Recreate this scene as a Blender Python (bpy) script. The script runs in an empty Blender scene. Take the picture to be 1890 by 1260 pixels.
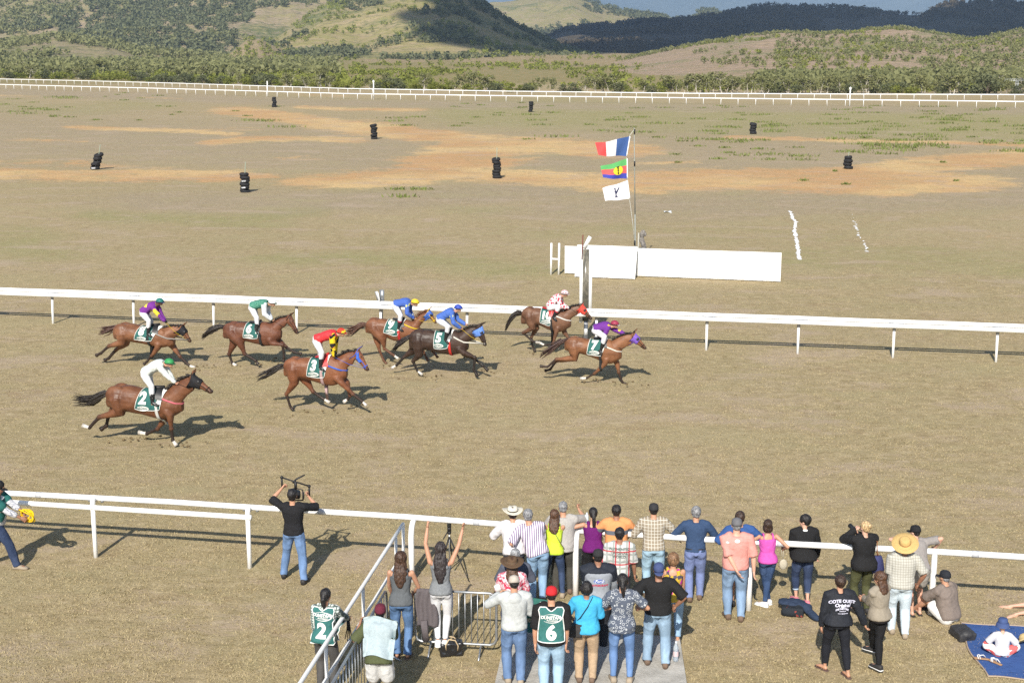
import bpy, bmesh, math, random
import numpy as np
from mathutils import Vector, Matrix, Quaternion
from mathutils.bvhtree import BVHTree
R = math.radians
random.seed(7)
rng = np.random.default_rng(11)
SC = bpy.context.scene
COL = SC.collection

# ------------------------------------------------------------------ camera, sky, sun, exposure
CAM_H, PITCH, FOC = 9.6, R(11.8), 2620.0          # height in m, tilt, focal length in photo pixels (1890 wide)
cam = bpy.data.cameras.new('camera')
cam.sensor_width = 36.0
cam.lens = FOC / 1890 * 36.0
cam.clip_start, cam.clip_end = 0.5, 40000
cam_o = bpy.data.objects.new('camera', cam)
COL.objects.link(cam_o)
cam_o.location = (0, 0, CAM_H)
cam_o.rotation_euler = (R(90) - PITCH, 0, 0)
SC.camera = cam_o

SUN_EL, SUN_AZ = R(37), R(11.5)      # elevation; light travels towards +Y turned this far to +X
world = bpy.data.worlds.new('World')
SC.world = world
world.use_nodes = True
wn = world.node_tree
wn.nodes.clear()
sky = wn.nodes.new('ShaderNodeTexSky')
sky.sky_type = 'NISHITA'
sky.sun_disc = False
sky.sun_elevation = SUN_EL
sky.sun_rotation = math.pi + SUN_AZ
sky.air_density, sky.dust_density, sky.ozone_density = 1.0, 0.6, 1.5
bg = wn.nodes.new('ShaderNodeBackground')
bg.inputs[1].default_value = 0.10
wo = wn.nodes.new('ShaderNodeOutputWorld')
wn.links.new(sky.outputs[0], bg.inputs[0])
wn.links.new(bg.outputs[0], wo.inputs[0])
sun = bpy.data.lights.new('sun', 'SUN')
sun.energy, sun.angle, sun.color = 5.0, R(0.55), (1.0, 0.94, 0.84)
sun_o = bpy.data.objects.new('sun', sun)
COL.objects.link(sun_o)
SUN_DIR = Vector((math.sin(SUN_AZ) * math.cos(SUN_EL), math.cos(SUN_AZ) * math.cos(SUN_EL), -math.sin(SUN_EL)))
sun_o.rotation_euler = SUN_DIR.to_track_quat('-Z', 'Y').to_euler()
SC.view_settings.view_transform = 'Standard'
SC.view_settings.look = 'None'
SC.view_settings.exposure = 0.47
SC.view_settings.gamma = 1.0
SC.cycles.max_bounces = 6
SC.cycles.use_denoising = False          # the grass keeps its grain
SC.cycles.sample_clamp_direct = 6.0
SC.cycles.sample_clamp_indirect = 2.0
SC.cycles.transparent_max_bounces = 6

# ------------------------------------------------------------------ from the photo's pixels to places in the world
_ct, _st = math.cos(PITCH), math.sin(PITCH)
def ray(px, py):
    a, b = (px - 945) / FOC, -(py - 630) / FOC
    return Vector((a, _ct + b * _st, -_st + b * _ct))
def G(px, py, z=0.0):
    d = ray(px, py)
    k = (z - CAM_H) / d.z
    return Vector((0, 0, CAM_H)) + d * k
def at_depth(px, py, Y):
    d = ray(px, py)
    return Vector((0, 0, CAM_H)) + d * (Y / d.y)
TR = (G(1838, 668) - G(98, 597)).normalized()        # the way the track runs
TN = Vector((-TR.y, TR.x, 0))                        # across the track, away from the camera
TANG = math.atan2(TR.y, TR.x)

# ------------------------------------------------------------------ numpy noise
def _hash(ix, iy, iz):
    h = (ix.astype(np.int64) * 374761393 + iy.astype(np.int64) * 668265263 + iz.astype(np.int64) * 2147483647 + 1013) & 0x7fffffff
    h = ((h ^ (h >> 13)) * 1274126177) & 0x7fffffff
    return ((h ^ (h >> 16)) & 0xffff) / 65535.0
def vnoise(p):
    p = np.asarray(p, float)
    i = np.floor(p); f = p - i; u = f * f * (3 - 2 * f)
    i = i.astype(np.int64)
    r = 0
    for dx in (0, 1):
        for dy in (0, 1):
            for dz in (0, 1):
                w = (u[:, 0] if dx else 1 - u[:, 0]) * (u[:, 1] if dy else 1 - u[:, 1]) * (u[:, 2] if dz else 1 - u[:, 2])
                r = r + w * _hash(i[:, 0] + dx, i[:, 1] + dy, i[:, 2] + dz)
    return r
def fbm(p, o=4):
    p = np.asarray(p, float); r = 0; a = 0.5
    for k in range(o):
        r = r + a * vnoise(p + 17.3 * k); p = p * 2.03; a *= 0.5
    return r / (1 - 0.5 ** o)

# ------------------------------------------------------------------ mesh builder
def V(*a): return np.array(a, float)
def _n(v):
    v = np.asarray(v, float); l = np.linalg.norm(v)
    return v / l if l > 1e-9 else v
class MB:
    def __init__(self): self.v, self.f, self.m = [], [], []
    def add(self, vs, fs, mi=0):
        o = len(self.v)
        self.v += [tuple(map(float, x)) for x in vs]
        self.f += [tuple(int(i) + o for i in q) for q in fs]
        self.m += [mi] * len(fs)
        return self
    def box(self, c, s, rot=None, mi=0, taper=1.0):
        x, y, z = [k / 2 for k in s]
        P = [V(sx * x * (taper if sz > 0 else 1), sy * y * (taper if sz > 0 else 1), sz * z) for sz in (-1, 1) for sx, sy in ((-1, -1), (1, -1), (1, 1), (-1, 1))]
        if rot is not None: P = [np.array(rot @ Vector(p)) for p in P]
        return self.add([p + np.array(c, float) for p in P], [(3, 2, 1, 0), (4, 5, 6, 7), (0, 1, 5, 4), (1, 2, 6, 5), (2, 3, 7, 6), (3, 0, 4, 7)], mi)
    def tube(self, pts, rad, n=8, mi=0, up=None, flat=1.0, cap=True):
        pts = [np.array(p, float) for p in pts]
        if not hasattr(rad, '__len__'): rad = [rad] * len(pts)
        T = []
        for i in range(len(pts)):
            a = pts[max(i - 1, 0)]; b = pts[min(i + 1, len(pts) - 1)]
            T.append(_n(b - a))
        u = np.array(up, float) if up is not None else (V(0, 0, 1) if abs(T[0][2]) < .9 else V(0, 1, 0))
        vs, fs = [], []
        for i, p in enumerate(pts):
            s = np.cross(T[i], u)
            if np.linalg.norm(s) < 1e-4: s = np.cross(T[i], V(1, 0.1, 0))
            s = _n(s); w = _n(np.cross(s, T[i])); u = w
            r = rad[i]; ra, rb = (r if hasattr(r, '__len__') else (r, r * flat))
            for k in range(n):
                a = 2 * math.pi * k / n
                vs.append(p + s * ra * math.cos(a) + w * rb * math.sin(a))
        for i in range(len(pts) - 1):
            for k in range(n):
                k2 = (k + 1) % n
                fs.append((i * n + k, i * n + k2, (i + 1) * n + k2, (i + 1) * n + k))
        if cap:
            fs.append(tuple(range(n - 1, -1, -1))); fs.append(tuple((len(pts) - 1) * n + k for k in range(n)))
        return self.add(vs, fs, mi)
    def rings(self, rs, mi=0, cap=True, close=True):
        n = len(rs[0]); vs = [p for r in rs for p in r]; fs = []
        for i in range(len(rs) - 1):
            for k in range(n if close else n - 1):
                k2 = (k + 1) % n
                fs.append((i * n + k, i * n + k2, (i + 1) * n + k2, (i + 1) * n + k))
        if cap:
            fs.append(tuple(range(n - 1, -1, -1))); fs.append(tuple((len(rs) - 1) * n + k for k in range(n)))
        return self.add(vs, fs, mi)
    def ell(self, c, r, rot=None, n=12, m=8, mi=0, zmin=-1.0):
        r = r if hasattr(r, '__len__') else (r, r, r)
        vs, fs = [], []
        a0 = math.asin(max(-1, zmin))
        for j in range(m + 1):
            t = a0 + (math.pi / 2 - a0) * j / m
            for k in range(n):
                a = 2 * math.pi * k / n
                p = Vector((r[0] * math.cos(t) * math.cos(a), r[1] * math.cos(t) * math.sin(a), r[2] * math.sin(t)))
                if rot is not None: p = rot @ p
                vs.append(np.array(p) + np.array(c, float))
        for j in range(m):
            for k in range(n):
                k2 = (k + 1) % n
                fs.append((j * n + k, j * n + k2, (j + 1) * n + k2, (j + 1) * n + k))
        fs.append(tuple(range(n - 1, -1, -1)))
        fs.append(tuple(m * n + k for k in range(n)))
        return self.add(vs, fs, mi)
    def lathe(self, prof, c=(0, 0, 0), n=20, rot=None, mi=0, sx=1, sy=1, warp=None):
        vs, fs = [], []
        for r, z in prof:
            for k in range(n):
                a = 2 * math.pi * k / n
                p = Vector((r * math.cos(a) * sx, r * math.sin(a) * sy, z))
                if warp: p = Vector(warp(p))
                if rot is not None: p = rot @ p
                vs.append(np.array(p) + np.array(c, float))
        for j in range(len(prof) - 1):
            for k in range(n):
                k2 = (k + 1) % n
                fs.append((j * n + k, j * n + k2, (j + 1) * n + k2, (j + 1) * n + k))
        return self.add(vs, fs, mi)
    def grid(self, fn, nu, nv, mi=0, mfn=None, thick=0.0):
        vs = [fn(i / nu, j / nv) for j in range(nv + 1) for i in range(nu + 1)]
        o = len(self.v)
        self.v += [tuple(map(float, x)) for x in vs]
        for j in range(nv):
            for i in range(nu):
                a = o + j * (nu + 1) + i
                self.f.append((a, a + 1, a + nu + 2, a + nu + 1))
                self.m.append(mfn((i + .5) / nu, (j + .5) / nv) if mfn else mi)
        return self
    def build(self, name, mats, parent=None, smooth=True, solid=0.0):
        me = bpy.data.meshes.new(name)
        me.from_pydata(self.v, [], self.f)
        mats = mats if isinstance(mats, (list, tuple)) else [mats]
        for m in mats: me.materials.append(m)
        if len(mats) > 1: me.polygons.foreach_set('material_index', np.array(self.m, np.int32))
        if solid:
            bm = bmesh.new(); bm.from_mesh(me)
            bmesh.ops.recalc_face_normals(bm, faces=bm.faces)
            bmesh.ops.solidify(bm, geom=bm.faces[:], thickness=solid)
            bm.to_mesh(me); bm.free()
        return link(name, me, parent, smooth)
def link(name, me, parent=None, smooth=True):
    if smooth: me.polygons.foreach_set('use_smooth', np.ones(len(me.polygons), bool))
    me.update()
    o = bpy.data.objects.new(name, me)
    COL.objects.link(o)
    if parent is not None: o.parent = parent
    return o
def big_mesh(name, verts, faces, mats, mi=None, smooth=True, parent=None, attrs=None):
    """verts Nx3, faces MxK array (all K-gons)"""
    me = bpy.data.meshes.new(name)
    verts = np.ascontiguousarray(verts, np.float32); faces = np.ascontiguousarray(faces, np.int32)
    k = faces.shape[1]
    me.vertices.add(len(verts)); me.vertices.foreach_set('co', verts.ravel())
    me.loops.add(faces.size); me.loops.foreach_set('vertex_index', faces.ravel())
    me.polygons.add(len(faces)); me.polygons.foreach_set('loop_start', np.arange(0, faces.size, k, dtype=np.int32))
    me.polygons.foreach_set('loop_total', np.full(len(faces), k, np.int32))
    for m in (mats if isinstance(mats, (list, tuple)) else [mats]): me.materials.append(m)
    if mi is not None: me.polygons.foreach_set('material_index', np.asarray(mi, np.int32))
    me.update(calc_edges=True); me.validate()
    if attrs:
        for an, av in attrs.items():
            at = me.color_attributes.new(an, 'FLOAT_COLOR', 'POINT')
            at.data.foreach_set('color', np.ascontiguousarray(av, np.float32).ravel())
    return link(name, me, parent, smooth)
def tag(o, label=None, cat=None, group=None, kind=None):
    if label: o['label'] = label
    if cat: o['category'] = cat
    if group: o['group'] = group
    if kind: o['kind'] = kind
    return o
def thing(name, label, cat, loc=(0, 0, 0), rz=0.0, group=None):
    o = bpy.data.objects.new(name, None)
    COL.objects.link(o)
    o.location = loc; o.rotation_euler = (0, 0, rz)
    o.empty_display_size = 0.2
    return tag(o, label, cat, group)
def fuse(mb, voxel, iters=2, fac=0.5):
    """join overlapping closed shapes into one continuous surface; returns verts, faces arrays"""
    me = bpy.data.meshes.new('tmp'); me.from_pydata(mb.v, [], mb.f); me.update()
    o = bpy.data.objects.new('tmp', me); COL.objects.link(o)
    m = o.modifiers.new('r', 'REMESH'); m.mode = 'VOXEL'; m.voxel_size = voxel
    if iters:
        s = o.modifiers.new('s', 'SMOOTH'); s.factor = fac; s.iterations = iters
    dg = bpy.context.evaluated_depsgraph_get()
    e = o.evaluated_get(dg); em = e.to_mesh()
    n = len(em.vertices); v = np.empty(n * 3, np.float32); em.vertices.foreach_get('co', v)
    k = len(em.loops); lv = np.empty(k, np.int32); em.loops.foreach_get('vertex_index', lv)
    assert len(em.polygons) * 4 == k
    e.to_mesh_clear()
    bpy.data.objects.remove(o); bpy.data.meshes.remove(me)
    return v.reshape(-1, 3).astype(float), lv.reshape(-1, 4)
def vnormals(v, f):
    n = np.zeros_like(v)
    fn = np.cross(v[f[:, 2]] - v[f[:, 0]], v[f[:, 3]] - v[f[:, 1]])
    for k in range(4): np.add.at(n, f[:, k], fn)
    return n / (np.linalg.norm(n, axis=1, keepdims=True) + 1e-12)
def wrinkle(v, f, amp, scale, seed=0.0, stretch=(1, 1, 1)):
    p = v * scale * np.array(stretch) + seed
    w = np.stack([vnoise(p + 31.7), vnoise(p + 71.1), vnoise(p + 3.3)], 1)
    d = 1 - np.abs(2 * fbm(p + 1.5 * w, 3) - 1) * 2
    return v + vnormals(v, f) * (d * amp)[:, None]
def lin(c):
    if isinstance(c, str):
        c = c.lstrip('#'); c = [int(c[i:i + 2], 16) / 255 for i in (0, 2, 4)]
        c = [x / 12.92 if x <= .04045 else ((x + .055) / 1.055) ** 2.4 for x in c]
    return (c[0], c[1], c[2], 1.0)

# ------------------------------------------------------------------ materials
class NT:
    def __init__(self, name):
        self.mat = bpy.data.materials.new(name); self.mat.use_nodes = True
        self.t = self.mat.node_tree; self.t.nodes.clear()
        self.out = self.n('ShaderNodeOutputMaterial'); self.b = self.n('ShaderNodeBsdfPrincipled')
        self.t.links.new(self.b.outputs[0], self.out.inputs[0])
    def n(self, typ, **kw):
        x = self.t.nodes.new(typ)
        for k, v in kw.items(): setattr(x, k, v)
        return x
    def l(self, a, b): self.t.links.new(a, b)
    def set(self, node, name, val):
        s = node.inputs[name]
        if hasattr(val, 'is_linked') or isinstance(val, bpy.types.NodeSocket): self.l(val, s)
        else: s.default_value = val
    def co(self): return self.n('ShaderNodeTexCoord').outputs['Object']
    def geo(self): return self.n('ShaderNodeNewGeometry').outputs['Position']
    def noise(self, vec, scale, detail=4, rough=.55, dist=0.0):
        x = self.n('ShaderNodeTexNoise'); self.l(vec, x.inputs['Vector'])
        x.inputs['Scale'].default_value = scale; x.inputs['Detail'].default_value = detail
        x.inputs['Roughness'].default_value = rough; x.inputs['Distortion'].default_value = dist
        return x.outputs['Fac']
    def math(self, op, a, b=0.5, c=None, clamp=False):
        x = self.n('ShaderNodeMath', operation=op, use_clamp=clamp)
        for i, q in enumerate((a, b) if c is None else (a, b, c)):
            if isinstance(q, (int, float)): x.inputs[i].default_value = q
            else: self.l(q, x.inputs[i])
        return x.outputs[0]
    def ramp(self, f, a, b, lo=0.0, hi=1.0):
        x = self.n('ShaderNodeMapRange', interpolation_type='SMOOTHSTEP')
        self.l(f, x.inputs[0]); x.inputs[1].default_value = a; x.inputs[2].default_value = b
        x.inputs[3].default_value = lo; x.inputs[4].default_value = hi
        return x.outputs[0]
    def mix(self, f, a, b, blend='MIX'):
        x = self.n('ShaderNodeMix', data_type='RGBA', blend_type=blend)
        for s, q in ((x.inputs[0], f), (x.inputs[6], a), (x.inputs[7], b)):
            if isinstance(q, bpy.types.NodeSocket): self.l(q, s)
            elif isinstance(q, (int, float)): s.default_value = q
            else: s.default_value = lin(q)
        return x.outputs[2]
    def scale(self, vec, s):
        x = self.n('ShaderNodeVectorMath', operation='MULTIPLY'); self.l(vec, x.inputs[0]); x.inputs[1].default_value = s
        return x.outputs[0]
    def xyz(self, vec):
        x = self.n('ShaderNodeSeparateXYZ'); self.l(vec, x.inputs[0]); return x.outputs
    def bump(self, h, strength, dist):
        x = self.n('ShaderNodeBump'); self.l(h, x.inputs['Height'])
        x.inputs['Strength'].default_value = strength; x.inputs['Distance'].default_value = dist
        self.l(x.outputs[0], self.b.inputs['Normal'])
    def fin(self, col, rough=.8, spec=.3, **kw):
        s = self.b.inputs['Base Color']
        if isinstance(col, bpy.types.NodeSocket): self.l(col, s)
        else: s.default_value = lin(col)
        if isinstance(rough, bpy.types.NodeSocket): self.l(rough, self.b.inputs['Roughness'])
        else: self.b.inputs['Roughness'].default_value = rough
        self.b.inputs['Specular IOR Level'].default_value = spec
        for k, v in kw.items(): self.b.inputs[k].default_value = v
        return self.mat
_mc = {}
def cloth(col, rough=.85, var=.10, spec=.15, key=None):
    k = ('cloth', str(col), rough, var, spec)
    if k in _mc: return _mc[k]
    N = NT('cloth'); c = lin(col); o = N.co()
    f = N.noise(o, 26, 5, .7)
    dark = tuple(x * (1 - var) for x in c[:3]); lite = tuple(min(1, x * (1 + var)) for x in c[:3])
    colr = N.mix(N.ramp(f, .3, .7), dark, lite)
    N.bump(N.noise(o, 260, 2), .25, .003)
    _mc[k] = N.fin(colr, rough, spec); return _mc[k]
def denim(col, fade=.5, key=None):
    k = ('denim', str(col), fade)
    if k in _mc: return _mc[k]
    N = NT('denim'); o = N.co(); c = lin(col)
    f = N.noise(N.scale(o, (1, 1, .35)), 8, 5, .65)
    lite = tuple(min(.8, x * (1 + fade) + .03 * fade) for x in c[:3])
    colr = N.mix(N.ramp(f, .35, .72), c[:3], lite)
    N.bump(N.noise(o, 180, 3), .3, .004)
    _mc[k] = N.fin(colr, .9, .12); return _mc[k]
def patt(kind, base, c2, s=12.0, w=.18, c3=None, rough=.85):
    k = ('patt', kind, str(base), str(c2), s, w, str(c3))
    if k in _mc: return _mc[k]
    N = NT(kind + '_cloth'); o = N.co(); x, y, z = N.xyz(o)
    fr = lambda q, sc, off=0.0: N.math('FRACT', N.math('ADD', N.math('MULTIPLY', q, sc), 50 + off))
    st = lambda q, ww: N.math('LESS_THAN', q, ww)
    if kind == 'check':
        m = N.math('MAXIMUM', st(fr(x, s), w), st(fr(z, s), w))
        col = N.mix(m, base, c2)
        if c3: col = N.mix(N.math('MAXIMUM', st(fr(x, s / 2, .31), w * .35), st(fr(z, s / 2, .2), w * .35)), col, c3)
    elif kind == 'stripe': col = N.mix(st(fr(x, s), w), base, c2)
    elif kind == 'hoop': col = N.mix(st(fr(z, s), w), base, c2)
    elif kind == 'dots':
        v = N.n('ShaderNodeTexVoronoi'); N.l(o, v.inputs['Vector']); v.inputs['Scale'].default_value = s; v.inputs['Randomness'].default_value = .35
        col = N.mix(N.math('LESS_THAN', v.outputs['Distance'], w), base, c2)
    elif kind == 'patches':
        v = N.n('ShaderNodeTexVoronoi'); N.l(o, v.inputs['Vector']); v.inputs['Scale'].default_value = s
        q = N.xyz(v.outputs['Color'])
        col = N.mix(st(q[0], w), base, c2)
        if c3: col = N.mix(st(q[1], w), col, c3)
    elif kind == 'rings':
        v = N.n('ShaderNodeTexVoronoi'); N.l(o, v.inputs['Vector']); v.inputs['Scale'].default_value = s
        d = N.math('ABSOLUTE', N.math('SUBTRACT', v.outputs['Distance'], .38))
        col = N.mix(st(d, w), base, c2)
    elif kind == 'marble':
        col = N.mix(N.ramp(N.noise(o, s, 5, .6, 1.5), .5 - w, .5 + w), base, c2)
    N.bump(N.noise(o, 200, 2), .2, .003)
    _mc[k] = N.fin(col, rough, .15); return _mc[k]
def plain(col, rough=.5, spec=.4, metal=0.0, var=.12, sc=6.0, name='painted', bump=0.0):
    k = ('plain', str(col), rough, spec, metal, var, sc, bump)
    if k in _mc: return _mc[k]
    N = NT(name); o = N.co(); c = lin(col)
    f = N.noise(o, sc, 6, .65)
    colr = N.mix(N.ramp(f, .3, .75), tuple(x * (1 - var) for x in c[:3]), tuple(min(.95, x * (1 + var * .5)) for x in c[:3]))
    if bump: N.bump(N.noise(o, sc * 8, 4), bump, .01)
    _mc[k] = N.fin(colr, rough, spec, Metallic=metal); return _mc[k]
def skin(col):
    k = ('skin', str(col))
    if k in _mc: return _mc[k]
    N = NT('skin'); o = N.co(); c = lin(col)
    f = N.noise(o, 14, 4)
    colr = N.mix(f, tuple(x * .88 for x in c[:3]), (c[0] * 1.1, c[1] * 1.04, c[2] * 1.0))
    _mc[k] = N.fin(colr, .5, .35, **{'Subsurface Weight': .08, 'Subsurface Scale': .02}); return _mc[k]
def hairm(col, key=None):
    k = ('hair', str(col))
    if k in _mc: return _mc[k]
    N = NT('hair'); o = N.co(); c = lin(col)
    f = N.noise(N.scale(o, (1, 1, .3)), 55, 4, .7)
    colr = N.mix(N.ramp(f, .3, .7), tuple(x * .35 for x in c[:3]), tuple(min(.9, x * 1.9) for x in c[:3]))
    N.bump(f, .9, .012)
    _mc[k] = N.fin(colr, .42, .4); return _mc[k]

# ------------------------------------------------------------------ lettering
_txt = {}
def text_shape(s, size=1.0, shear=0.0, bold=0.0, squash=1.0, step=None):
    """flat outline-filled lettering centred on 0, as verts (x,y) and triangles"""
    k = (s, size, shear, bold, squash)
    if k in _txt: return _txt[k]
    c = bpy.data.curves.new('t', 'FONT'); c.body = s; c.size = size; c.shear = shear; c.offset = bold
    c.align_x = 'CENTER'; c.align_y = 'CENTER'; c.resolution_u = 3
    o = bpy.data.objects.new('t', c); COL.objects.link(o)
    dg = bpy.context.evaluated_depsgraph_get(); e = o.evaluated_get(dg); em = e.to_mesh()
    bm = bmesh.new(); bm.from_mesh(em)
    bmesh.ops.triangulate(bm, faces=bm.faces[:])
    st = step or size * .3
    xs = [v.co.x for v in bm.verts]; ys = [v.co.y for v in bm.verts]
    for ax, lo, hi in ((0, min(xs), max(xs)), (1, min(ys), max(ys))):
        q = lo + st
        while q < hi:
            co = Vector((q, 0, 0)) if ax == 0 else Vector((0, q, 0)); no = Vector((1, 0, 0)) if ax == 0 else Vector((0, 1, 0))
            bmesh.ops.bisect_plane(bm, geom=bm.verts[:] + bm.edges[:] + bm.faces[:], plane_co=co, plane_no=no)
            q += st
    bmesh.ops.triangulate(bm, faces=bm.faces[:])
    vs = [(v.co.x * squash, v.co.y) for v in bm.verts]; bm.verts.index_update()
    fs = [[v.index for v in f.verts] for f in bm.faces]
    bm.free(); e.to_mesh_clear(); bpy.data.objects.remove(o); bpy.data.curves.remove(c)
    _txt[k] = (vs, fs); return _txt[k]
def ring_shape(a, b, w, n=36, t0=0.0, t1=2 * math.pi, wfn=None):
    vs, fs = [], []
    for i in range(n + 1):
        t = t0 + (t1 - t0) * i / n
        ww = w * (wfn(i / n) if wfn else 1)
        vs += [(a * math.cos(t), b * math.sin(t)), ((a - ww) * math.cos(t), (b - ww) * math.sin(t))]
        if i: fs.append([2 * i - 2, 2 * i, 2 * i + 1, 2 * i - 1])
    return vs, fs
def disc_shape(a, b, n=28):
    return [(0, 0)] + [(a * math.cos(2 * math.pi * i / n), b * math.sin(2 * math.pi * i / n)) for i in range(n)], [[0, 1 + i, 1 + (i + 1) % n] for i in range(n)]
def project(shapes, origin, xd, yd, bvh, off=.006, reach=.6):
    """lay flat shapes onto a surface: each point is cast along the shapes' own normal"""
    mb = MB(); xd, yd = Vector(xd).normalized(), Vector(yd).normalized(); nd = xd.cross(yd).normalized(); o = Vector(origin)
    for (vs, fs), (dx, dy), mi in shapes:
        P = []
        for x, y in vs:
            q = o + xd * (x + dx) + yd * (y + dy)
            h = bvh.ray_cast(q + nd * reach, -nd, reach * 2.2)
            P.append((h[0] + nd * off) if h[0] is not None else None)
        ok = [p for p in P if p is not None]
        if not ok: continue
        base = sum((nd.dot(p) for p in ok)) / len(ok)
        P = [p if p is not None else (o + xd * (x + dx) + yd * (y + dy)) + nd * (base - nd.dot(o + xd * (x + dx) + yd * (y + dy))) for p, (x, y) in zip(P, vs)]
        mb.add(P, fs, mi)
    return mb
def bvh_of(*objs):
    vs, fs = [], []
    for o in objs:
        k = len(vs); vs += [v.co.copy() for v in o.data.vertices]; fs += [[i + k for i in p.vertices] for p in o.data.polygons]
    return BVHTree.FromPolygons(vs, fs)
# ------------------------------------------------------------------ the ground
def proj_px(P):
    P = np.asarray(P, float)
    y, z = P[:, 1], P[:, 2] - CAM_H
    dep = np.maximum(y * _ct - z * _st, 1e-3); up = y * _st + z * _ct
    return 945 + FOC * P[:, 0] / dep, 630 - FOC * up / dep
def seg_d(px, py, pts, ky):
    d = np.full(len(px), 1e9)
    for (ax, ay), (bx, by) in zip(pts[:-1], pts[1:]):
        ay_, by_ = ay * ky, by * ky
        vx, vy = bx - ax, by_ - ay_
        t = np.clip(((px - ax) * vx + (py * ky - ay_) * vy) / (vx * vx + vy * vy + 1e-9), 0, 1)
        d = np.minimum(d, np.hypot(px - ax - t * vx, py * ky - ay_ - t * vy))
    return d / ky
SOIL = [([(-40, 320), (60, 322), (180, 326), (300, 322), (430, 326)], 11, .75), ([(130, 300), (260, 312), (420, 322)], 6, .55),
        ([(620, 334), (740, 328), (820, 312), (880, 298)], 13, .85), ([(830, 300), (880, 275), (960, 266), (1060, 272), (1130, 277)], 12, .95),
        ([(640, 232), (700, 240), (775, 249), (850, 256), (900, 264)], 9, .95), ([(140, 235), (230, 239), (300, 240), (420, 247)], 3.5, .8),
        ([(400, 263), (470, 256), (600, 256), (650, 259)], 5, .8), ([(440, 205), (500, 213), (560, 222), (640, 233), (690, 236)], 7, .9),
        ([(560, 198), (640, 202), (770, 203)], 3, .75), ([(925, 325), (1020, 329), (1110, 338), (1190, 344)], 11, 1.0),
        ([(1180, 338), (1280, 332), (1400, 333), (1500, 337), (1640, 343), (1730, 338)], 15, 1.05), ([(1530, 326), (1620, 318), (1700, 306), (1800, 297), (1930, 288)], 12, .95),
        ([(1250, 322), (1400, 318), (1560, 318)], 9, .7), ([(1350, 254), (1470, 257), (1560, 260), (1700, 262), (1900, 268)], 3.5, .75),
        ([(1180, 304), (1270, 298)], 5, .5), ([(-20, 301), (80, 299)], 5, .55), ([(30, 259), (150, 260)], 4, .5), ([(490, 291), (570, 292)], 4, .5),
        ([(370, 238), (470, 238)], 4, .45), ([(550, 175), (640, 178)], 2, .5), ([(0, 176), (60, 178)], 2, .5), ([(260, 180), (330, 182)], 2, .5), ([(1800, 340), (1700, 350)], 5, .4), ([(1740, 430), (1880, 438)], 6, .3)]
GREEN = [([(980, 210), (1300, 222), (1600, 226), (1930, 222)], 22, .85), ([(1600, 250), (1930, 252)], 14, .5), ([(560, 476), (760, 478), (960, 500)], 14, .5), ([(1000, 428), (1150, 420)], 12, .35),
         ([(1480, 480), (1700, 470), (1930, 500)], 24, .4), ([(200, 398), (430, 405), (560, 388)], 10, .55), ([(380, 410), (480, 415)], 9, .5), ([(0, 430), (60, 470)], 16, .45), ([(840, 388), (900, 386)], 10, .4),
         ([(1240, 430), (1500, 440)], 18, .3), ([(0, 195), (150, 205), (260, 190)], 12, .45), ([(640, 350), (800, 352)], 9, .4), ([(0, 520), (400, 530), (900, 548), (1890, 575)], 9, .2), ([(500, 180), (900, 195)], 10, .35)]
LILAC = [([(-40, 250), (500, 270), (900, 290), (1300, 280), (1930, 330)], 46, .75), ([(300, 372), (650, 372), (1000, 352)], 20, .8), ([(1100, 385), (1500, 375), (1930, 360)], 24, .8), ([(0, 170), (600, 190), (1200, 198), (1930, 205)], 7, .9),
         ([(1000, 585), (1890, 640)], 14, .35), ([(0, 575), (900, 620)], 14, .35)]
def paint(px, py, strokes):
    m = np.zeros(len(px))
    for pts, h, s in strokes: m = np.maximum(m, s * np.clip(1.25 - .62 * seg_d(px, py, pts, 7.0) / h, 0, 1))
    return m
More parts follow.
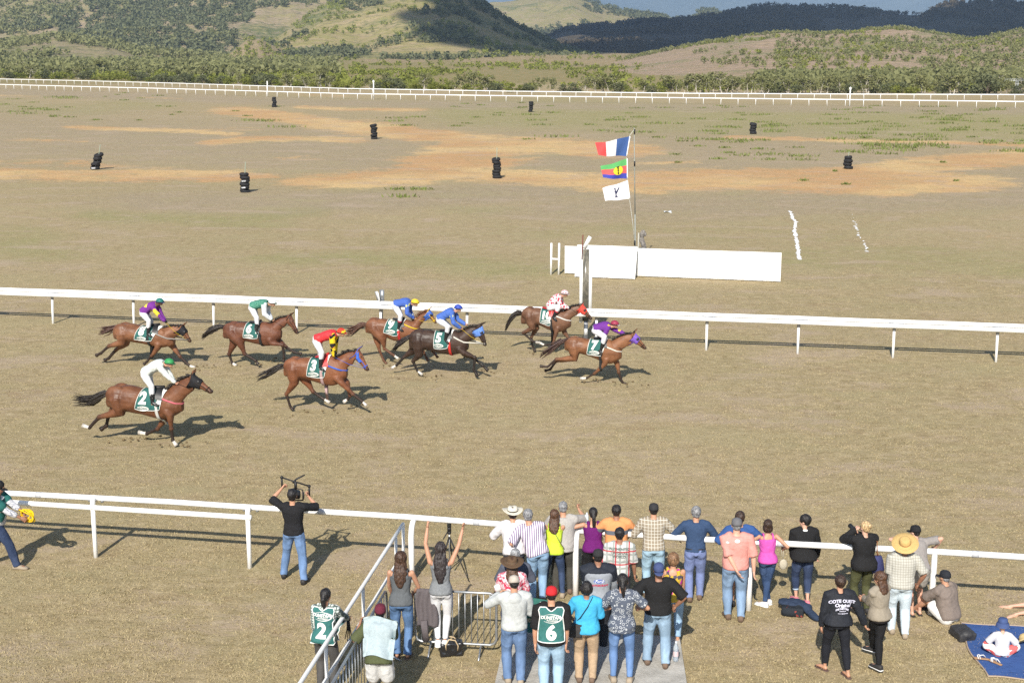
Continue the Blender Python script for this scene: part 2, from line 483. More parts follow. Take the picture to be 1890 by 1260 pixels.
def build_ground():
    ds = [-80, -30, 0, 6, 10]; d = 13.0
    while d < 11000: ds.append(d); d *= 1.0175
    ds = np.array(ds); nc = 280
    t = np.linspace(-1, 1, nc)
    D, T = np.meshgrid(ds, t, indexing='ij')
    X = T * (45 + .62 * np.maximum(D, 0)); P = np.stack([X.ravel(), D.ravel(), np.zeros(D.size)], 1)
    px, py = proj_px(P)
    vis = (P[:, 1] > 13) & (P[:, 1] < 700)
    so = np.where(vis, paint(px, py, SOIL), 0); gr = np.where(vis, paint(px, py, GREEN), 0); li = np.where(vis, paint(px, py, LILAC), 0)
    far = np.clip((P[:, 1] - 330) / 60, 0, 1)
    i = np.arange(len(ds) - 1)[:, None] * nc + np.arange(nc - 1)[None]
    i = i.ravel(); F = np.stack([i, i + 1, i + nc + 1, i + nc], 1)
    N = NT('dry_grass'); p = N.geo()
    at = N.n('ShaderNodeVertexColor', layer_name='cover'); s = N.n('ShaderNodeSeparateColor'); N.l(at.outputs[0], s.inputs[0])
    big = N.noise(p, .045, 5, .6); mid = N.noise(p, .35, 5, .62); sml = N.noise(p, 2.6, 5, .66); fine = N.noise(p, 14, 4, .7); hair = N.noise(p, 46, 3, .7)
    base = N.mix(N.ramp(sml, .3, .7), (.285, .222, .122), (.40, .318, .185))
    base = N.mix(N.ramp(mid, .38, .68, 0, .75), base, (.32, .262, .145))
    base = N.mix(N.ramp(big, .42, .66, 0, .55), base, (.40, .315, .195))
    gmask = N.ramp(N.math('ADD', N.math('MULTIPLY', s.outputs[1], .8), N.math('MULTIPLY', N.math('ADD', mid, sml), .52)), .66, 1.02)
    base = N.mix(N.math('MULTIPLY', gmask, .85), base, (.275, .258, .115))
    lm = N.ramp(N.math('ADD', N.math('MULTIPLY', s.outputs[2], .6), N.math('MULTIPLY', mid, .5)), .35, .85)
    base = N.mix(N.math('MULTIPLY', lm, .75), base, (.315, .255, .185))
    tex = N.noise(N.scale(p, (.5, 1.0, 1.0)), 2.4, 7, .82, .3)
    sm = N.ramp(N.math('ADD', s.outputs[0], N.math('MULTIPLY', N.math('SUBTRACT', N.math('ADD', N.math('MULTIPLY', mid, .75), N.math('MULTIPLY', tex, .85)), .80), 1.7)), .40, .66)
    soil = N.mix(N.ramp(N.noise(p, .07, 4, .6), .38, .62), (.52, .300, .142), (.63, .435, .21))
    soil = N.mix(N.ramp(sml, .45, .75, 0, .35), soil, (.36, .25, .13))
    base = N.mix(sm, base, soil)
    # worn brown scuffs on the course
    wn_ = N.ramp(N.noise(p, .75, 6, .7, .6), .565, .68, 0, .7)
    base = N.mix(wn_, base, (.285, .205, .122))
    tex = N.noise(N.scale(p, (.55, 1.0, 1.0)), 3.6, 7, .84, .3); hue = N.noise(N.scale(p, (.5, 1, 1)), 1.15, 6, .8)
    base = N.mix(N.ramp(tex, .50, .64, 0, .62), base, (.20, .158, .082)); base = N.mix(N.ramp(tex, .48, .36, 0, .55), base, (.52, .43, .275))
    hu2 = N.noise(N.scale(p, (.5, 1, 1)), .34, 6, .72, .4); base = N.mix(N.ramp(hu2, .51, .64, 0, .5), base, (.345, .296, .168)); base = N.mix(N.ramp(hu2, .48, .36, 0, .55), base, (.415, .325, .245))
    base = N.mix(N.ramp(hue, .52, .66, 0, .6), base, (.325, .276, .148)); base = N.mix(N.ramp(hue, .46, .34, 0, .55), base, (.40, .305, .215))
    # tufts: dead dark stems, pale straw
    base = N.mix(N.ramp(fine, .53, .70, 0, .60), base, (.185, .150, .068))
    base = N.mix(N.ramp(fine, .44, .28, 0, .5), base, (.50, .41, .255))
    base = N.mix(N.ramp(hair, .55, .75, 0, .45), base, (.16, .125, .06))
    base = N.mix(N.ramp(hair, .43, .25, 0, .45), base, (.46, .37, .22))
    base = N.mix(N.ramp(at.outputs[1], 0, 1), base, N.mix(N.ramp(mid, .4, .65), (.30, .225, .115), (.16, .17, .065)))
    h = N.math('ADD', N.math('MULTIPLY', fine, 1.0), N.math('MULTIPLY', hair, .5))
    N.bump(h, .55, .06)
    m = N.fin(base, .95, .08)
    me = big_mesh('ground', P, F, m, attrs={'cover': np.stack([so, gr, li, far], 1)})
    tag(me, kind='structure')
build_ground()

# ------------------------------------------------------------------ foliage materials
def leaf_mat(name, a, b, c, sc=.35):
    N = NT(name); p = N.geo()
    oi = N.n('ShaderNodeObjectInfo').outputs['Random']
    col = N.mix(N.ramp(N.noise(p, sc, 3, .6), .3, .7), a, b)
    col = N.mix(N.ramp(N.noise(p, sc * 7, 3, .6), .55, .8, 0, .8), col, c)
    col = N.mix(N.math('MULTIPLY', oi, .5), col, b)
    m = N.fin(col, .65, .25)
    tr = N.n('ShaderNodeBsdfTranslucent'); N.l(col, tr.inputs[0]); ms = N.n('ShaderNodeMixShader'); ms.inputs[0].default_value = .35
    N.l(N.b.outputs[0], ms.inputs[1]); N.l(tr.outputs[0], ms.inputs[2]); N.l(ms.outputs[0], N.out.inputs[0])
    return m
LEAF_G = leaf_mat('grey_green_leaves', (.18, .19, .072), (.255, .255, .11), (.33, .315, .16))
LEAF_B = leaf_mat('bright_leaves', (.18, .21, .036), (.255, .27, .055), (.33, .33, .10))
LEAF_D = leaf_mat('dark_leaves', (.115, .128, .062), (.17, .182, .088), (.235, .235, .12))
LEAF_R = leaf_mat('shade_dark_russet_scrub', (.085, .066, .040), (.12, .095, .058), (.155, .135, .085))  # russet scrub, its tone also lowered for the cloud-shaded ridge
LEAF_W = leaf_mat('weed_leaves', (.165, .21, .05), (.23, .255, .08), (.30, .30, .13), 1.5)
BARK = plain((.50, .46, .40), .9, .1, var=.35, sc=3, name='pale_bark')
BARKD = plain((.17, .14, .11), .9, .1, var=.3, sc=3, name='brown_bark')

# ------------------------------------------------------------------ hills
def crest_z(pts, dist, cols):
    xs = [p[0] for p in pts]; ys = [p[1] for p in pts]
    py = np.interp(cols, xs, ys)
    b = -(py - 630) / FOC
    return CAM_H + dist * (-_st + b * _ct) / (_ct + b * _st)
HILLS = {}
def hill(name, pts, dc, db, mat, spur=1.0, step=7, seed=0.0, pw=1.25, sc=1.0, label=None, rows=46):
    x0, x1 = pts[0][0], pts[-1][0]
    cols = np.arange(x0, x1 + 1, step, dtype=float); zc = crest_z(pts, dc, cols)
    zc = zc + (fbm(np.stack([cols * .05, cols * 0 + seed, cols * 0], 1), 4) - .5) * .10 * np.maximum(zc, 4)
    ts = np.concatenate([np.linspace(0, 1, rows), 1 + np.linspace(.03, .55, 10)])
    def Z(c, t):
        z0 = np.interp(c, cols, zc)
        d = db + t * (dc - db); X = (c - 945) * .979 * d / FOC
        s = np.where(t < 1, np.clip(t, 0, 1) ** pw * (1.15 - .15 * t), 1 - ((t - 1) / .55) ** 1.5 * 1.1)
        q = np.stack([X / (130 * sc), d / (260 * sc), X * 0 + seed], 1)
        rg = 1 - np.abs(2 * fbm(q, 4) - 1) * 2.2
        env = np.clip(t * 1.4, 0, 1) * np.clip((1.02 - t) * 2.6, 0, 1)
        z = z0 * s + rg * spur * env * np.maximum(z0, 8) * .32 - .9
        return X, d, z
    C, T = np.meshgrid(cols, ts); X, d, z = Z(C.ravel(), T.ravel())
    nc = len(cols); i = (np.arange(len(ts) - 1)[:, None] * nc + np.arange(nc - 1)[None]).ravel()
    o = big_mesh('hill', np.stack([X, d, z], 1), np.stack([i, i + 1, i + nc + 1, i + nc], 1), mat)
    tag(o, kind='structure'); HILLS[name] = (Z, x0, x1)
    return o
def hill_mat(name, grass, grass2, green, gs=.012, gthr=.5, earth=(.42, .30, .19)):
    N = NT(name); p = N.geo()
    a = N.noise(p, gs, 6, .62, .4); b = N.noise(p, gs * 6, 5, .65); c = N.noise(p, gs * 22, 4, .65)
    col = N.mix(N.ramp(b, .35, .65), grass, grass2)
    col = N.mix(N.ramp(N.math('ADD', a, N.math('MULTIPLY', N.math('SUBTRACT', c, .5), .45)), gthr - .05, gthr + .12), col, green)
    col = N.mix(N.ramp(N.noise(p, gs * 2.5, 5, .7), .62, .70, 0, .7), col, earth)
    col = N.mix(N.ramp(c, .5, .72, 0, .45), col, tuple(x * .55 for x in green))
    N.bump(N.math('ADD', b, N.math('MULTIPLY', c, .4)), .5, 9.0)
    return N.fin(col, .95, .05)
HM_A = hill_mat('green_hillside', (.31, .245, .165), (.27, .235, .11), (.125, .14, .06), .008, .54)
HM_A2 = hill_mat('lit_hillside', (.34, .27, .155), (.28, .25, .095), (.14, .155, .06), .010, .55)
HM_C = hill_mat('shade_darkened_hillside', (.125, .095, .068), (.105, .085, .056), (.075, .062, .04), .008, .50, (.20, .165, .125))  # grass colours darkened to deepen the cloud's shade on this ridge
HM_D = hill_mat('scrub_hillside', (.36, .27, .20), (.33, .25, .165), (.21, .21, .10), .02, .54)
HM_E = hill_mat('bare_slope', (.34, .265, .155), (.29, .225, .125), (.18, .175, .075), .012, .62)
HM_F = hill_mat('far_range', (.085, .10, .075), (.075, .09, .06), (.055, .07, .045), .0012, .5, (.12, .115, .09))
hill('far', [(300, 60), (700, 20), (860, 2), (1000, -8), (1200, -13), (1450, -11), (1700, -15), (1900, -12), (2300, 20), (2700, 70)], 12500, 10300, HM_F, .8, 14, 3.3, sc=6)
hill('behind', [(780, 60), (860, 18), (905, 4), (960, 0), (1020, -4), (1080, 0), (1110, 12), (1160, 22), (1230, 33), (1260, 37), (1300, 17), (1335, 28), (1400, 60), (1480, 95)], 3300, 2650, HM_A2, .7, 6, 9.1, sc=1.6)
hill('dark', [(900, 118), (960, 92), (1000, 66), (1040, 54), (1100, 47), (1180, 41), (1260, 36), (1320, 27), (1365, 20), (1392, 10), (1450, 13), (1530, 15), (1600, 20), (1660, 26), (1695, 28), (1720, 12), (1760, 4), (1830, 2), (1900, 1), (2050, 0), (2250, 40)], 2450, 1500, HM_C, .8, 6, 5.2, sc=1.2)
hill('left', [(-420, 40), (-250, -30), (0, -55), (200, -70), (420, -60), (600, -50), (760, -20), (900, 30), (960, 70), (1020, 108)], 2050, 1080, HM_A, 1.0, 7, 1.7)
hill('spur', [(380, 112), (440, 92), (490, 66), (540, 38), (600, 8), (650, -8), (720, -20), (800, -18), (860, -6), (905, 14), (945, 42), (985, 62), (1030, 84), (1090, 106)], 1500, 900, HM_A2, .8, 6, 7.7, sc=.8)
hill('low', [(400, 112), (430, 92), (455, 72), (480, 70), (505, 82), (540, 98), (580, 112)], 1050, 800, HM_E, .5, 5, 2.2, sc=.6)
hill('knoll', [(-420, 95), (-200, 82), (0, 78), (100, 66), (200, 76), (260, 92), (360, 100), (430, 112)], 1000, 700, HM_A, .7, 6, 4.4, sc=.7)
hill('slope', [(430, 124), (500, 112), (560, 103), (640, 103), (720, 100), (820, 103), (900, 96), (980, 92), (1060, 94), (1160, 96), (1250, 98), (1350, 106), (1500, 118)], 1150, 560, HM_E, .35, 6, 6.1, sc=.7, pw=1.0)
hill('right', [(1130, 112), (1200, 97), (1260, 84), (1330, 72), (1385, 62), (1440, 60), (1500, 61), (1560, 60), (1600, 55), (1635, 51), (1680, 53), (1720, 60), (1790, 71), (1840, 62), (1890, 53), (1960, 46), (2100, 50), (2300, 90)], 900, 420, HM_D, .8, 5, 8.4, sc=.5, pw=.95)

# ------------------------------------------------------------------ far woods and scrub: nobody could count them
_bm = bmesh.new(); bmesh.ops.create_icosphere(_bm, subdivisions=1, radius=1.0)
ICO_V = np.array([v.co[:] for v in _bm.verts]); ICO_F = np.array([[v.index for v in f.verts] for f in _bm.faces]); _bm.free()
def belt_row(px): return np.interp(px, [-60, 0, 150, 300, 640, 945, 1270, 1890, 1960], [142, 145, 148, 153, 166.5, 171, 173.2, 174.2, 174.2])
def clumps(name, pos, size, mat, seed, zs=.8, parts=26):
    """each clump is a ragged heap of leaf-spray faces"""
    r = np.random.default_rng(seed); n = len(pos) * parts
    p = np.repeat(pos, parts, 0); s = np.repeat(size, parts)
    d = r.normal(0, 1, (n, 3)); d /= np.linalg.norm(d, axis=1, keepdims=True); rad = r.random((n, 1)) ** .5
    off = d * rad * s[:, None] * np.array([.95, .95, zs]); off[:, 2] += s * .75
    c = p + off; a = r.normal(0, 1, (n, 3)); a /= np.linalg.norm(a, axis=1, keepdims=True)
    b = np.cross(a, r.normal(0, 1, (n, 3))); b /= np.linalg.norm(b, axis=1, keepdims=True); q = (s * r.uniform(.16, .42, n))[:, None]
    v = np.stack([c - a * q, c + b * q * .8, c + a * q, c - b * q * .8], 1)
    o = big_mesh(name, v.reshape(-1, 3), np.arange(n * 4).reshape(-1, 4), mat, smooth=False)
    return tag(o, kind='stuff')
def wood(hname, n, thr, sc, size, mat, seed, x0=None, x1=None, t0=0.0, t1=1.02, name='woodland', bias=None):
    Z, a, b = HILLS[hname]; r = np.random.default_rng(seed)
    c = r.uniform(x0 if x0 is not None else a, x1 if x1 is not None else b, n * 6); t = t0 + (t1 - t0) * r.random(n * 6)
    X, d, z = Z(c, t)
    m = fbm(np.stack([X / sc, d / sc, X * 0 + seed], 1), 4)
    if bias: m = m + bias(c, t)
    k = np.where(m > thr)[0][:n]
    return clumps(name, np.stack([X, d, z], 1)[k], r.uniform(*size, len(k)), mat, seed)
def flat_wood(n, x0, x1, y0, y1, thr, sc, size, mat, seed, name='scrub'):
    r = np.random.default_rng(seed); c = r.uniform(x0, x1, n * 6); py = r.uniform(y0, y1, n * 6)
    d = CAM_H / np.tan(PITCH + np.arctan((py - 630) / FOC)); X = (c - 945) * .979 * d / FOC
    m = fbm(np.stack([X / sc, d / sc, X * 0 + seed], 1), 4); k = np.where((m > thr) & (py < belt_row(c) - 2.5))[0][:n]
    return clumps(name, np.stack([X, d, d * 0], 1)[k], r.uniform(*size, len(k)), mat, seed)
wood('left', 4000, .575, 170, (2.2, 4.6), LEAF_D, 21, x0=-60, x1=640, bias=lambda c, t: .17 * np.exp(-((c - 330) / 150) ** 2) - .10 * (c < 160))
wood('left', 1300, .56, 120, (2.0, 4.2), LEAF_G, 22, x0=-60, x1=760)
wood('spur', 1100, .55, 60, (1.6, 4.2), LEAF_D, 23, bias=lambda c, t: .07 * (c > 790) - .03)
wood('spur', 900, .52, 40, (1.2, 2.6), LEAF_B, 24)
wood('behind', 1500, .52, 200, (3.5, 7.5), LEAF_D, 25)
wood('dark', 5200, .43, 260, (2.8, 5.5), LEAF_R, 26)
wood('knoll', 1500, .48, 70, (1.5, 3.4), LEAF_G, 27)
wood('low', 90, .5, 50, (1.2, 2.4), LEAF_B, 28)
wood('slope', 380, .57, 45, (.7, 1.7), LEAF_B, 29, t0=.1)
RB = lambda c, t: -.2 * (c < 1430) * (t < .62) + .05 * (c > 1450) * (t < .35)
wood('right', 2300, .555, 38, (.7, 1.6), LEAF_G, 30, bias=RB)
wood('right', 1100, .55, 24, (.6, 1.3), LEAF_B, 31, bias=RB)
flat_wood(2600, -80, 620, 112, 143, .38, 60, (1.1, 2.6), LEAF_G, 41)
flat_wood(500, 560, 1300, 120, 158, .54, 30, (.6, 1.5), LEAF_B, 42)
flat_wood(1100, 1400, 1960, 136, 164, .46, 40, (.9, 2.1), LEAF_G, 43)
flat_wood(420, -80, 640, 138, 172, .42, 30, (.8, 1.6), LEAF_B, 44)
flat_wood(420, 640, 1960, 150, 172, .47, 22, (.5, 1.0), LEAF_B, 45)

# ------------------------------------------------------------------ trees and shrubs standing just beyond the far rail
def leaves(cent, n, spread, size, r):
    c = np.asarray(cent); k = r.integers(0, len(c), n)
    p = c[k] + r.normal(0, 1, (n, 3)) * np.asarray(spread)
    a = r.normal(0, 1, (n, 3)); a /= np.linalg.norm(a, axis=1, keepdims=True)
    b = np.cross(a, r.normal(0, 1, (n, 3))); b /= np.linalg.norm(b, axis=1, keepdims=True)
    s = r.uniform(.6, 1.3, (n, 1)) * size
    v = np.stack([p - a * s, p + b * s * .6, p + a * s, p - b * s * .6], 1).reshape(-1, 3)
    return v, np.arange(n * 4).reshape(-1, 4)
def tree_meshes(kind, seed):
    r = np.random.default_rng(seed); h = 1.0; tr = MB(); cent = []
    if kind == 'paperbark':
        nst = int(r.integers(2, 5))
        for s in range(nst):
            b = V(r.normal(0, .10), r.normal(0, .10), -.05); q = b.copy(); pts = [b]
            dr = V(r.normal(0, .22), r.normal(0, .22), 1)
            for i in range(5): q = q + dr * .17 + V(*r.normal(0, .025, 2), 0); pts.append(q.copy())
            tr.tube(pts, [.030, .026, .022, .017, .012, .006], 6)
            for i in range(2, 6):
                for w in range(2):
                    e = pts[i] + V(*r.normal(0, .17, 2), r.uniform(.02, .16)); tr.tube([pts[i], (pts[i] + e) / 2 + V(0, 0, .02), e], [.011, .008, .004], 5)
                    cent.append(e); 
            cent.append(pts[-1])
        v, f = leaves(cent, 620, (.075, .075, .06), .055, r); lm, bk = LEAF_G, BARK
    else:
        b = V(0, 0, -.05); pts = [b, V(.02, 0, .15), V(r.normal(0, .05), r.normal(0, .05), .4)]
        tr.tube(pts, [.045, .035, .02], 6)
        for i in range(11):
            a = 2 * math.pi * i / 11 + r.normal(0, .3); rr = r.uniform(.15, .46); e = V(rr * math.cos(a), rr * math.sin(a), r.uniform(.18, .9) - rr * .25)
            tr.tube([pts[1], (pts[1] + e) / 2 + V(0, 0, .05), e], [.018, .012, .005], 5); cent.append(e)
        cent.append(V(0, 0, .75))
        v, f = leaves(cent, 760, (.12, .12, .10), .06, r); v[:, 2] = np.abs(v[:, 2]); lm, bk = (LEAF_B if kind == 'shrub' else LEAF_D), BARKD
    me = bpy.data.meshes.new('trunk'); me.from_pydata(tr.v, [], tr.f); me.materials.append(bk)
    o = big_mesh('crown', v, f, lm, smooth=False); cm = o.data; bpy.data.objects.remove(o)
    return me, cm
PROTO = {k: [tree_meshes(k, 100 + 10 * j + i) for i in range(n)] for j, (k, n) in enumerate((('paperbark', 6), ('shrub', 4), ('bushy', 4)))}
LBL = {'paperbark': ('paperbark_tree', 'slim grey-green tree with pale bare trunks behind the far white rail', 'tree', 'pale-trunked trees behind the far rail'),
       'shrub': ('shrub', 'low bright green shrub growing behind the far white rail', 'shrub', 'green shrubs behind the far rail'),
       'bushy': ('bushy_tree', 'dense dark green bushy tree behind the far white rail', 'tree', 'dark bushy trees behind the far rail')}
def plant(kind, px, py, hpx, wide=1.0):
    p = G(px, py); h = hpx * p.y / FOC; n, lb, ct, gp = LBL[kind]
    t = thing(n, lb, ct, p, random.uniform(0, 6.28), gp); t.scale = (h * wide, h * wide, h)
    tm, cm = random.choice(PROTO[kind])
    for nm, me in (('trunk', tm), ('crown', cm)):
        o = bpy.data.objects.new(nm, me); COL.objects.link(o); o.parent = t
    return t
x = -30.0
while x < 1925:      # front row
    wooded = x > 840
    k = random.choices(['paperbark', 'shrub', 'bushy'], (6, 2, 2) if wooded else ((2, 5, 4) if x < 600 else (2, 6, 1)))[0]
    hp = {'paperbark': random.uniform(20, 38), 'shrub': random.uniform(10, 19), 'bushy': random.uniform(15, 24)}[k]
    if x < 420: hp *= .8
    plant(k, x, belt_row(x) - random.uniform(0, 2.0), hp, random.uniform(.85, 1.25) if k == 'paperbark' else random.uniform(1.2, 1.9))
    x += random.uniform(11, 20) * (1.25 if 620 < x < 1180 else 1)
x = -30.0
while x < 1925:      # second row, deeper
    k = random.choices(['paperbark', 'shrub', 'bushy'], (5, 3, 2) if x > 1150 or x < 500 else (2, 6, 1))[0]
    hp = {'paperbark': random.uniform(17, 32), 'shrub': random.uniform(9, 15), 'bushy': random.uniform(13, 20)}[k]
    if 620 < x < 1180 and random.random() < .5: x += 20; continue
    plant(k, x, belt_row(x) - random.uniform(3.5, 8), hp, random.uniform(.9, 1.4) if k == 'paperbark' else random.uniform(1.2, 1.9))
    x += random.uniform(18, 34)
t = plant('bushy', 1822, 174.5, 40, 1.25); t['label'] = 'largest rounded dark green tree at the right end of the belt'; t['group'] = 'dark bushy trees behind the far rail'

# ------------------------------------------------------------------ weeds on the infield
def build_weeds():
    r = np.random.default_rng(5); spots = []
    def scat(n, x0, x1, y0, y1, s): spots.extend((r.uniform(x0, x1), r.uniform(y0, y1), r.uniform(*s)) for _ in range(n))
    scat(90, 960, 1890, 196, 262, (.5, 1.5)); scat(34, 1560, 1890, 225, 285, (.6, 1.7)); scat(12, 0, 140, 178, 222, (.6, 1.6)); scat(10, 1200, 1500, 270, 300, (.4, .9)); scat(16, 700, 1000, 190, 240, (.4, 1.2))
    scat(18, 0, 640, 165, 235, (.3, .9)); scat(6, 1250, 1890, 300, 350, (.12, .4))
    for a in [(108, 180, 2.2), (120, 182, 2), (470, 223, 1.6), (490, 224, 1.8), (525, 235, 1.6), (745, 364, .7), (735, 350, .5), (780, 350, .6), (1640, 270, 2.2), (1620, 268, 2), (1665, 272, 2), (1720, 268, 1.8), (1700, 270, 1.6), (1510, 230, 2), (1478, 289, 1.1), (1430, 285, 1), (1360, 263, 1.2)]: spots.append(a)
    vs = []
    for px, py, s in spots:
        c = np.array(G(px, py)); n = int(20 + 22 * s)
        for _ in range(n):
            a = r.uniform(0, 6.28); q = c + V(r.normal(0, .45 * s * 1.6), r.normal(0, .5 * s), 0); hh = r.uniform(.10, .28) * (.6 + .4 * s); w = r.uniform(.04, .09)
            dx, dy = math.cos(a), math.sin(a); ln = r.normal(0, .10, 2)
            vs += [q + V(-dx * w, -dy * w, 0), q + V(dx * w, dy * w, 0), q + V(ln[0] + dx * w * .4, ln[1] + dy * w * .4, hh), q + V(ln[0] - dx * w * .4, ln[1] - dy * w * .4, hh * .9)]
    o = big_mesh('weeds', np.array(vs), np.arange(len(vs)).reshape(-1, 4), LEAF_W, smooth=False); tag(o, kind='stuff')
build_weeds()

# short dead grass standing on the near ground
def build_turf():
    r = np.random.default_rng(8); n = 330000
    d = 16.5 / (1 - r.random(n) * (1 - 16.5 / 62.0)); X = (r.random(n) - .5) * 2 * (d * .375 + .6)
    keep = fbm(np.stack([X * 1.4, d * 1.4, X * 0], 1), 3) + .5 * r.random(n) > .60
    X, d = X[keep], d[keep]; n = len(d); a = r.uniform(0, 6.28, n); w = r.uniform(.003, .008, n) * (1 + d / 45); h = r.uniform(.012, .034, n); lx, ly = r.normal(0, .022, (2, n))
    z = np.zeros(n)
    v = np.stack([np.stack([X - np.cos(a) * w, d - np.sin(a) * w, z], 1), np.stack([X + np.cos(a) * w, d + np.sin(a) * w, z], 1), np.stack([X + lx, d + ly, h], 1)], 1).reshape(-1, 3)
    N = NT('grass_blades'); p = N.geo()
    c = N.mix(N.ramp(N.noise(p, 3.0, 4, .7), .35, .65), (.36, .29, .165), (.27, .225, .115)); c = N.mix(N.ramp(N.noise(p, 60, 3, .7), .42, .7), c, (.44, .36, .22))
    o = big_mesh('grass', v, np.arange(n * 3).reshape(-1, 3), N.fin(c, .9, .1), smooth=False); tag(o, kind='stuff')
build_turf()

# ------------------------------------------------------------------ cloud whose shadow lies on the dark ridge
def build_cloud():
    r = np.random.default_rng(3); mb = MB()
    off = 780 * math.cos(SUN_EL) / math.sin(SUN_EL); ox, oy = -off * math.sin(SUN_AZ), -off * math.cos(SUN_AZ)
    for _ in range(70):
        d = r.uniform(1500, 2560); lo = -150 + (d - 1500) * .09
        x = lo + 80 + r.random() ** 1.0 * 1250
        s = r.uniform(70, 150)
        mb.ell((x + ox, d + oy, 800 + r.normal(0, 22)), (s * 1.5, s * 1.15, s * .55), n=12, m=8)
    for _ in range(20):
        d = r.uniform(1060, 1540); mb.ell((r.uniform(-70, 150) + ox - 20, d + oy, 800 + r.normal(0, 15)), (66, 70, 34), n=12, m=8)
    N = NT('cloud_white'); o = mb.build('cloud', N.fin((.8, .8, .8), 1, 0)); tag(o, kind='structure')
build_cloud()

# ------------------------------------------------------------------ the air
def build_haze():
    mb = MB(); mb.box((0, 7700, 232), (22000, 16400, 590))
    m = bpy.data.materials.new('haze'); m.use_nodes = True; t = m.node_tree; t.nodes.clear()
    o_ = t.nodes.new('ShaderNodeOutputMaterial'); v = t.nodes.new('ShaderNodeVolumePrincipled')
    v.inputs['Color'].default_value = (.52, .72, 1.0, 1); v.inputs['Density'].default_value = .00010; v.inputs['Anisotropy'].default_value = 0.0
    t.links.new(v.outputs[0], o_.inputs['Volume'])
    o = mb.build('haze', m, smooth=False); tag(o, kind='stuff')
build_haze()
# ------------------------------------------------------------------ running rails
WHITE = plain((.80, .80, .79), .45, .4, var=.05, sc=1.5, name='white_plastic')
WHITEP = plain((.78, .78, .76), .7, .25, var=.10, sc=2.0, name='white_paint')
GALV = plain((.42, .44, .46), .42, .5, metal=.75, var=.15, sc=12, name='galvanised_steel')
GREYM = plain((.30, .31, .33), .5, .4, metal=.4, var=.2, name='grey_metal')
BLACK = plain((.018, .018, .02), .55, .35, var=.2, name='black_plastic')
RUBBER = plain((.022, .022, .024), .75, .3, var=.4, sc=5, name='old_rubber', bump=.4)
def V3(p): return np.array(p, float)
def smooth_line(pts, step):
    pts = [V3(p) for p in pts]; out = [pts[0]]
    for a, b in zip(pts[:-1], pts[1:]):
        n = max(1, int(np.linalg.norm(b - a) / step))
        out += [a + (b - a) * (i + 1) / n for i in range(n)]
    return out

# inner rail of the home straight: two rounded strips on a row of posts
def home_rail():
    t = thing('running_rail', 'long white double-strip running rail with bolted posts behind the galloping horses', 'rail', G(945, 632))
    o = V3(t.location)
    A, B = V3(G(98, 597)), V3(G(1838, 668)); d = _n(B - A); nrm = V3(TN)
    L = np.linalg.norm(B - A); s0, s1 = -5.0, L + 5.0
    for dz, dy in ((1.03, -.07), (1.14, .085)):
        mb = MB(); mb.tube([A + d * s - o + V(0, 0, dz + .004 * math.sin(s * 1.3)) + nrm * dy for s in np.linspace(s0, s1, 40)], [(.042, .070)] * 40, 10, up=(0, 0, 1))
        mb.build('rail_strip', WHITE, t)
    pxs = [(98, 597), (247, 603.2), (395, 609), (548, 615.3), (703, 621.5), (862, 628), (1100, 638), (1303, 647.5), (1472, 653), (1648, 661), (1838, 668)]
    S = [np.dot(V3(G(*q)) - A, d) for q in pxs]; S = [S[0] - 2.8] + S + [S[-1] + 2.9]
    for i, s in enumerate(S):
        b = A + d * s - o; mb = MB()
        tilt = nrm * .05
        mb.tube([b - V(0, 0, .1), b + V(0, 0, .5) + tilt * .5, b + V(0, 0, .86) + tilt], [.042, .042, .042], 10)
        p = mb.build('post', WHITE, t)
        k = MB(); k.tube([b + V(0, 0, .85) + tilt, b + V(0, 0, 1.06) + tilt], [.052, .052], 10); k.box(b + V(0, 0, 1.085), (.34, .12, .04), Matrix.Rotation(TANG, 3, 'Z'))
        k.ell(b + d * .22 + V(0, 0, 1.10) - nrm * .02, (.05, .03, .02)); k.build('bracket', GREYM, p)
home_rail()

